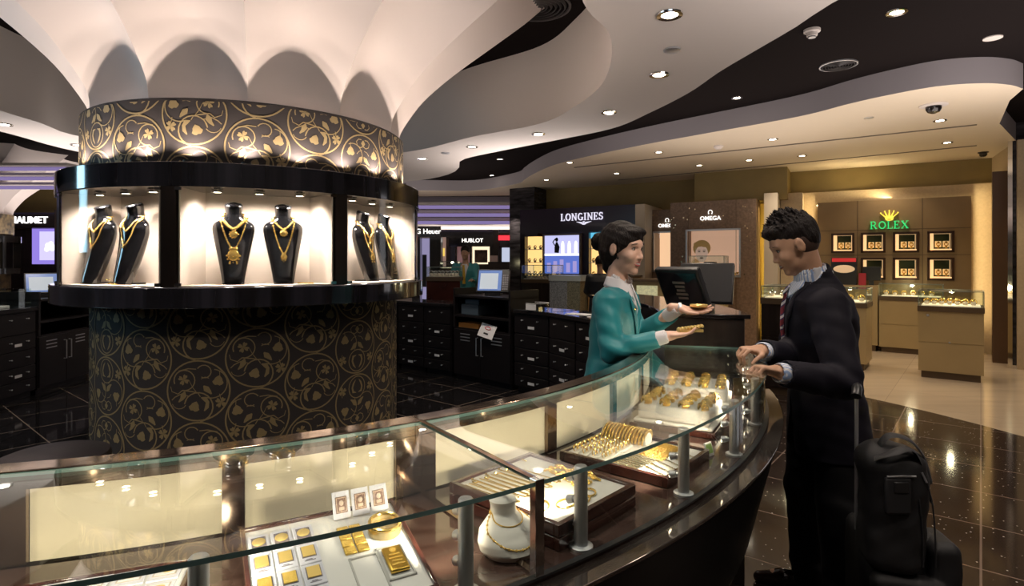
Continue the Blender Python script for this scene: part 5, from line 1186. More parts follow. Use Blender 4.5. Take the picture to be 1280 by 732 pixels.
wbneck(.070,.052,.0014,'fine gold necklace high on the white neck bust',False)
wbneck(.066,.022,.0028,'beaded gold leaf necklace low on the white neck bust',True)
# ---- necklace trays (stack)
MC=CM(2.52,-50.0,HF2,0,7); t,zc=tray('necklace_tray','stacked mahogany trays with chains, bracelets and a gold necklace bundle',MC,.285,.325,.024,.013,layers=2)
def chainU(L,w,r,pend):
    def f(root):
        b=MB(); P=[V((-w,L/2,r)),V((-w*1.05,0,r)),V((-w,-L/2+w,r)),V((-w*.5,-L/2+.2*w,r)),V((0,-L/2,r)),V((w*.5,-L/2+.2*w,r)),V((w,-L/2+w,r)),V((w*1.05,0,r)),V((w,L/2,r))]
        b.tube(catmull(P,5,closed=False),r,n=5); b.obj('chain',M_gold,root,local=True)
        if pend: b=MB(); b.ball((0,-L/2-.004,.003),.004,8,sc=(1,1.3,.5)); b.obj('pendant',M_goldp,root,local=True)
        else: b=MB(); b.cbox((0,L/2-.002,.002),(2*w,.003,.002)); b.ball((-w,L/2+.003,.003),.0032,6); b.obj('clasp',M_goldp,root,local=True)
    return f
for i in range(9):
    x=-.112+.0185*i; 
    proto_copy(ST,'gold_chain|%d'%(i%2),chainU(.15-(i%2)*.02,.0065,.0011,i%2==0),'thin gold chain laid straight on the white tray, %s from the left'%ORD[i],'chain','thin chains on the white tray',MC@T(x,.055+.002*(i%3),zc+.0005)@RZ(R(3-2*(i%2))))
for i in range(6):
    def rope(root,i=i):
        b=MB(); N=48; P=[V((.004*math.sin(k*.45+i)+.009*math.sin(k*.13+i*2),.058-.0031*k*.9,.004+.002*math.sin(k*.8+i))) for k in range(N)]
        for k,p in enumerate(P): b.ball(p,.0036 if k%2 else .0026,6)
        b.tube(P,.0016,n=5); b.obj('beads',M_gold,root,local=True)
    proto_copy(ST,'gold_necklace|rope%d'%i,rope,'knobbly gold bead necklace in the thick bundle, %s from its left'%ORD[i],'necklace','bundle of gold bead necklaces',MC@T(.062+.0115*i,-.01+.004*(i%2),zc+.0008)@RZ(R(-4)))
for i,(x,y,rx,ry) in enumerate(((-.045,-.105,.026,.017),(-.005,-.118,.024,.015),(.035,-.108,.020,.014),(-.085,-.075,.022,.012))):
    def oval(root,rx=rx,ry=ry):
        b=MB(); b.torus((0,0,.003),rx,.0022,36,6,sy=ry/rx); b.obj('loop',M_gold,root,local=True); b=MB(); b.ball((rx,0,.0035),.0045,8,sc=(1,1,.6)); b.obj('clasp',M_goldp,root,local=True)
    proto_copy(ST,'gold_bracelet|oval%d'%i,oval,'oval gold bracelet at the near edge of the necklace tray, '+('second from left','third from left','rightmost','leftmost')[i],'bracelet','oval bracelets at the tray edge',MC@T(x,y,zc+.0006)@RZ(R(15*i)))
# earrings at the back edge
for i in range(5):
    def drop(root): b=MB(); b.ball((0,0,.003),.0035,8,sc=(1,1,.6)); b.ball((0,-.008,.002),.0025,6,sc=(1,2,.6)); b.obj('drop',M_goldp,root,local=True)
    proto_copy(ST,'gold_pendant',drop,'tiny gold pendant on the back edge of the necklace tray, %s from left'%ORD[i],'pendant','pendants at the tray back edge',MC@T(-.09+.045*i,.140,zc+.0005))
# ---- ring and bangle tray
MD=CM(2.50,-40.5,HF2,0,1); t,zd=tray('ring_tray','mahogany tray of rings in slots, bangles and gold bracelets',MD,.285,.325,.026,.012,layers=1)
b=MB()
for j in range(4): b.box(-.125,.035,.022+.031*j,.048+.031*j,zd,zd+.007)
put(b,MD).obj('ring_pads',M_whiteleather,t,bevel=.003)
def ring_(root):
    b=MB(); b.torus((0,0,0),.0085,.0016,20,6,M=T(0,0,.005)@Matrix.Rotation(R(75),4,'X')); b.obj('hoop',M_gold,root,local=True); b=MB(); b.ball((0,-.001,.0145),.0038,8,sc=(1.3,.8,.8)); b.obj('stone_setting',M_goldp,root,local=True)
for i in range(7):
    for j in range(4):
        proto_copy(ST,'gold_ring',ring_,'gold ring in the white slots, %s row from back, %s from left'%(ORD[3-j],ORD[i]),'ring','rings in the slotted tray',MD@T(-.113+.0225*i,.035+.031*j,zd+.008))
def bangle(root):
    b=MB(); b.torus((0,0,0),.0285,.0032,34,7,M=T(0,0,.010)@Matrix.Rotation(R(90),4,'Y')); b.obj('hoop',M_gold,root,local=True)
    b=MB(); 
    for k in range(12): a=R(10+160*k/11); b.ball((0,.0285*math.cos(a),.010+.0285*math.sin(a)),.0046,6)
    b.obj('ornament',M_gold,root,local=True)
b=MB(); b.tube([(.088,-.0,zd+.012),(.088,.148,zd+.012)],.022,n=20); b.v=[(v[0],v[1],max(v[2],zd+.0005)) for v in b.v]; put(b,MD).obj('bangle_bolster',M_whiteleather,t)
for i in range(13):
    proto_copy(ST,'gold_bangle',bangle,'gold bangle on the white bolster, %s from the back'%ORD[i],'bangle','bangles on the white bolster',MD@T(.088,.142-.0112*i,zd+.003)@RZ(R(90))@Matrix.Rotation(R(-12),4,'Y'))
def strip(m,w,r):
    def f(root):
        b=MB(); N=22
        for k in range(N): y=-.034+.068*k/(N-1); b.ball((.0012*math.sin(k*1.9),y,.003),r,6)
        b.tube([(0,-.034,.003),(0,.034,.003)],r*.6,n=5); b.obj('links',m,root,local=True); b=MB(); b.cbox((0,.037,.003),(.005,.006,.003)); b.obj('clasp',M_goldp,root,local=True)
    return f
for i in range(12):
    proto_copy(ST,'gold_bracelet|strip',strip(M_gold,0,.0030),'yellow gold link bracelet laid flat beside its twins, %s from the left'%ORD[i],'bracelet','yellow bracelets in the ring tray',MD@T(-.018+.0115*i,-.060-.003*(i%2),zd+.0005)@RZ(R(-10)))
M_pale=mat('pale_gold_metal',(.85,.74,.52),.25,metal=1)
for i in range(8):
    proto_copy(ST,'gold_bracelet|pale',strip(M_pale,0,.0024),'slim pale gold bracelet on white, %s from the left'%ORD[i],'bracelet','slim pale bracelets in the ring tray',MD@T(-.122+.0135*i,-.035-.002*i,zd+.0005)@RZ(R(-8)))
for i in range(7):
    proto_copy(ST,'gold_bracelet|pale2',strip(M_pale,0,.0018),'very thin pale bracelet at the near edge of the ring tray, %s from left'%ORD[i],'bracelet','thin bracelets at the near edge',MD@T(-.11+.03*i,-.118,zd+.0005)@RZ(R(-25)))
# price tag
MT=CM(2.66,-36.9,HF2,0,-15); o=thing('price_tag','small green and white price tag in front of the ring tray','price tag',MT@V((0,0,0)))
b=MB(); b.box(-.017,.017,-.002,.002,0,.038,M=Matrix.Rotation(R(-18),4,'X')); put(b,MT).obj('card',M_paper,o,smooth=False)
b=MB(); b.box(-.013,.013,-.003,-.002,.007,.033,M=Matrix.Rotation(R(-18),4,'X')); put(b,MT).obj('green_panel',mat('tag_green',(.35,.55,.16),.5),o,smooth=False)
b=MB(); b.box(-.012,.012,-.002,.018,0,.003); put(b,MT).obj('foot',M_paper,o,smooth=False)
# ---- white blocks with gold domed bangles
def dome(seed):
    def f(root):
        rnd=random.Random(seed); b=MB()
        for k in range(5):
            y=-.010+.005*k; rr=.0175*math.sqrt(max(.25,1-(y/.0165)**2)); b.torus((0,0,0),rr,.0030,22,6,M=T(0,y,.004)@Matrix.Rotation(R(90),4,'X'))
        for k in range(26):
            a=R(rnd.uniform(15,165)); y=rnd.uniform(-.011,.011); rr=.0195*math.sqrt(max(.3,1-(y/.018)**2)); b.ball((rr*math.cos(a),y,.004+rr*math.sin(a)),rnd.uniform(.0022,.0038),6)
        b.obj('filigree_band',M_gold,root,local=True)
        b=MB(); b.torus((0,0,0),.012,.0025,20,6,M=T(0,.013,.006)@Matrix.Rotation(R(90),4,'X')); b.obj('edge_hoop',M_goldp,root,local=True)
    return f
for bi,(a,word) in enumerate(((-30.6,'nearer'),(-22.6,'farther'))):
    ME=CM(2.485,a,HF2); w,d=.255,.27
    o=thing('bangle_stand','%s white moulded block holding domed gold bangles'%word,'jewellery stand',ME@V((0,0,0)))
    b=MB(); b.box(-w/2-.004,w/2+.004,-d/2-.006,d/2+.006,0,.018); put(b,ME).obj('dark_tray',M_dkred,o,bevel=.002)
    b=MB(); b.box(-w/2+.004,w/2-.004,-d/2+.004,d/2-.004,.018,.030); put(b,ME).obj('base_lip',M_whiteleather,o,bevel=.005)
    b=MB(); b.box(-w/2+.016,w/2-.016,-d/2+.016,d/2-.016,.030,.078); put(b,ME).obj('moulded_block',M_whiteleather,o,bevel=.010,seg=3)
    for i in range(4):
        b=MB(); zz=.0785; y=d/2-.040-.063*i
        b.tube([(-w/2+.03,y+.0,zz),(w/2-.03,y+.0,zz)],.011,n=12); put(b,ME).obj('row_ridge',M_whiteleather,o)
    for i in range(4):
        for j in range(4):
            x=-w/2+.044+.056*j; y=d/2-.040-.063*i
            proto_copy(ST,'gold_bangle|dome%d'%((i+j)%3),dome((i+j)%3),'domed gold bangle on the %s white block, %s row from back, %s from left'%(word,ORD[i],ORD[j]),'bangle','domed bangles on the %s white block'%word,ME@T(x,y,.080)@RZ(R(8*((i*3+j)%3-1)+90-35)),.95)
    b=MB()
    for k in range(4): b.ball((-w/2+.045+.06*k,-d/2+.0155,.060),.0028,8,sc=(1,.5,1))
    for k in range(4): b.ball((-w/2+.0155,-d/2+.05+.06*k,.060),.0028,8,sc=(.5,1,1))
    put(b,ME).obj('studs',M_steel,o)
# ================================================================ people: smooth signed-distance bodies
class SDF:
    def __init__(s,lo,hi,h):
        s.lo=np.array(lo,float); s.h=h; n=np.ceil((np.array(hi)-s.lo)/h).astype(int)+1
        s.ax=[(s.lo[i]+h*np.arange(n[i])).astype(np.float32) for i in range(3)]; s.F=np.full(tuple(n),.2,np.float32)
    def _sub(s,lo,hi):
        sl=[]
        for i in range(3):
            a=max(0,int((lo[i]-s.lo[i])/s.h)); b=min(len(s.ax[i]),int((hi[i]-s.lo[i])/s.h)+2); sl.append(slice(a,max(a,b)))
        X=s.ax[0][sl[0]][:,None,None]; Y=s.ax[1][sl[1]][None,:,None]; Z=s.ax[2][sl[2]][None,None,:]
        return tuple(sl),X,Y,Z
    def add(s,lo,hi,fn,k=.01,op='u'):
        p=k+.03; sl,X,Y,Z=s._sub([q-p for q in lo],[q+p for q in hi]); A=s.F[sl]
        if A.size==0: return
        d=fn(X,Y,Z)
        if op=='u':
            t=np.clip(.5+.5*(A-d)/k,0,1); s.F[sl]=A*(1-t)+d*t-k*t*(1-t)
        elif op=='s':
            d=-d; t=np.clip(.5-.5*(A-d)/k,0,1); s.F[sl]=A*(1-t)+d*t+k*t*(1-t)
        elif op=='i': s.F[sl]=np.maximum(A,d)
    def ell(s,c,r,M=None,k=.01,op='u'):
        "ellipsoid; M rotates local axes"
        c=np.array(c,float); m=max(r); rr=np.array(r,float); Rm=np.array(M.to_3x3()) if M is not None else np.eye(3)
        def fn(X,Y,Z):
            x,y,z=X-c[0],Y-c[1],Z-c[2]; u=[x*Rm[0][i]+y*Rm[1][i]+z*Rm[2][i] for i in range(3)]
            k0=np.sqrt(sum((u[i]/rr[i])**2 for i in range(3))); k1=np.sqrt(sum((u[i]/rr[i]**2)**2 for i in range(3)))+1e-9
            return k0*(k0-1)/k1
        s.add(c-m,c+m,fn,k,op)
    def cap(s,a,b,ra,rb,k=.01,op='u',flat=None):
        a=np.array(a,float); b=np.array(b,float); ab=b-a; L=ab@ab+1e-12; m=max(ra,rb)
        def fn(X,Y,Z):
            x,y,z=X-a[0],Y-a[1],Z-a[2]; t=np.clip((x*ab[0]+y*ab[1]+z*ab[2])/L,0,1)
            return np.sqrt((x-t*ab[0])**2+(y-t*ab[1])**2+(z-t*ab[2])**2)-(ra+(rb-ra)*t)
        s.add(np.minimum(a,b)-m,np.maximum(a,b)+m,fn,k,op)
    def loft(s,st,yaw,k=.02,op='u',pw=2.0):
        "st: (z, cx, cy, r_forward, r_side) ellipse stations; forward is the yaw direction"
        st=sorted(st); zs=np.array([q[0] for q in st]); c,sn=math.cos(yaw),math.sin(yaw)
        def fn(X,Y,Z):
            z=np.clip(Z,zs[0],zs[-1]); cx,cy,rf,rs=[np.interp(z,zs,[q[i] for q in st]).astype(np.float32) for i in (1,2,3,4)]
            u=(X-cx)*c+(Y-cy)*sn; v=-(X-cx)*sn+(Y-cy)*c
            k0=(np.abs(u/rf)**pw+np.abs(v/rs)**pw)**(1/pw); d=(k0-1)*np.minimum(rf,rs); dz=np.maximum(zs[0]-Z,Z-zs[-1])
            return np.where(dz>0,np.sqrt(np.maximum(d,0)**2+dz**2)+np.minimum(d,0)*0,np.maximum(d,dz))
        m=max(max(q[3],q[4]) for q in st); s.add((min(q[1] for q in st)-m,min(q[2] for q in st)-m,zs[0]),(max(q[1] for q in st)+m,max(q[2] for q in st)+m,zs[-1]),fn,k,op)
    def warp(s,fn):
        X=s.ax[0][:,None,None];Y=s.ax[1][None,:,None];Z=s.ax[2][None,None,:]; s.F+=fn(X,Y,Z).astype(np.float32)
    def mesh(s):
        F=s.F; F[0]=F[-1]=.1; F[:,0]=F[:,-1]=.1; F[:,:,0]=F[:,:,-1]=.1
        S=F<0; nx,ny,nz=F.shape; c=np.zeros((nx-1,ny-1,nz-1),np.int8)
        for i in(0,1):
            for j in(0,1):
                for k in(0,1): c+=S[i:nx-1+i,j:ny-1+j,k:nz-1+k]
        act=np.argwhere((c>0)&(c<8)); idx=np.full(c.shape,-1,np.int32); idx[tuple(act.T)]=np.arange(len(act))
        P=np.zeros((len(act),3)); N=np.zeros(len(act)); I,J,K=act.T
        cor=[(0,0,0),(1,0,0),(0,1,0),(1,1,0),(0,0,1),(1,0,1),(0,1,1),(1,1,1)]
        for a,b in ((0,1),(2,3),(4,5),(6,7),(0,2),(1,3),(4,6),(5,7),(0,4),(1,5),(2,6),(3,7)):
            A,B=np.array(cor[a]),np.array(cor[b]); fa=F[I+A[0],J+A[1],K+A[2]]; fb=F[I+B[0],J+B[1],K+B[2]]; m=(fa<0)!=(fb<0)
            t=np.where(m,fa/(fa-fb+1e-12),0); P[m]+=(A+(B-A)*t[:,None])[m]; N[m]+=1
        P=s.lo+(act+P/N[:,None])*s.h; Q=[]
        for ax in range(3):
            a=[slice(None)]*3;b=[slice(None)]*3; a[ax]=slice(0,-1); b[ax]=slice(1,None); E=np.argwhere(S[tuple(a)]!=S[tuple(b)]); sa=S[tuple(E.T)]
            o1,o2=[q for q in range(3) if q!=ax]; C=[]
            for d1,d2 in ((0,0),(-1,0),(-1,-1),(0,-1)):
                e=E.copy(); e[:,o1]+=d1; e[:,o2]+=d2; C.append(idx[tuple(e.T)])
            q=np.stack(C,1); flip=sa if ax!=1 else ~sa; q[~flip]=q[~flip][:,::-1]; Q.append(q)
        Q=np.concatenate(Q); Q=Q[(Q>=0).all(1)]; return P,Q
    def obj(s,name,mats,root,assign=None,smooth_it=2):
        P,Q=s.mesh(); base=WB[root.name]
        # light relaxation
        for _ in range(smooth_it):
            A=np.zeros_like(P); N=np.zeros(len(P))
            for i in range(4):
                a,b=Q[:,i],Q[:,(i+1)%4]; np.add.at(A,a,P[b]); np.add.at(N,a,1); np.add.at(A,b,P[a]); np.add.at(N,b,1)
            P=P*.5+.5*A/N[:,None]
        me=bpy.data.meshes.new(name); me.vertices.add(len(P)); me.vertices.foreach_set('co',(P-np.array(base)).ravel()); me.loops.add(Q.size); me.loops.foreach_set('vertex_index',Q.ravel().astype(np.int32))
        me.polygons.add(len(Q)); me.polygons.foreach_set('loop_start',np.arange(0,Q.size,4,dtype=np.int32)); me.polygons.foreach_set('loop_total',np.full(len(Q),4,np.int32))
        for m in (mats if isinstance(mats,(list,tuple)) else [mats]): me.materials.append(m)
        if assign is not None: me.polygons.foreach_set('material_index',assign(P[Q].mean(1)).astype(np.int32))
        me.update(calc_edges=True); me.validate(); me.polygons.foreach_set('use_smooth',[True]*len(me.polygons))
        bm=bmesh.new(); bm.from_mesh(me); bmesh.ops.recalc_face_normals(bm,faces=bm.faces); bm.to_mesh(me); bm.free()
        o=bpy.data.objects.new(name,me); COL.objects.link(o); o.parent=root; WB[o.name]=base; return o
def headM(c,yaw,pitch,roll=0,s=1): return T(*c)@RZ(yaw)@Matrix.Rotation(pitch,4,'Y')@Matrix.Rotation(roll,4,'X')@Matrix.Scale(s,4)
def add_head(S,M,s,fem):
    Rm=M.to_3x3().normalized()
    e=lambda c,r,k=.012,op='u': S.ell(M@V(c),[q*s for q in r],Rm,k,op)
    e((-.012,0,.028),(.098,.075,.088)); e((.022,0,-.02),(.064,.059,.086),.02); e((.030,0,-.070),(.050,.046 if fem else .052,.036),.02)
    e((.066,0,-.098),(.020,.020 if fem else .026,.016),.018)
    e((.068,0,.026),(.018,.046,.014),.014)
    for q in (-1,1):
        e((.058,q*.036,-.030),(.026,.024,.024),.018)
        e((.090,q*.031,.006),(.017,.018,.009),.009,'s')
        e((-.006,q*.078,-.006),(.018,.009,.031),.006); e((-.000,q*.088,-.004),(.009,.006,.018),.004,'s')
        e((.087,q*.0125,-.034),(.009,.007,.007),.005)
    S.cap(M@V((.076,0,.012)),M@V((.0965,0,-.030)),.0065*s,.0098*s,.010); e((.070,0,-.050),(.016,.030,.022),.014)
    e((.078,0,-.056),(.0105,.024,.0055),.005); e((.077,0,-.068),(.0105,.020,.0065),.005); e((.092,0,-.0615),(.008,.022,.0016),.003,'s')
def face_parts(root,M,fem,skin_d,smile):
    P=lambda *a: M@V(a)
    for q,nm in ((-1,'right'),(1,'left')):
        b=MB(); b.ball((.0655,q*.031,.005),.0125,14,sc=(1,1,.62)); b.ball((.0762,q*.031,.0048),.0056,10,mi=1,sc=(.5,1,.95)); c=MB(); c.v=[tuple(M@V(v)) for v in b.v]; c.f=b.f; c.mi=b.mi
        e=c.obj('eye',[mat('eye_white',(.75,.72,.68),.3),mat('eye_iris',(.02,.012,.01),.1)],root)
        b=MB(); pts=[(.0792-abs(t)*.0085,q*(.031+.0150*t),.0066+.0056*(1-t*t)) for t in [i/6-1 for i in range(13)]]; b.tube([M@V(p) for p in pts],[.0010+.0016*math.sin(PI*i/12) for i in range(13)],n=6); b.obj('eyelashes',mat('lash',(.02,.015,.012),.6),root)
        b=MB(); pts=[(.0845-.004*abs(t)-.010*max(0,t),q*(.031+.019*t),.0265+.004*(1-t*t)-.003*t) for t in [i/5-1 for i in range(11)]]; b.tube([M@V(p) for p in pts],[.0012+.0018*math.sin(PI*(i+.5)/11.5) for i in range(11)],n=6,flat=.6); b.obj('eyebrow',mat('brow',(.035,.022,.018),.7),root)
    lip=mat('lip_'+('f' if fem else 'm'),(.50,.13,.12) if fem else (.42,.17,.13),.35)
    b=MB(); w=.0255 if smile else .021
    for s_,z0,th in ((1,-.0565,.0032),(-1,-.0675,.0040)):
        pts=[(.0885-.010*t*t,w*t,z0+(.005*t*t if smile else .001*t*t)+(.0016*(abs(t)<.25))*0) for t in [i/7-1 for i in range(15)]]; b.tube([M@V(p) for p in pts],[.0006+th*math.cos(PI/2*(i/7-1)) for i in range(15)],n=8)
    b.obj('lips',lip,root)
    if smile:
        b=MB(); pts=[(.0893-.009*t*t,w*.8*t,-.0612+.005*t*t) for t in [i/7-1 for i in range(15)]]; b.tube([M@V(p) for p in pts],[.0006+.0034*math.cos(PI/2*(i/7-1)) for i in range(15)],n=8); b.obj('teeth',mat('teeth',(.8,.78,.72),.25),root)
def hand(S,w,fd,pn,side,curl,tc=.3,s=1.0,spread=.0):
    """w wrist, fd finger direction, pn palm normal (out of the palm), side +1 when thumb lies toward fd x pn; returns finger tips"""
    w=V(w); fd=V(fd).normalized(); pn=V(pn); pn=(pn-fd*pn.dot(fd)).normalized(); sd=fd.cross(pn)*side
    Rm=Matrix((fd,sd,pn)).transposed(); tips=[]
    S.ell(w+fd*.048*s,(.050*s,.040*s,.0135*s),Rm,.010); S.ell(w+fd*.030*s+sd*.022*s+pn*.006*s,(.030*s,.018*s,.014*s),Rm,.010); S.cap(w-fd*.03*s,w+fd*.02*s,.024*s,.022*s,.012)
    for i,(o,L) in enumerate(((.030,.072),(.010,.080),(-.010,.075),(-.028,.058))):
        p=w+fd*(.084-.004*abs(i-1))*s+sd*o*s; a=curl if not isinstance(curl,(list,tuple)) else curl[i]; d=fd; ang=0; r=(.0086,.0078,.0070,.0062)
        dd=(fd+sd*spread*(1.5-i)).normalized()
        for j,fr in enumerate((.46,.30,.24)):
            ang+=a*(.8,1,.7)[j]; d=dd*math.cos(ang)+pn*math.sin(ang); q=p+d*L*fr*s; k=.0025; S.cap(p,q,r[j]*s*(.92 if i==3 else 1),r[j+1]*s*(.92 if i==3 else 1),k); p=q
        tips.append(p)
    p=w+fd*.022*s+sd*.030*s+pn*.004*s; d=(fd*.62+sd*.78+pn*tc*.4).normalized(); q=p+d*.034*s; S.cap(p,q,.0125*s,.0100*s,.006); d2=(fd*.9+sd*(.35-tc*.5)+pn*tc).normalized(); r_=q+d2*.030*s; S.cap(q,r_,.0098*s,.0082*s,.003); d3=(d2+pn*tc*.4).normalized(); u=r_+d3*.022*s; S.cap(r_,u,.0084*s,.0066*s,.003); tips.append(u)
    return tips
def folds(cx,cy,amp,joints=(),sc=1):
    def fn(X,Y,Z):
        d=amp*(np.sin(31*Z*sc+9*X-13*Y)*np.sin(17*X+11*Z)+.7*np.sin(47*Z*sc-21*X+17*Y)*np.cos(23*Y+7*Z)+.4*np.sin(90*Z+40*X+33*Y))
        for (p,r,a,f,ax) in joints:
            q=(X-p[0])**2+(Y-p[1])**2+(Z-p[2])**2; t=ax[0]*X+ax[1]*Y+ax[2]*Z; d=d+a*np.exp(-q/(r*r))*np.sin(f*t+6*(X+Y))
        return d
    return fn
SKIN_F=mat('skin_light',(.86,.54,.40),.45,var=.06,vscale=30); SKIN_M=mat('skin_tan',(.58,.34,.22),.45,var=.08,vscale=30)
HAIR=mat('hair_dark',(.012,.008,.007),.5,spec=.25,bump=.6,bscale=220,stretch=(1,1,.25))
# ---------------------------------------------------------------- saleswoman
wr=thing('person','person in a teal jacket and white collar, smiling, holding out gold pieces over the counter','person',(.43,2.66,0))
yw=R(-22)
Mh=headM((.508,2.598,1.560),R(-42),R(7),0,.99)
S=SDF((.12,2.25,0),(.95,3.0,1.74),.0042)
hips=(.44,2.66); 
S.loft([(.86,hips[0],hips[1],.095,.145),(.95,.445,2.66,.10,.15),(1.06,.455,2.65,.080,.115),(1.18,.468,2.64,.085,.125),(1.28,.478,2.635,.088,.145),(1.345,.482,2.63,.070,.150),(1.385,.486,2.625,.045,.09)],yw,.02)
S.cap((.478,2.612,1.36),Mh@V((-.018,0,-.05)),.050,.046,.02); add_head(S,Mh,.97,True)
aR=[(.412,2.495,1.325),(.425,2.425,1.120),(.640,2.40,1.182)]; aL=[(.545,2.765,1.325),(.600,2.73,1.140),(.735,2.545,1.285)]
for A in (aR,aL): S.cap(A[0],A[1],.040,.034,.02); S.cap(A[1],A[2],.034,.024,.02)
for q in (-1,1):
    h0=(.44-.0+q*.0,2.66+q*.075,.90); kn=(.445,2.665+q*.07,.48); an=(.43,2.67+q*.06,.09); S.cap(h0,kn,.075,.050,.03); S.cap(kn,an,.048,.034,.02); S.cap(an,(.43,2.67+q*.06,.05),.034,.034,.01); S.cap((.42,2.67+q*.06,.035),(.54,2.64+q*.06,.03),.032,.026,.015)
tR=hand(S,(.652,2.402,1.186),(.99,.02,.10),(-.10,.10,1),-1,[.16,.20,.26,.30],.10,.93)
tL=hand(S,(.742,2.540,1.291),(.93,-.30,-.10),(-.05,-.25,1),1,[.22,.26,.30,.32],.10,.93)
S.obj('body',SKIN_F,wr)
face_parts(wr,Mh,True,None,True)
S=SDF((.33,2.45,1.38),(.68,2.75,1.74),.0036); Rm=Mh.to_3x3().normalized()
e=lambda c,r,k=.01,op='u': S.ell(Mh@V(c),[q*.97 for q in r],Rm,k,op)
e((-.018,0,.034),(.107,.087,.096)); e((-.045,0,-.02),(.075,.074,.075),.02); 
e((.105,0,-.045),(.085,.085,.088),.012,'s'); e((.075,0,-.005),(.052,.066,.052),.008,'s')
for q in (-1,1): e((-.002,q*.085,-.012),(.028,.022,.034),.006,'s'); e((.040,q*.078,-.06),(.045,.03,.06),.01,'s'); S.cap(Mh@V((.018,q*.074,.03)),Mh@V((.024,q*.077,-.045)),.006,.003,.006)
e((.050,.012,.082),(.044,.056,.026),.016)
e((-.132,.0,.020),(.040,.045,.045),.006); e((-.05,0,-.085),(.045,.045,.05),.02)
S.warp(lambda X,Y,Z: .0012*np.sin(210*Y+60*Z)+.0012*np.sin(170*Z+90*X))
S.obj('hair',HAIR,wr,smooth_it=1)
# shirt and jacket
TEAL=mat('teal_jacket',(.017,.25,.285),.42,spec=.45,bump=.12,bscale=500,sheen=.15)
SHIRT=mat('white_shirt',(.78,.76,.78),.6)
S=SDF((.30,2.35,1.0),(.80,2.90,1.47),.004)
S.loft([(1.05,.458,2.65,.095,.13),(1.18,.47,2.64,.098,.135),(1.28,.482,2.635,.098,.150),(1.345,.486,2.63,.080,.140),(1.375,.488,2.622,.064,.075)],yw,.012)
S.cap((.482,2.616,1.36),(.497,2.606,1.425),.062,.056,.012); S.cap((.490,2.608,1.385),(.515,2.597,1.50),.052,.050,.004,'s')
for A in (aR,aL):
    w=V(A[2]); d=(w-V(A[1])).normalized(); S.cap(w-d*.05,w+d*.002,.031,.030,.004); S.cap(w-d*.004,w+d*.05,.0245,.0245,.003,'s')
S.obj('shirt',SHIRT,wr)
# open collar wings
fw=V((math.cos(yw),math.sin(yw),0)); sw=V((-fw.y,fw.x,0))
for q in (-1,1):
    b=MB(); c0=V((.488,2.610,0)); 
    def cpt(f,s_,z): p=c0+fw*f+sw*(q*s_); return V((p.x,p.y,z))
    A=[cpt(-.045,.045,1.435),cpt(.020,.056,1.425),cpt(.058,.030,1.395),cpt(.070,.012,1.368)]; B_=[cpt(-.055,.066,1.395),cpt(.025,.082,1.375),cpt(.075,.072,1.335),cpt(.098,.040,1.285)]
    b.grid(lambda u,v:(lambda a,c:a.lerp(c,v))(*[ (L_[min(int(u*3),2)].lerp(L_[min(int(u*3),2)+1],u*3-min(int(u*3),2))) for L_ in (A,B_)]),12,5); b.obj('collar_wing',SHIRT,wr,solid=.004,angle=60)
S=SDF((.20,2.22,.72),(.86,3.02,1.45),.0042)
S.loft([(.74,.445,2.655,.130,.178),(.86,.445,2.655,.125,.172),(.95,.45,2.655,.115,.160),(1.06,.46,2.65,.100,.135),(1.18,.472,2.64,.110,.150),(1.28,.482,2.635,.110,.165),(1.345,.486,2.63,.092,.165),(1.385,.486,2.625,.064,.095)],yw,.02)
for A,q in ((aR,1),(aL,-1)):
    w=V(A[2]); d=(w-V(A[1])).normalized(); S.cap(A[0],A[1],.058,.050,.03); S.cap(A[1],w-d*.022,.050,.037,.02)
S.warp(folds(0,0,.0020,[((.425,2.425,1.13),.09,.007,75,(.5,0,1)),((.60,2.73,1.15),.09,.004,75,(.5,0,1)),((.45,2.5,1.25),.08,.005,60,(1,0,1)),((.53,2.55,1.10),.09,.006,60,(.3,1,1))]))
cN=V((.486,2.625,0)); # neckline: a V cut through the front
def vcut(X,Y,Z):
    u=(X-cN.x)*fw.x+(Y-cN.y)*fw.y; v=np.abs((X-cN.x)*sw.x+(Y-cN.y)*sw.y); half=np.clip((Z-1.13)*.34,-.03,.085)
    return np.maximum(v-half,-u+.02)
S.add((.2,2.2,1.10),(.8,3.0,1.5),vcut,.003,'s'); S.cap((.478,2.612,1.34),(.50,2.60,1.46),.066,.066,.004,'s')
for A in (aR,aL): w=V(A[2]); d=(w-V(A[1])).normalized(); S.cap(w-d*.015,w+d*.06,.036,.036,.003,'s')
S.obj('jacket',TEAL,wr)
def onj(u,v,z): # point on the jacket front from side offset v (toward her left) at height z
    zz=[.74,.86,.95,1.06,1.18,1.28,1.345,1.385]; f=np.interp(z,zz,[.130,.125,.115,.100,.110,.110,.092,.064]); sd=np.interp(z,zz,[.178,.172,.160,.135,.150,.165,.165,.095]); cx=np.interp(z,zz,[.445,.445,.45,.46,.472,.482,.486,.486]); cy=np.interp(z,zz,[2.655,2.655,2.655,2.65,2.64,2.635,2.63,2.625])
    ff=f*math.sqrt(max(.02,1-(v/sd)**2)); p=V((cx,cy,z))+fw*(ff+u)+sw*v; return p
for q in (-1,1):
    b=MB(); Z=[1.37,1.34,1.30,1.25,1.20,1.15,1.125]; wid=[.02,.034,.040,.036,.026,.012,.003]; vi=[.070,.071,.058,.041,.024,.007,.0]
    for i,z in enumerate(Z): b.v+=[tuple(onj(.004,q*vi[i],z)),tuple(onj(.008,q*(vi[i]+wid[i]),z-.006))]
    for i in range(len(Z)-1): b.f.append([2*i,2*i+1,2*i+3,2*i+2]); b.mi.append(0)
    b.obj('lapel',TEAL,wr,solid=.004,angle=60)
for z in (1.105,1.02): b=MB(); p=onj(.004,-.004,z); b.ball(p,.009,12,sc=(.6,1,1)); b.obj('button',M_goldp,wr)
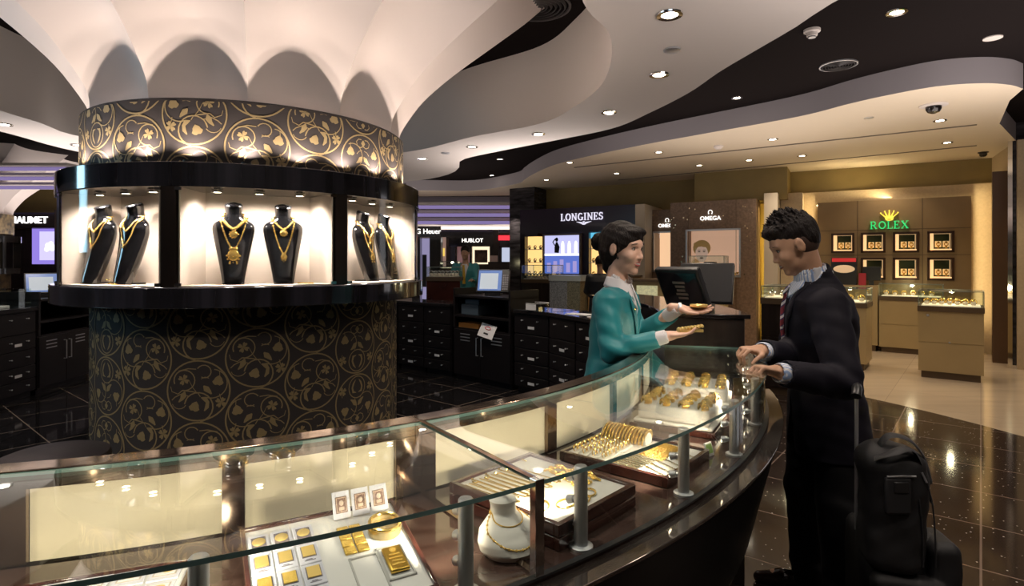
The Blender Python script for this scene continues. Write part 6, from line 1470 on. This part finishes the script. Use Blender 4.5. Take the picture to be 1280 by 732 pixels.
b=MB(); p=onj(.010,-.085,1.29); b.ball(p,.006,8); b.obj('lapel_pin',M_goldp,wr)
b=MB(); b.lathe([(.0275,-.007),(.029,0),(.0275,.007)],n=24,M=T(*(V((.742,2.540,1.291))+V((.93,-.30,-.10)).normalized()*.006))@V((.93,-.30,-.10)).to_track_quat('Z','Y').to_matrix().to_4x4()); b.obj('wristwatch',M_steel,wr)
S=SDF((.22,2.40,.45),(.70,2.92,.90),.006); S.loft([(.48,.44,2.66,.10,.155),(.70,.445,2.66,.115,.165),(.86,.445,2.66,.11,.155)],yw,.01); S.obj('skirt',mat('teal_dark',(.014,.15,.17),.55),wr)
for q in (-1,1): 
    S=SDF((.34,2.50,0),(.62,2.82,.12),.005); S.cap((.40,2.675+q*.06,.045),(.545,2.64+q*.06,.026),.040,.032,.01); S.add((.3,2.4,-.1),(.7,2.9,.2),lambda X,Y,Z:-(Z-.003)+0*X+0*Y,.01,'i'); S.obj('shoe',M_plastic,wr)
# pieces she holds
p=V((.742,2.540,1.291))+V((.93,-.30,-.10)).normalized()*.088; b=MB(); b.lathe([(.001,.014),(.022,.014),(.036,.019),(.039,.028),(.036,.030),(.026,.026),(.001,.025)],(p.x,p.y,p.z+.001),n=28); b.torus((p.x,p.y,p.z+.028),.030,.004,28,6)
M_bg=mat('held_gold',(1,.76,.28),.25,metal=.6)  # brighter, less metallic gold for the pieces she holds
t=tag(b.obj('gold_bangle',M_bg),'round gold bangle disc resting on the saleswoman\'s upper palm','bangle')
b=MB(); 
for k in range(9): b.ball((p.x+.018*math.cos(k*.7),p.y+.018*math.sin(k*.7),p.z+.029),.004,6)
b.obj('stones',mat('bright_gold',(1,.8,.4),.15,metal=.8),t)
p=V((.652,2.402,1.186)); b=MB()
for k in range(8):
    for j in (-1,0,1): b.ball((p.x+.055+.0135*k,p.y+.002+j*.011,p.z+.030+.0018*k),.0085 if j==0 else .007,8)
b.cbox((p.x+.10,p.y+.002,p.z+.024),(.105,.030,.012)); tag(b.obj('gold_bracelet',M_bg),'wide studded gold bracelet lying along the saleswoman\'s lower hand','bracelet')
# ---------------------------------------------------------------- customer
mr=thing('person','person in a dark suit and striped tie looking down, hands resting on the glass counter','person',(1.34,2.46,0))
ym=R(160); fm=V((math.cos(ym),math.sin(ym),0)); sm=V((-fm.y,fm.x,0))   # forward, his left
Mm=headM((1.212,2.450,1.572),R(168),R(27),R(0),1.0)
S=SDF((.78,1.93,0),(1.66,2.86,1.74),.0044)
S.loft([(.86,1.35,2.46,.11,.165),(.98,1.35,2.46,.11,.16),(1.12,1.335,2.46,.11,.165),(1.26,1.325,2.46,.115,.185),(1.34,1.32,2.46,.095,.185),(1.40,1.305,2.455,.055,.10)],ym,.02)
S.cap((1.30,2.455,1.38),Mm@V((-.02,0,-.05)),.060,.056,.02); add_head(S,Mm,1.0,False)
bL=[(1.265,2.285,1.325),(1.245,2.135,1.045),(.975,2.052,1.098)]; bR=[(1.385,2.625,1.335),(1.19,2.455,1.09),(1.010,2.285,1.140)]
for A in (bL,bR): S.cap(A[0],A[1],.050,.042,.02); S.cap(A[1],A[2],.042,.028,.02)
legs=[((1.36,2.38,.90),(1.35,2.35,.48),(1.37,2.33,.09)),((1.35,2.55,.90),(1.33,2.58,.48),(1.36,2.60,.09))]
for h0,kn,an in legs: S.cap(h0,kn,.085,.056,.03); S.cap(kn,an,.054,.038,.02); S.cap((an[0],an[1],.06),(an[0]-.14,an[1]+.05,.04),.036,.028,.015)
hand(S,(.968,2.050,1.102),(-.97,-.03,.22),(.20,-.1,-1),-1,[1.0,1.15,1.2,1.2],.7,1.0)
hand(S,(1.003,2.280,1.145),(-.95,-.22,.10),(.1,.05,-1),1,[.95,1.1,1.2,1.25],.7,1.0)
S.obj('body',SKIN_M,mr); face_parts(mr,Mm,False,None,True)
S=SDF((1.03,2.28,1.45),(1.40,2.64,1.80),.0034); Rm=Mm.to_3x3().normalized()
e=lambda c,r,k=.01,op='u': S.ell(Mm@V(c),r,Rm,k,op)
e((-.024,0,.052),(.099,.081,.086)); e((-.052,0,.005),(.062,.0765,.058),.02); e((.046,0,.090),(.048,.060,.034),.02)
e((.115,0,-.040),(.09,.11,.082),.008,'s'); e((.080,0,-.005),(.050,.09,.058),.008,'s')
for q in (-1,1): e((-.002,q*.084,-.012),(.024,.022,.036),.004,'s'); e((.035,q*.085,-.055),(.05,.05,.06),.008,'s')
rnd=random.Random(5)
for i in range(330):
    th=rnd.uniform(0,2*PI); ph=rnd.uniform(.02,1.25); d=V((math.sin(ph)*math.cos(th),math.sin(ph)*math.sin(th)*.9,math.cos(ph)))
    base=V((-.014+d.x*.100,d.y*.082,.052+d.z*.086)); L_=.034*(1-.45*ph/1.25)*rnd.uniform(.6,1.2)
    if base.x>.07 and base.z<.035: continue
    tip=base+(d*.6+V((.45,rnd.uniform(-.3,.3),.55))).normalized()*L_
    S.cap(Mm@base,Mm@tip,.0075,.0014,.003)
S.warp(lambda X,Y,Z: .0010*np.sin(190*X+120*Z)*np.sin(160*Y))
S.obj('hair',HAIR,mr,smooth_it=0)
S=SDF((1.03,2.28,1.42),(1.40,2.64,1.74),.004)
e((-.030,0,.010),(.082,.0785,.082)); e((.085,0,-.03),(.080,.11,.095),.008,'s'); e((-.01,0,-.12),(.12,.12,.058),.01,'s')
for q in (-1,1): e((-.004,q*.084,-.012),(.022,.022,.036),.004,'s')
S.obj('shaved_sides',mat('hair_fade',(.075,.045,.036),.6),mr)
SUIT=mat('dark_suit',(.012,.011,.019),.7,spec=.2,bump=.1,bscale=700); TROU=mat('dark_trousers',(.008,.008,.010),.7,spec=.3)
STRIPE=mat('striped_shirt',(.60,.68,.82),.6)
nt=STRIPE.node_tree; tc=nt.nodes.new('ShaderNodeTexCoord'); wv=nt.nodes.new('ShaderNodeTexWave'); wv.inputs['Scale'].default_value=34; wv.bands_direction='Y'; rp=nt.nodes.new('ShaderNodeValToRGB'); rp.color_ramp.elements[0].color=(.30,.42,.68,1); rp.color_ramp.elements[1].color=(.78,.80,.85,1); rp.color_ramp.elements[0].position=.25; rp.color_ramp.elements[1].position=.45
nt.links.new(tc.outputs['Object'],wv.inputs[0]); nt.links.new(wv.outputs[0],rp.inputs[0]); nt.links.new(rp.outputs[0],nt.nodes['Principled BSDF'].inputs['Base Color'])
S=SDF((.80,1.95,1.0),(1.60,2.80,1.52),.0042)
S.loft([(1.05,1.34,2.46,.118,.165),(1.26,1.325,2.46,.125,.180),(1.34,1.32,2.46,.105,.165),(1.385,1.30,2.455,.072,.090)],ym,.012)
nb=V((1.30,2.455,1.375)); nt_=Mm@V((-.028,0,-.070)); S.cap(nb,nb.lerp(nt_,.66),.074,.064,.010); S.cap(nb.lerp(nt_,.35),nt_.lerp(nb,-.6),.0605,.060,.004,'s')
for A in (bL,bR): w=V(A[2]); d=(w-V(A[1])).normalized(); S.cap(w-d*.06,w+d*.006,.040,.037,.004); S.cap(w-d*.002,w+d*.06,.030,.030,.003,'s')
S.obj('shirt',STRIPE,mr)
S=SDF((.84,1.93,.64),(1.70,2.86,1.50),.0044)
S.loft([(.685,1.375,2.465,.165,.205),(.80,1.37,2.46,.155,.200),(.92,1.36,2.46,.145,.190),(1.04,1.345,2.46,.132,.180),(1.16,1.337,2.46,.138,.190),(1.27,1.332,2.46,.142,.205),(1.34,1.325,2.46,.125,.205),(1.385,1.315,2.455,.085,.13),(1.41,1.31,2.455,.07,.085)],ym,.02,pw=2.2); S.cap(nb+V((.03,0,-.02)),nb.lerp(nt_,.42)+V((.012,0,0)),.098,.078,.03)
for A,r in ((bL,(.076,.064,.050)),(bR,(.072,.062,.050))):
    w=V(A[2]); d=(w-V(A[1])).normalized(); S.cap(A[0],A[1],r[0],r[1],.04); S.cap(A[1],w-d*.025,r[1],r[2],.02)
S.warp(folds(0,0,.0015,[((1.245,2.135,1.06),.10,.008,62,(.6,0,1)),((1.30,2.25,1.15),.11,.008,48,(.8,0,1)),((1.14,2.09,1.06),.08,.003,70,(1,0,.3)),((1.42,2.36,1.0),.14,.004,36,(.6,0,1)),((1.19,2.45,1.10),.08,.004,70,(1,.5,.6))]))
cM=V((1.315,2.455,0))
def vcm(X,Y,Z):
    u=(X-cM.x)*fm.x+(Y-cM.y)*fm.y; v=np.abs((X-cM.x)*sm.x+(Y-cM.y)*sm.y); half=np.clip((Z-1.06)*.27,-.03,.085); return np.maximum(v-half,-u+.03)
S.add((1.0,2.1,1.02),(1.6,2.8,1.55),vcm,.003,'s'); S.cap(nb+V((0,0,-.02)),nt_,.074,.070,.004,'s')
def vlow(X,Y,Z): # the quarters open below the button
    u=(X-cM.x)*fm.x+(Y-cM.y)*fm.y; v=np.abs((X-cM.x)*sm.x+(Y-cM.y)*sm.y); half=np.clip((.93-Z)*.30,-.03,.08); return np.maximum(v-half,-u+.03)
S.add((1.0,2.1,.6),(1.6,2.8,.98),vlow,.01,'s')
# hollow below so the trousers show under the hem
for A in (bL,bR): w=V(A[2]); d=(w-V(A[1])).normalized(); S.cap(w-d*.018,w+d*.07,.042,.042,.003,'s')
S.obj('suit_jacket',SUIT,mr)
def onm(u,v,z):
    zz=[.685,.80,.92,1.04,1.16,1.27,1.34,1.385,1.41]; f=np.interp(z,zz,[.165,.155,.145,.132,.138,.142,.125,.085,.07]); sd=np.interp(z,zz,[.205,.20,.19,.18,.19,.205,.205,.13,.085]); cx=np.interp(z,zz,[1.375,1.37,1.36,1.345,1.337,1.332,1.325,1.315,1.31])
    ff=f*(max(.02,1-abs(v/sd)**2.2))**(1/2.2); return V((cx,2.46,z))+fm*(ff+u)+sm*v
for q in (-1,1):
    b=MB(); Z=[1.425,1.40,1.36,1.31,1.28,1.265,1.20,1.13,1.06]; vi=[.070,.078,.080,.068,.060,.056,.038,.020,.002]; wid=[.014,.022,.034,.050,.058,.046,.036,.022,.004]
    for i,z in enumerate(Z): b.v+=[tuple(onm(.006,q*vi[i],z)),tuple(onm(.009,q*(vi[i]+wid[i]),z-.006))]
    for i in range(len(Z)-1): b.f.append([2*i,2*i+1,2*i+3,2*i+2]); b.mi.append(0)
    b.obj('lapel',SUIT,mr,solid=.004,angle=60)
# shirt collar leaf and tie
for q in (-1,1):
    b=MB(); c0=nb.copy()
    def cq(f,s_,z): p=c0+fm*f+sm*(q*s_); return V((p.x,p.y,z))
    A=[cq(-.070,.030,1.462),cq(-.020,.070,1.462),cq(.045,.058,1.440),cq(.090,.012,1.405)]; B_=[cq(-.082,.034,1.420),cq(-.020,.086,1.415),cq(.065,.076,1.385),cq(.104,.040,1.345)]
    b.grid(lambda u,v:(lambda a,c:a.lerp(c,v))(*[ (L_[min(int(u*3),2)].lerp(L_[min(int(u*3),2)+1],u*3-min(int(u*3),2))) for L_ in (A,B_)]),12,5); b.obj('collar_leaf',STRIPE,mr,solid=.004,angle=60)
TIE=mat('striped_tie',(.22,.02,.04),.4); nt=TIE.node_tree; tc=nt.nodes.new('ShaderNodeTexCoord'); mp=nt.nodes.new('ShaderNodeMapping'); mp.inputs['Rotation'].default_value=(.3,.75,0); wv=nt.nodes.new('ShaderNodeTexWave'); wv.bands_direction='Z'; wv.inputs['Scale'].default_value=9; wv.inputs['Distortion'].default_value=1.2; rp=nt.nodes.new('ShaderNodeValToRGB'); cr=rp.color_ramp; cr.interpolation='CONSTANT'; cr.elements[0].color=(.20,.018,.035,1); cr.elements[1].position=.55; cr.elements[1].color=(.03,.035,.13,1); c3=cr.elements.new(.86); c3.color=(.70,.68,.70,1)
nt.links.new(tc.outputs['Object'],mp.inputs[0]); nt.links.new(mp.outputs[0],wv.inputs[0]); nt.links.new(wv.outputs[0],rp.inputs[0]); nt.links.new(rp.outputs[0],nt.nodes['Principled BSDF'].inputs['Base Color'])
b=MB(); Z=[1.405,1.385,1.36,1.355,1.30,1.22,1.14,1.05,.99]; U=[.018,.028,.022,.014,.010,.012,.012,.010,.006]; W_=[.020,.022,.014,.013,.018,.024,.029,.034,.004]
for i,z in enumerate(Z):
    for s_ in (-1,0,1): b.v.append(tuple(onm(U[i]+(.008 if s_==0 else 0),s_*W_[i],z)))
for i in range(len(Z)-1):
    for k in (0,1): b.f.append([3*i+k,3*i+k+1,3*i+k+4,3*i+k+3]); b.mi.append(0)
b.obj('necktie',TIE,mr,solid=.006,angle=60)
S=SDF((1.08,2.14,.03),(1.62,2.80,.98),.0055)
S.loft([(.80,1.355,2.46,.125,.170),(.97,1.355,2.46,.12,.165)],ym,.03)
for h0,kn,an in legs: S.cap(h0,kn,.105,.082,.03); S.cap(kn,(an[0],an[1],.075),.082,.078,.03)
S.warp(folds(0,0,.0018,[((1.35,2.35,.48),.12,.005,50,(.4,0,1)),((1.37,2.33,.13),.10,.007,60,(.3,0,1)),((1.36,2.6,.13),.10,.007,60,(.3,0,1))]))
S.obj('trousers',TROU,mr)
for h0,kn,an in legs:
    S=SDF((an[0]-.32,an[1]-.12,0),(an[0]+.14,an[1]+.22,.12),.0045); S.cap((an[0]+.03,an[1]-.01,.045),(an[0]-.10,an[1]+.035,.040),.042,.040,.02); S.cap((an[0]-.10,an[1]+.035,.036),(an[0]-.20,an[1]+.07,.024),.040,.026,.02)
    S.add((an[0]-.4,an[1]-.2,-.1),(an[0]+.2,an[1]+.3,.2),lambda X,Y,Z:-(Z-.004)+0*X+0*Y,.01,'i'); S.obj('shoe',mat('shoe_leather',(.02,.010,.008),.15,coat=.6),mr)
# ---------------------------------------------------------------- two people far away
def simple_person(label,x,y,yaw,top,jm,hm,shirt=None,tiec=None,pose=0):
    t=thing('person',label,'person',(x,y,0)); k=top/1.74; f=V((math.cos(yaw),math.sin(yaw),0)); l=V((-f.y,f.x,0)); H=.010
    P=lambda a,b_,z: V((x,y,0))+f*a*k+l*b_*k+V((0,0,z*k))
    S=SDF((x-.42,y-.42,0),(x+.42,y+.42,top+.03),H); Mx=headM(P(.02,0,1.60),yaw,R(5),0,k)
    S.loft([(z*k,x,y,a*k,b_*k) for z,a,b_ in ((.88,.10,.15),(1.1,.09,.14),(1.3,.11,.18),(1.40,.07,.13))],yaw,.02); S.cap(P(0,0,1.40),P(.01,0,1.53),.055*k,.05*k,.02); add_head(S,Mx,k,False)
    for q in (-1,1):
        el=P(.06+.05*pose,q*.24,1.10); wrt=P(.22,q*.17,1.0+.12*pose); S.cap(P(0,q*.18,1.36),el,.045*k,.038*k,.02); S.cap(el,wrt,.036*k,.026*k,.02); hand(S,wrt,f,V((0,0,-1)),q,.3,.2,1.0*k); S.cap(P(0,q*.09,.9),P(.02,q*.09,.48),.08*k,.055*k,.03); S.cap(P(.02,q*.09,.48),P(0,q*.09,.08),.052*k,.038*k,.02); S.cap(P(-.02,q*.09,.04),P(.14,q*.09,.03),.035*k,.028*k,.02)
    S.obj('body',SKIN_M,t,smooth_it=1)
    S=SDF((x-.42,y-.42,top-.35),(x+.42,y+.42,top+.04),.008); Rm=Mx.to_3x3().normalized(); S.ell(Mx@V((-.022,0,.048)),(.108*k,.087*k,.092*k),Rm); S.ell(Mx@V((.10,0,-.05)),(.085*k,.1*k,.10*k),Rm,.008,'s'); S.obj('hair',HAIR,t,smooth_it=1)
    S=SDF((x-.45,y-.45,.6),(x+.45,y+.45,1.55*k),H); S.loft([(z*k,x,y,a*k,b_*k) for z,a,b_ in ((.74,.15,.20),(.9,.14,.19),(1.08,.125,.175),(1.28,.14,.20),(1.36,.11,.19),(1.42,.07,.10))],yaw,.02)
    for q in (-1,1):
        el=P(.06+.05*pose,q*.24,1.10); wrt=P(.20,q*.175,1.0+.12*pose); S.cap(P(0,q*.18,1.35),el,.07*k,.058*k,.03); S.cap(el,wrt,.056*k,.044*k,.02)
    if shirt is not None:
        def cut(X,Y,Z): u=(X-x)*f.x+(Y-y)*f.y; v=np.abs((X-x)*l.x+(Y-y)*l.y); return np.maximum(v-np.clip((Z-1.05*k)*.24,-.03,.08),-u+.02)
        S.add((x-.4,y-.4,1.0),(x+.4,y+.4,1.6),cut,.004,'s')
    S.obj('jacket',jm,t,smooth_it=1)
    if shirt is not None:
        S=SDF((x-.3,y-.3,.95),(x+.3,y+.3,1.5*k),H); S.loft([(z*k,x,y,a*k,b_*k) for z,a,b_ in ((1.0,.118,.16),(1.28,.128,.18),(1.40,.075,.09))],yaw,.02); S.obj('shirt',shirt,t,smooth_it=1)
        b=MB(); b.tube([P(.15,0,1.38),P(.158,0,1.25),P(.158,0,1.05)],[.02,.032,.04],n=8,flat=.3,up=tuple(f)); b.obj('necktie',tiec,t)
    S=SDF((x-.3,y-.3,.03),(x+.3,y+.3,.95),H)
    for q in (-1,1): S.cap(P(0,q*.09,.88),P(.02,q*.09,.48),.10*k,.075*k,.03); S.cap(P(.02,q*.09,.48),P(0,q*.09,.1),.075*k,.065*k,.03)
    S.obj('trousers',TROU,t,smooth_it=1)
    for q in (-1,1):
        b=MB(); b.ball(P(.06,q*.09,.045),.13*k,12,sc=(abs(f.x)*.7+.38,abs(f.y)*.7+.38,.32)); b.obj('shoe',M_plastic,t)
simple_person('person in a teal jacket and yellow tie standing by the far glass case',dx(582,10.65),10.65,R(-100),dh(306,10.65),mat('far_teal',(.05,.28,.30),.6),None,SHIRT,mat('yellow_tie',(.6,.38,.03),.5),1)
simple_person('person in a black suit seen from behind, before the lit yellow niche',dx(750,9.3),9.3,R(75),dh(319,9.3),mat('far_black_suit',(.012,.012,.016),.6),None)
# ---------------------------------------------------------------- trolley case and backpack
M_nylon=mat('black_nylon',(.016,.016,.018),.55,spec=.5,bump=.2,bscale=600); M_nylon2=mat('black_webbing',(.022,.022,.025),.5,bump=.3,bscale=900)
def rbox(S,c,hs,r,M=None,k=.004,op='u'):
    c=np.array(c,float); Rm=np.array(M.to_3x3()) if M is not None else np.eye(3); hs=np.array(hs)
    def fn(X,Y,Z):
        x,y,z=X-c[0],Y-c[1],Z-c[2]; u=[np.abs(x*Rm[0][i]+y*Rm[1][i]+z*Rm[2][i])-(hs[i]-r) for i in range(3)]
        return np.sqrt(sum(np.maximum(q,0)**2 for q in u))+np.minimum(np.maximum(np.maximum(u[0],u[1]),u[2]),0)-r
    m=float(np.linalg.norm(hs)); S.add(c-m,c+m,fn,k,op)
Ms=RZ(R(-12)); sc0=(1.35,2.02)
st=thing('trolley_suitcase','black soft trolley suitcase with raised handle beside the suited man','suitcase',(sc0[0],sc0[1],0))
def sp(x,y,z): p=Ms@V((x,y,0)); return V((sc0[0]+p.x,sc0[1]+p.y,z))
S=SDF((1.06,1.70,.03),(1.66,2.30,.64),.005); rbox(S,sp(0,0,.315),(.130,.105,.26),.045,Ms); S.warp(lambda X,Y,Z:.0015*np.sin(40*Z+20*X)); S.obj('shell',M_nylon,st)
S=SDF((1.06,1.60,.03),(1.70,2.30,.64),.005); rbox(S,sp(.0,-.125,.27),(.115,.035,.185),.03,Ms); rbox(S,sp(.110,-.06,.335),(.050,.085,.235),.035,Ms,.006); S.warp(lambda X,Y,Z:.0015*np.sin(50*Z-30*X)); S.obj('front_pocket',M_nylon,st)
b=MB(); 
for z in (.10,.42): b.tube([sp(-.10,-.162,z),sp(.10,-.162,z)],.003,n=6)
b.tube([sp(.163,-.05,.14),sp(.163,-.06,.3),sp(.163,-.06,.50)],.0035,n=6); b.obj('zip',M_nylon2,st)
hx=-.108
for q in (-.045,.045):
    b=MB(); b.tube([sp(hx+q*.35,.02+q,.55),sp(hx+q*.35,.02+q,1.02)],.0065,n=10); b.obj('handle_tube',M_steel,st)
b=MB(); b.tube([sp(hx-.022,-.040,1.025),sp(hx-.012,-.02,1.045),sp(hx+.010,.05,1.045),sp(hx+.02,.08,1.025)],.017,n=12); b.obj('grip',M_plastic,st)
for qx in (-.09,.09): b=MB(); c_=sp(qx,.075,.028); b.tube([c_+V((-.012,0,0)),c_+V((.012,0,0))],.027,n=20); b.obj('wheel',M_plastic,st)
bp=thing('backpack','black backpack with straps standing on the trolley suitcase against its handle','backpack',sp(-.03,-.02,.575))
Mk=Ms@Matrix.Rotation(R(3),4,'Y'); S=SDF((1.10,1.72,.44),(1.62,2.30,1.02),.0045)
cb=sp(-.038,-.075,.66); rbox(S,cb,(.084,.085,.205),.05,Mk); rbox(S,cb+V((.045,-.0,-.02)),(.050,.09,.17),.045,Mk,.02); S.cap(cb+V((-.03,0,.15)),cb+V((.03,0,.13)),.075,.06,.05); S.warp(lambda X,Y,Z:.0018*np.sin(45*Z+35*X)+.001*np.sin(80*Z-50*X)); S.obj('main_body',M_nylon,bp)
b=MB(); q=cb+V((-.035,-.093,.075)); b.cbox(q,(.085,.018,.12)); b.obj('strap_pad',M_nylon2,bp,bevel=.008,seg=3)
b=MB(); q=cb+V((-.03,-.098,.105)); b.cbox(q,(.048,.016,.038)); b.obj('buckle',M_plastic,bp,bevel=.004)
b=MB(); b.tube([cb+V((-.075,-.10,.14)),cb+V((-.03,-.104,.143)),cb+V((.02,-.10,.14))],.003,n=8); b.tube([cb+V((.045,-.092,.15)),cb+V((.055,-.10,.12))],.0035,n=8); b.obj('metal_bar',M_steel,bp)
for k,(z0,z1) in enumerate(((.185,.12),(.16,.20))):
    b=MB(); P=[cb+V((-.09,-.06,z0)),cb+V((-.05,-.09,z0+.03)),cb+V((.02,-.085,z0+.035)),cb+V((.085,-.055,z1-.02)),cb+V((.115,-.04,z1-.09))] if k==0 else [cb+V((-.06,-.02,.20)),cb+V((-.03,-.04,.255)),cb+V((.03,-.05,.245)),cb+V((.08,-.05,.19)),cb+V((.11,-.045,.10))]
    b.tube(catmull(P,5,closed=False),.016,n=8,flat=.22,up=(0,-.3,1)); b.obj('shoulder_strap',M_nylon2,bp)
for k,x in enumerate((.035,.075)):
    b=MB(); b.tube(catmull([cb+V((x-.02,-.088,.15)),cb+V((x,-.097,.05)),cb+V((x+.01,-.097,-.06)),cb+V((x+.015,-.092,-.16))],5,closed=False),.0025,n=6); b.obj('zip',M_nylon2,bp)
# ================================================================ camera, light, render look
cam=bpy.data.cameras.new('camera'); cam.sensor_width=36; cam.lens=36*F/1280; cam.shift_y=-(366-HZ)/1280; cam.clip_start=.05
co=bpy.data.objects.new('camera',cam); COL.objects.link(co); co.location=(0,0,EYE); co.rotation_euler=(PI/2,0,0)
bpy.context.scene.camera=co
sc=bpy.context.scene
frame()
UPK=.72
w=bpy.data.worlds.new('world'); sc.world=w; w.use_nodes=True; w.node_tree.nodes['Background'].inputs[0].default_value=(.50,.48,.50,1); w.node_tree.nodes['Background'].inputs[1].default_value=1.5
# room light: ceiling fittings outside and inside the view
for (x,y) in ((1.4,2.6),(1.35,4.0),(.6,5.6)): 
    pass
for px,py in ring: 
    g=gp(px,py,HS); spot((g.x,g.y,HS-.03),(g.x,g.y,0),26,110,.8,(1,.84,.68),.04)
for a in range(-150,-40,28):
    spot((CC.x+2.7*math.cos(R(a)),CC.y+2.7*math.sin(R(a)),HS-.03),(CC.x+2.7*math.cos(R(a)),CC.y+2.7*math.sin(R(a)),0),40,120,.8,(1,.86,.72),.06)
for x,y in ((2.6,2.2),(3.2,4.4),(2.4,6.2),(5.5,3.0),(1.6,.4),(3.2,-.8),(5.5,5.4)): spot((x,y,3.4),(x,y,0),46,120,.8,(1,.86,.72),.12)
for x,y in ((2.8,8.6),(4.6,8.6),(6.2,8.2),(7.6,8.4),(5.0,7.0),(6.8,6.9),(1.4,9.2),(3.0,7.4),(6.3,9.5),(4.6,9.6),(7.6,9.6)): spot((x,y,3.17),(x,y,0),44,110,.8,(1,.82,.60),.12)
for x,y in ((-5.5,5),(-4.4,9),(-8,8),(-1,9),(-7,4),(-3,12),(0,13),(-8,12)): spot((x,y,3.1 if y<12 else 2.6),(x,y,0),24,120,.8,(1,.86,.72),.05)
spot((1.15,1.5,2.72),(.60,2.55,1.42),42,52,.8,(1,.88,.76),.10)  # added spot that brightens the saleswoman's face; no fitting modelled there
# added upward area lights without fittings, standing in for bounce onto the pale soffits
for x,y,z,p,s in ((2.4,1.2,1.9,60,2.4),(4.6,4.2,1.9,70,3),(-4.6,.8,1.9,45,2),(.3,6.9,2.0,30,1.6),(-5.0,6.5,2.0,40,2.4),(3.2,7.4,2.1,16,2.4),(-2.5,11.5,2.0,40,3),(-1.2,18.8,1.7,90,3),(-9,11,2.0,40,2.5),(0,-1.6,1.9,50,2.4)):
    area((x,y,z),(x,y,z+1),p*UPK,s,s,(.72,.85,1) if (x,y) in ((0,-1.6),(-4.6,.8)) else (1,.88,.82))
area((-6.5,2.6,2.2),(-1.6,3.6,1.6),14,.6,1.2,(.45,.80,1))
sc.view_settings.view_transform='Standard'; sc.view_settings.look='None'; sc.view_settings.gamma=1; sc.view_settings.use_curve_mapping=False
sc.view_settings.exposure=0.6
sc.cycles.use_denoising=True
sc.cycles.max_bounces=8; sc.cycles.diffuse_bounces=3; sc.cycles.glossy_bounces=4; sc.cycles.transparent_max_bounces=12; sc.cycles.transmission_bounces=4
sc.cycles.sample_clamp_indirect=4; sc.cycles.caustics_reflective=False; sc.cycles.caustics_refractive=False
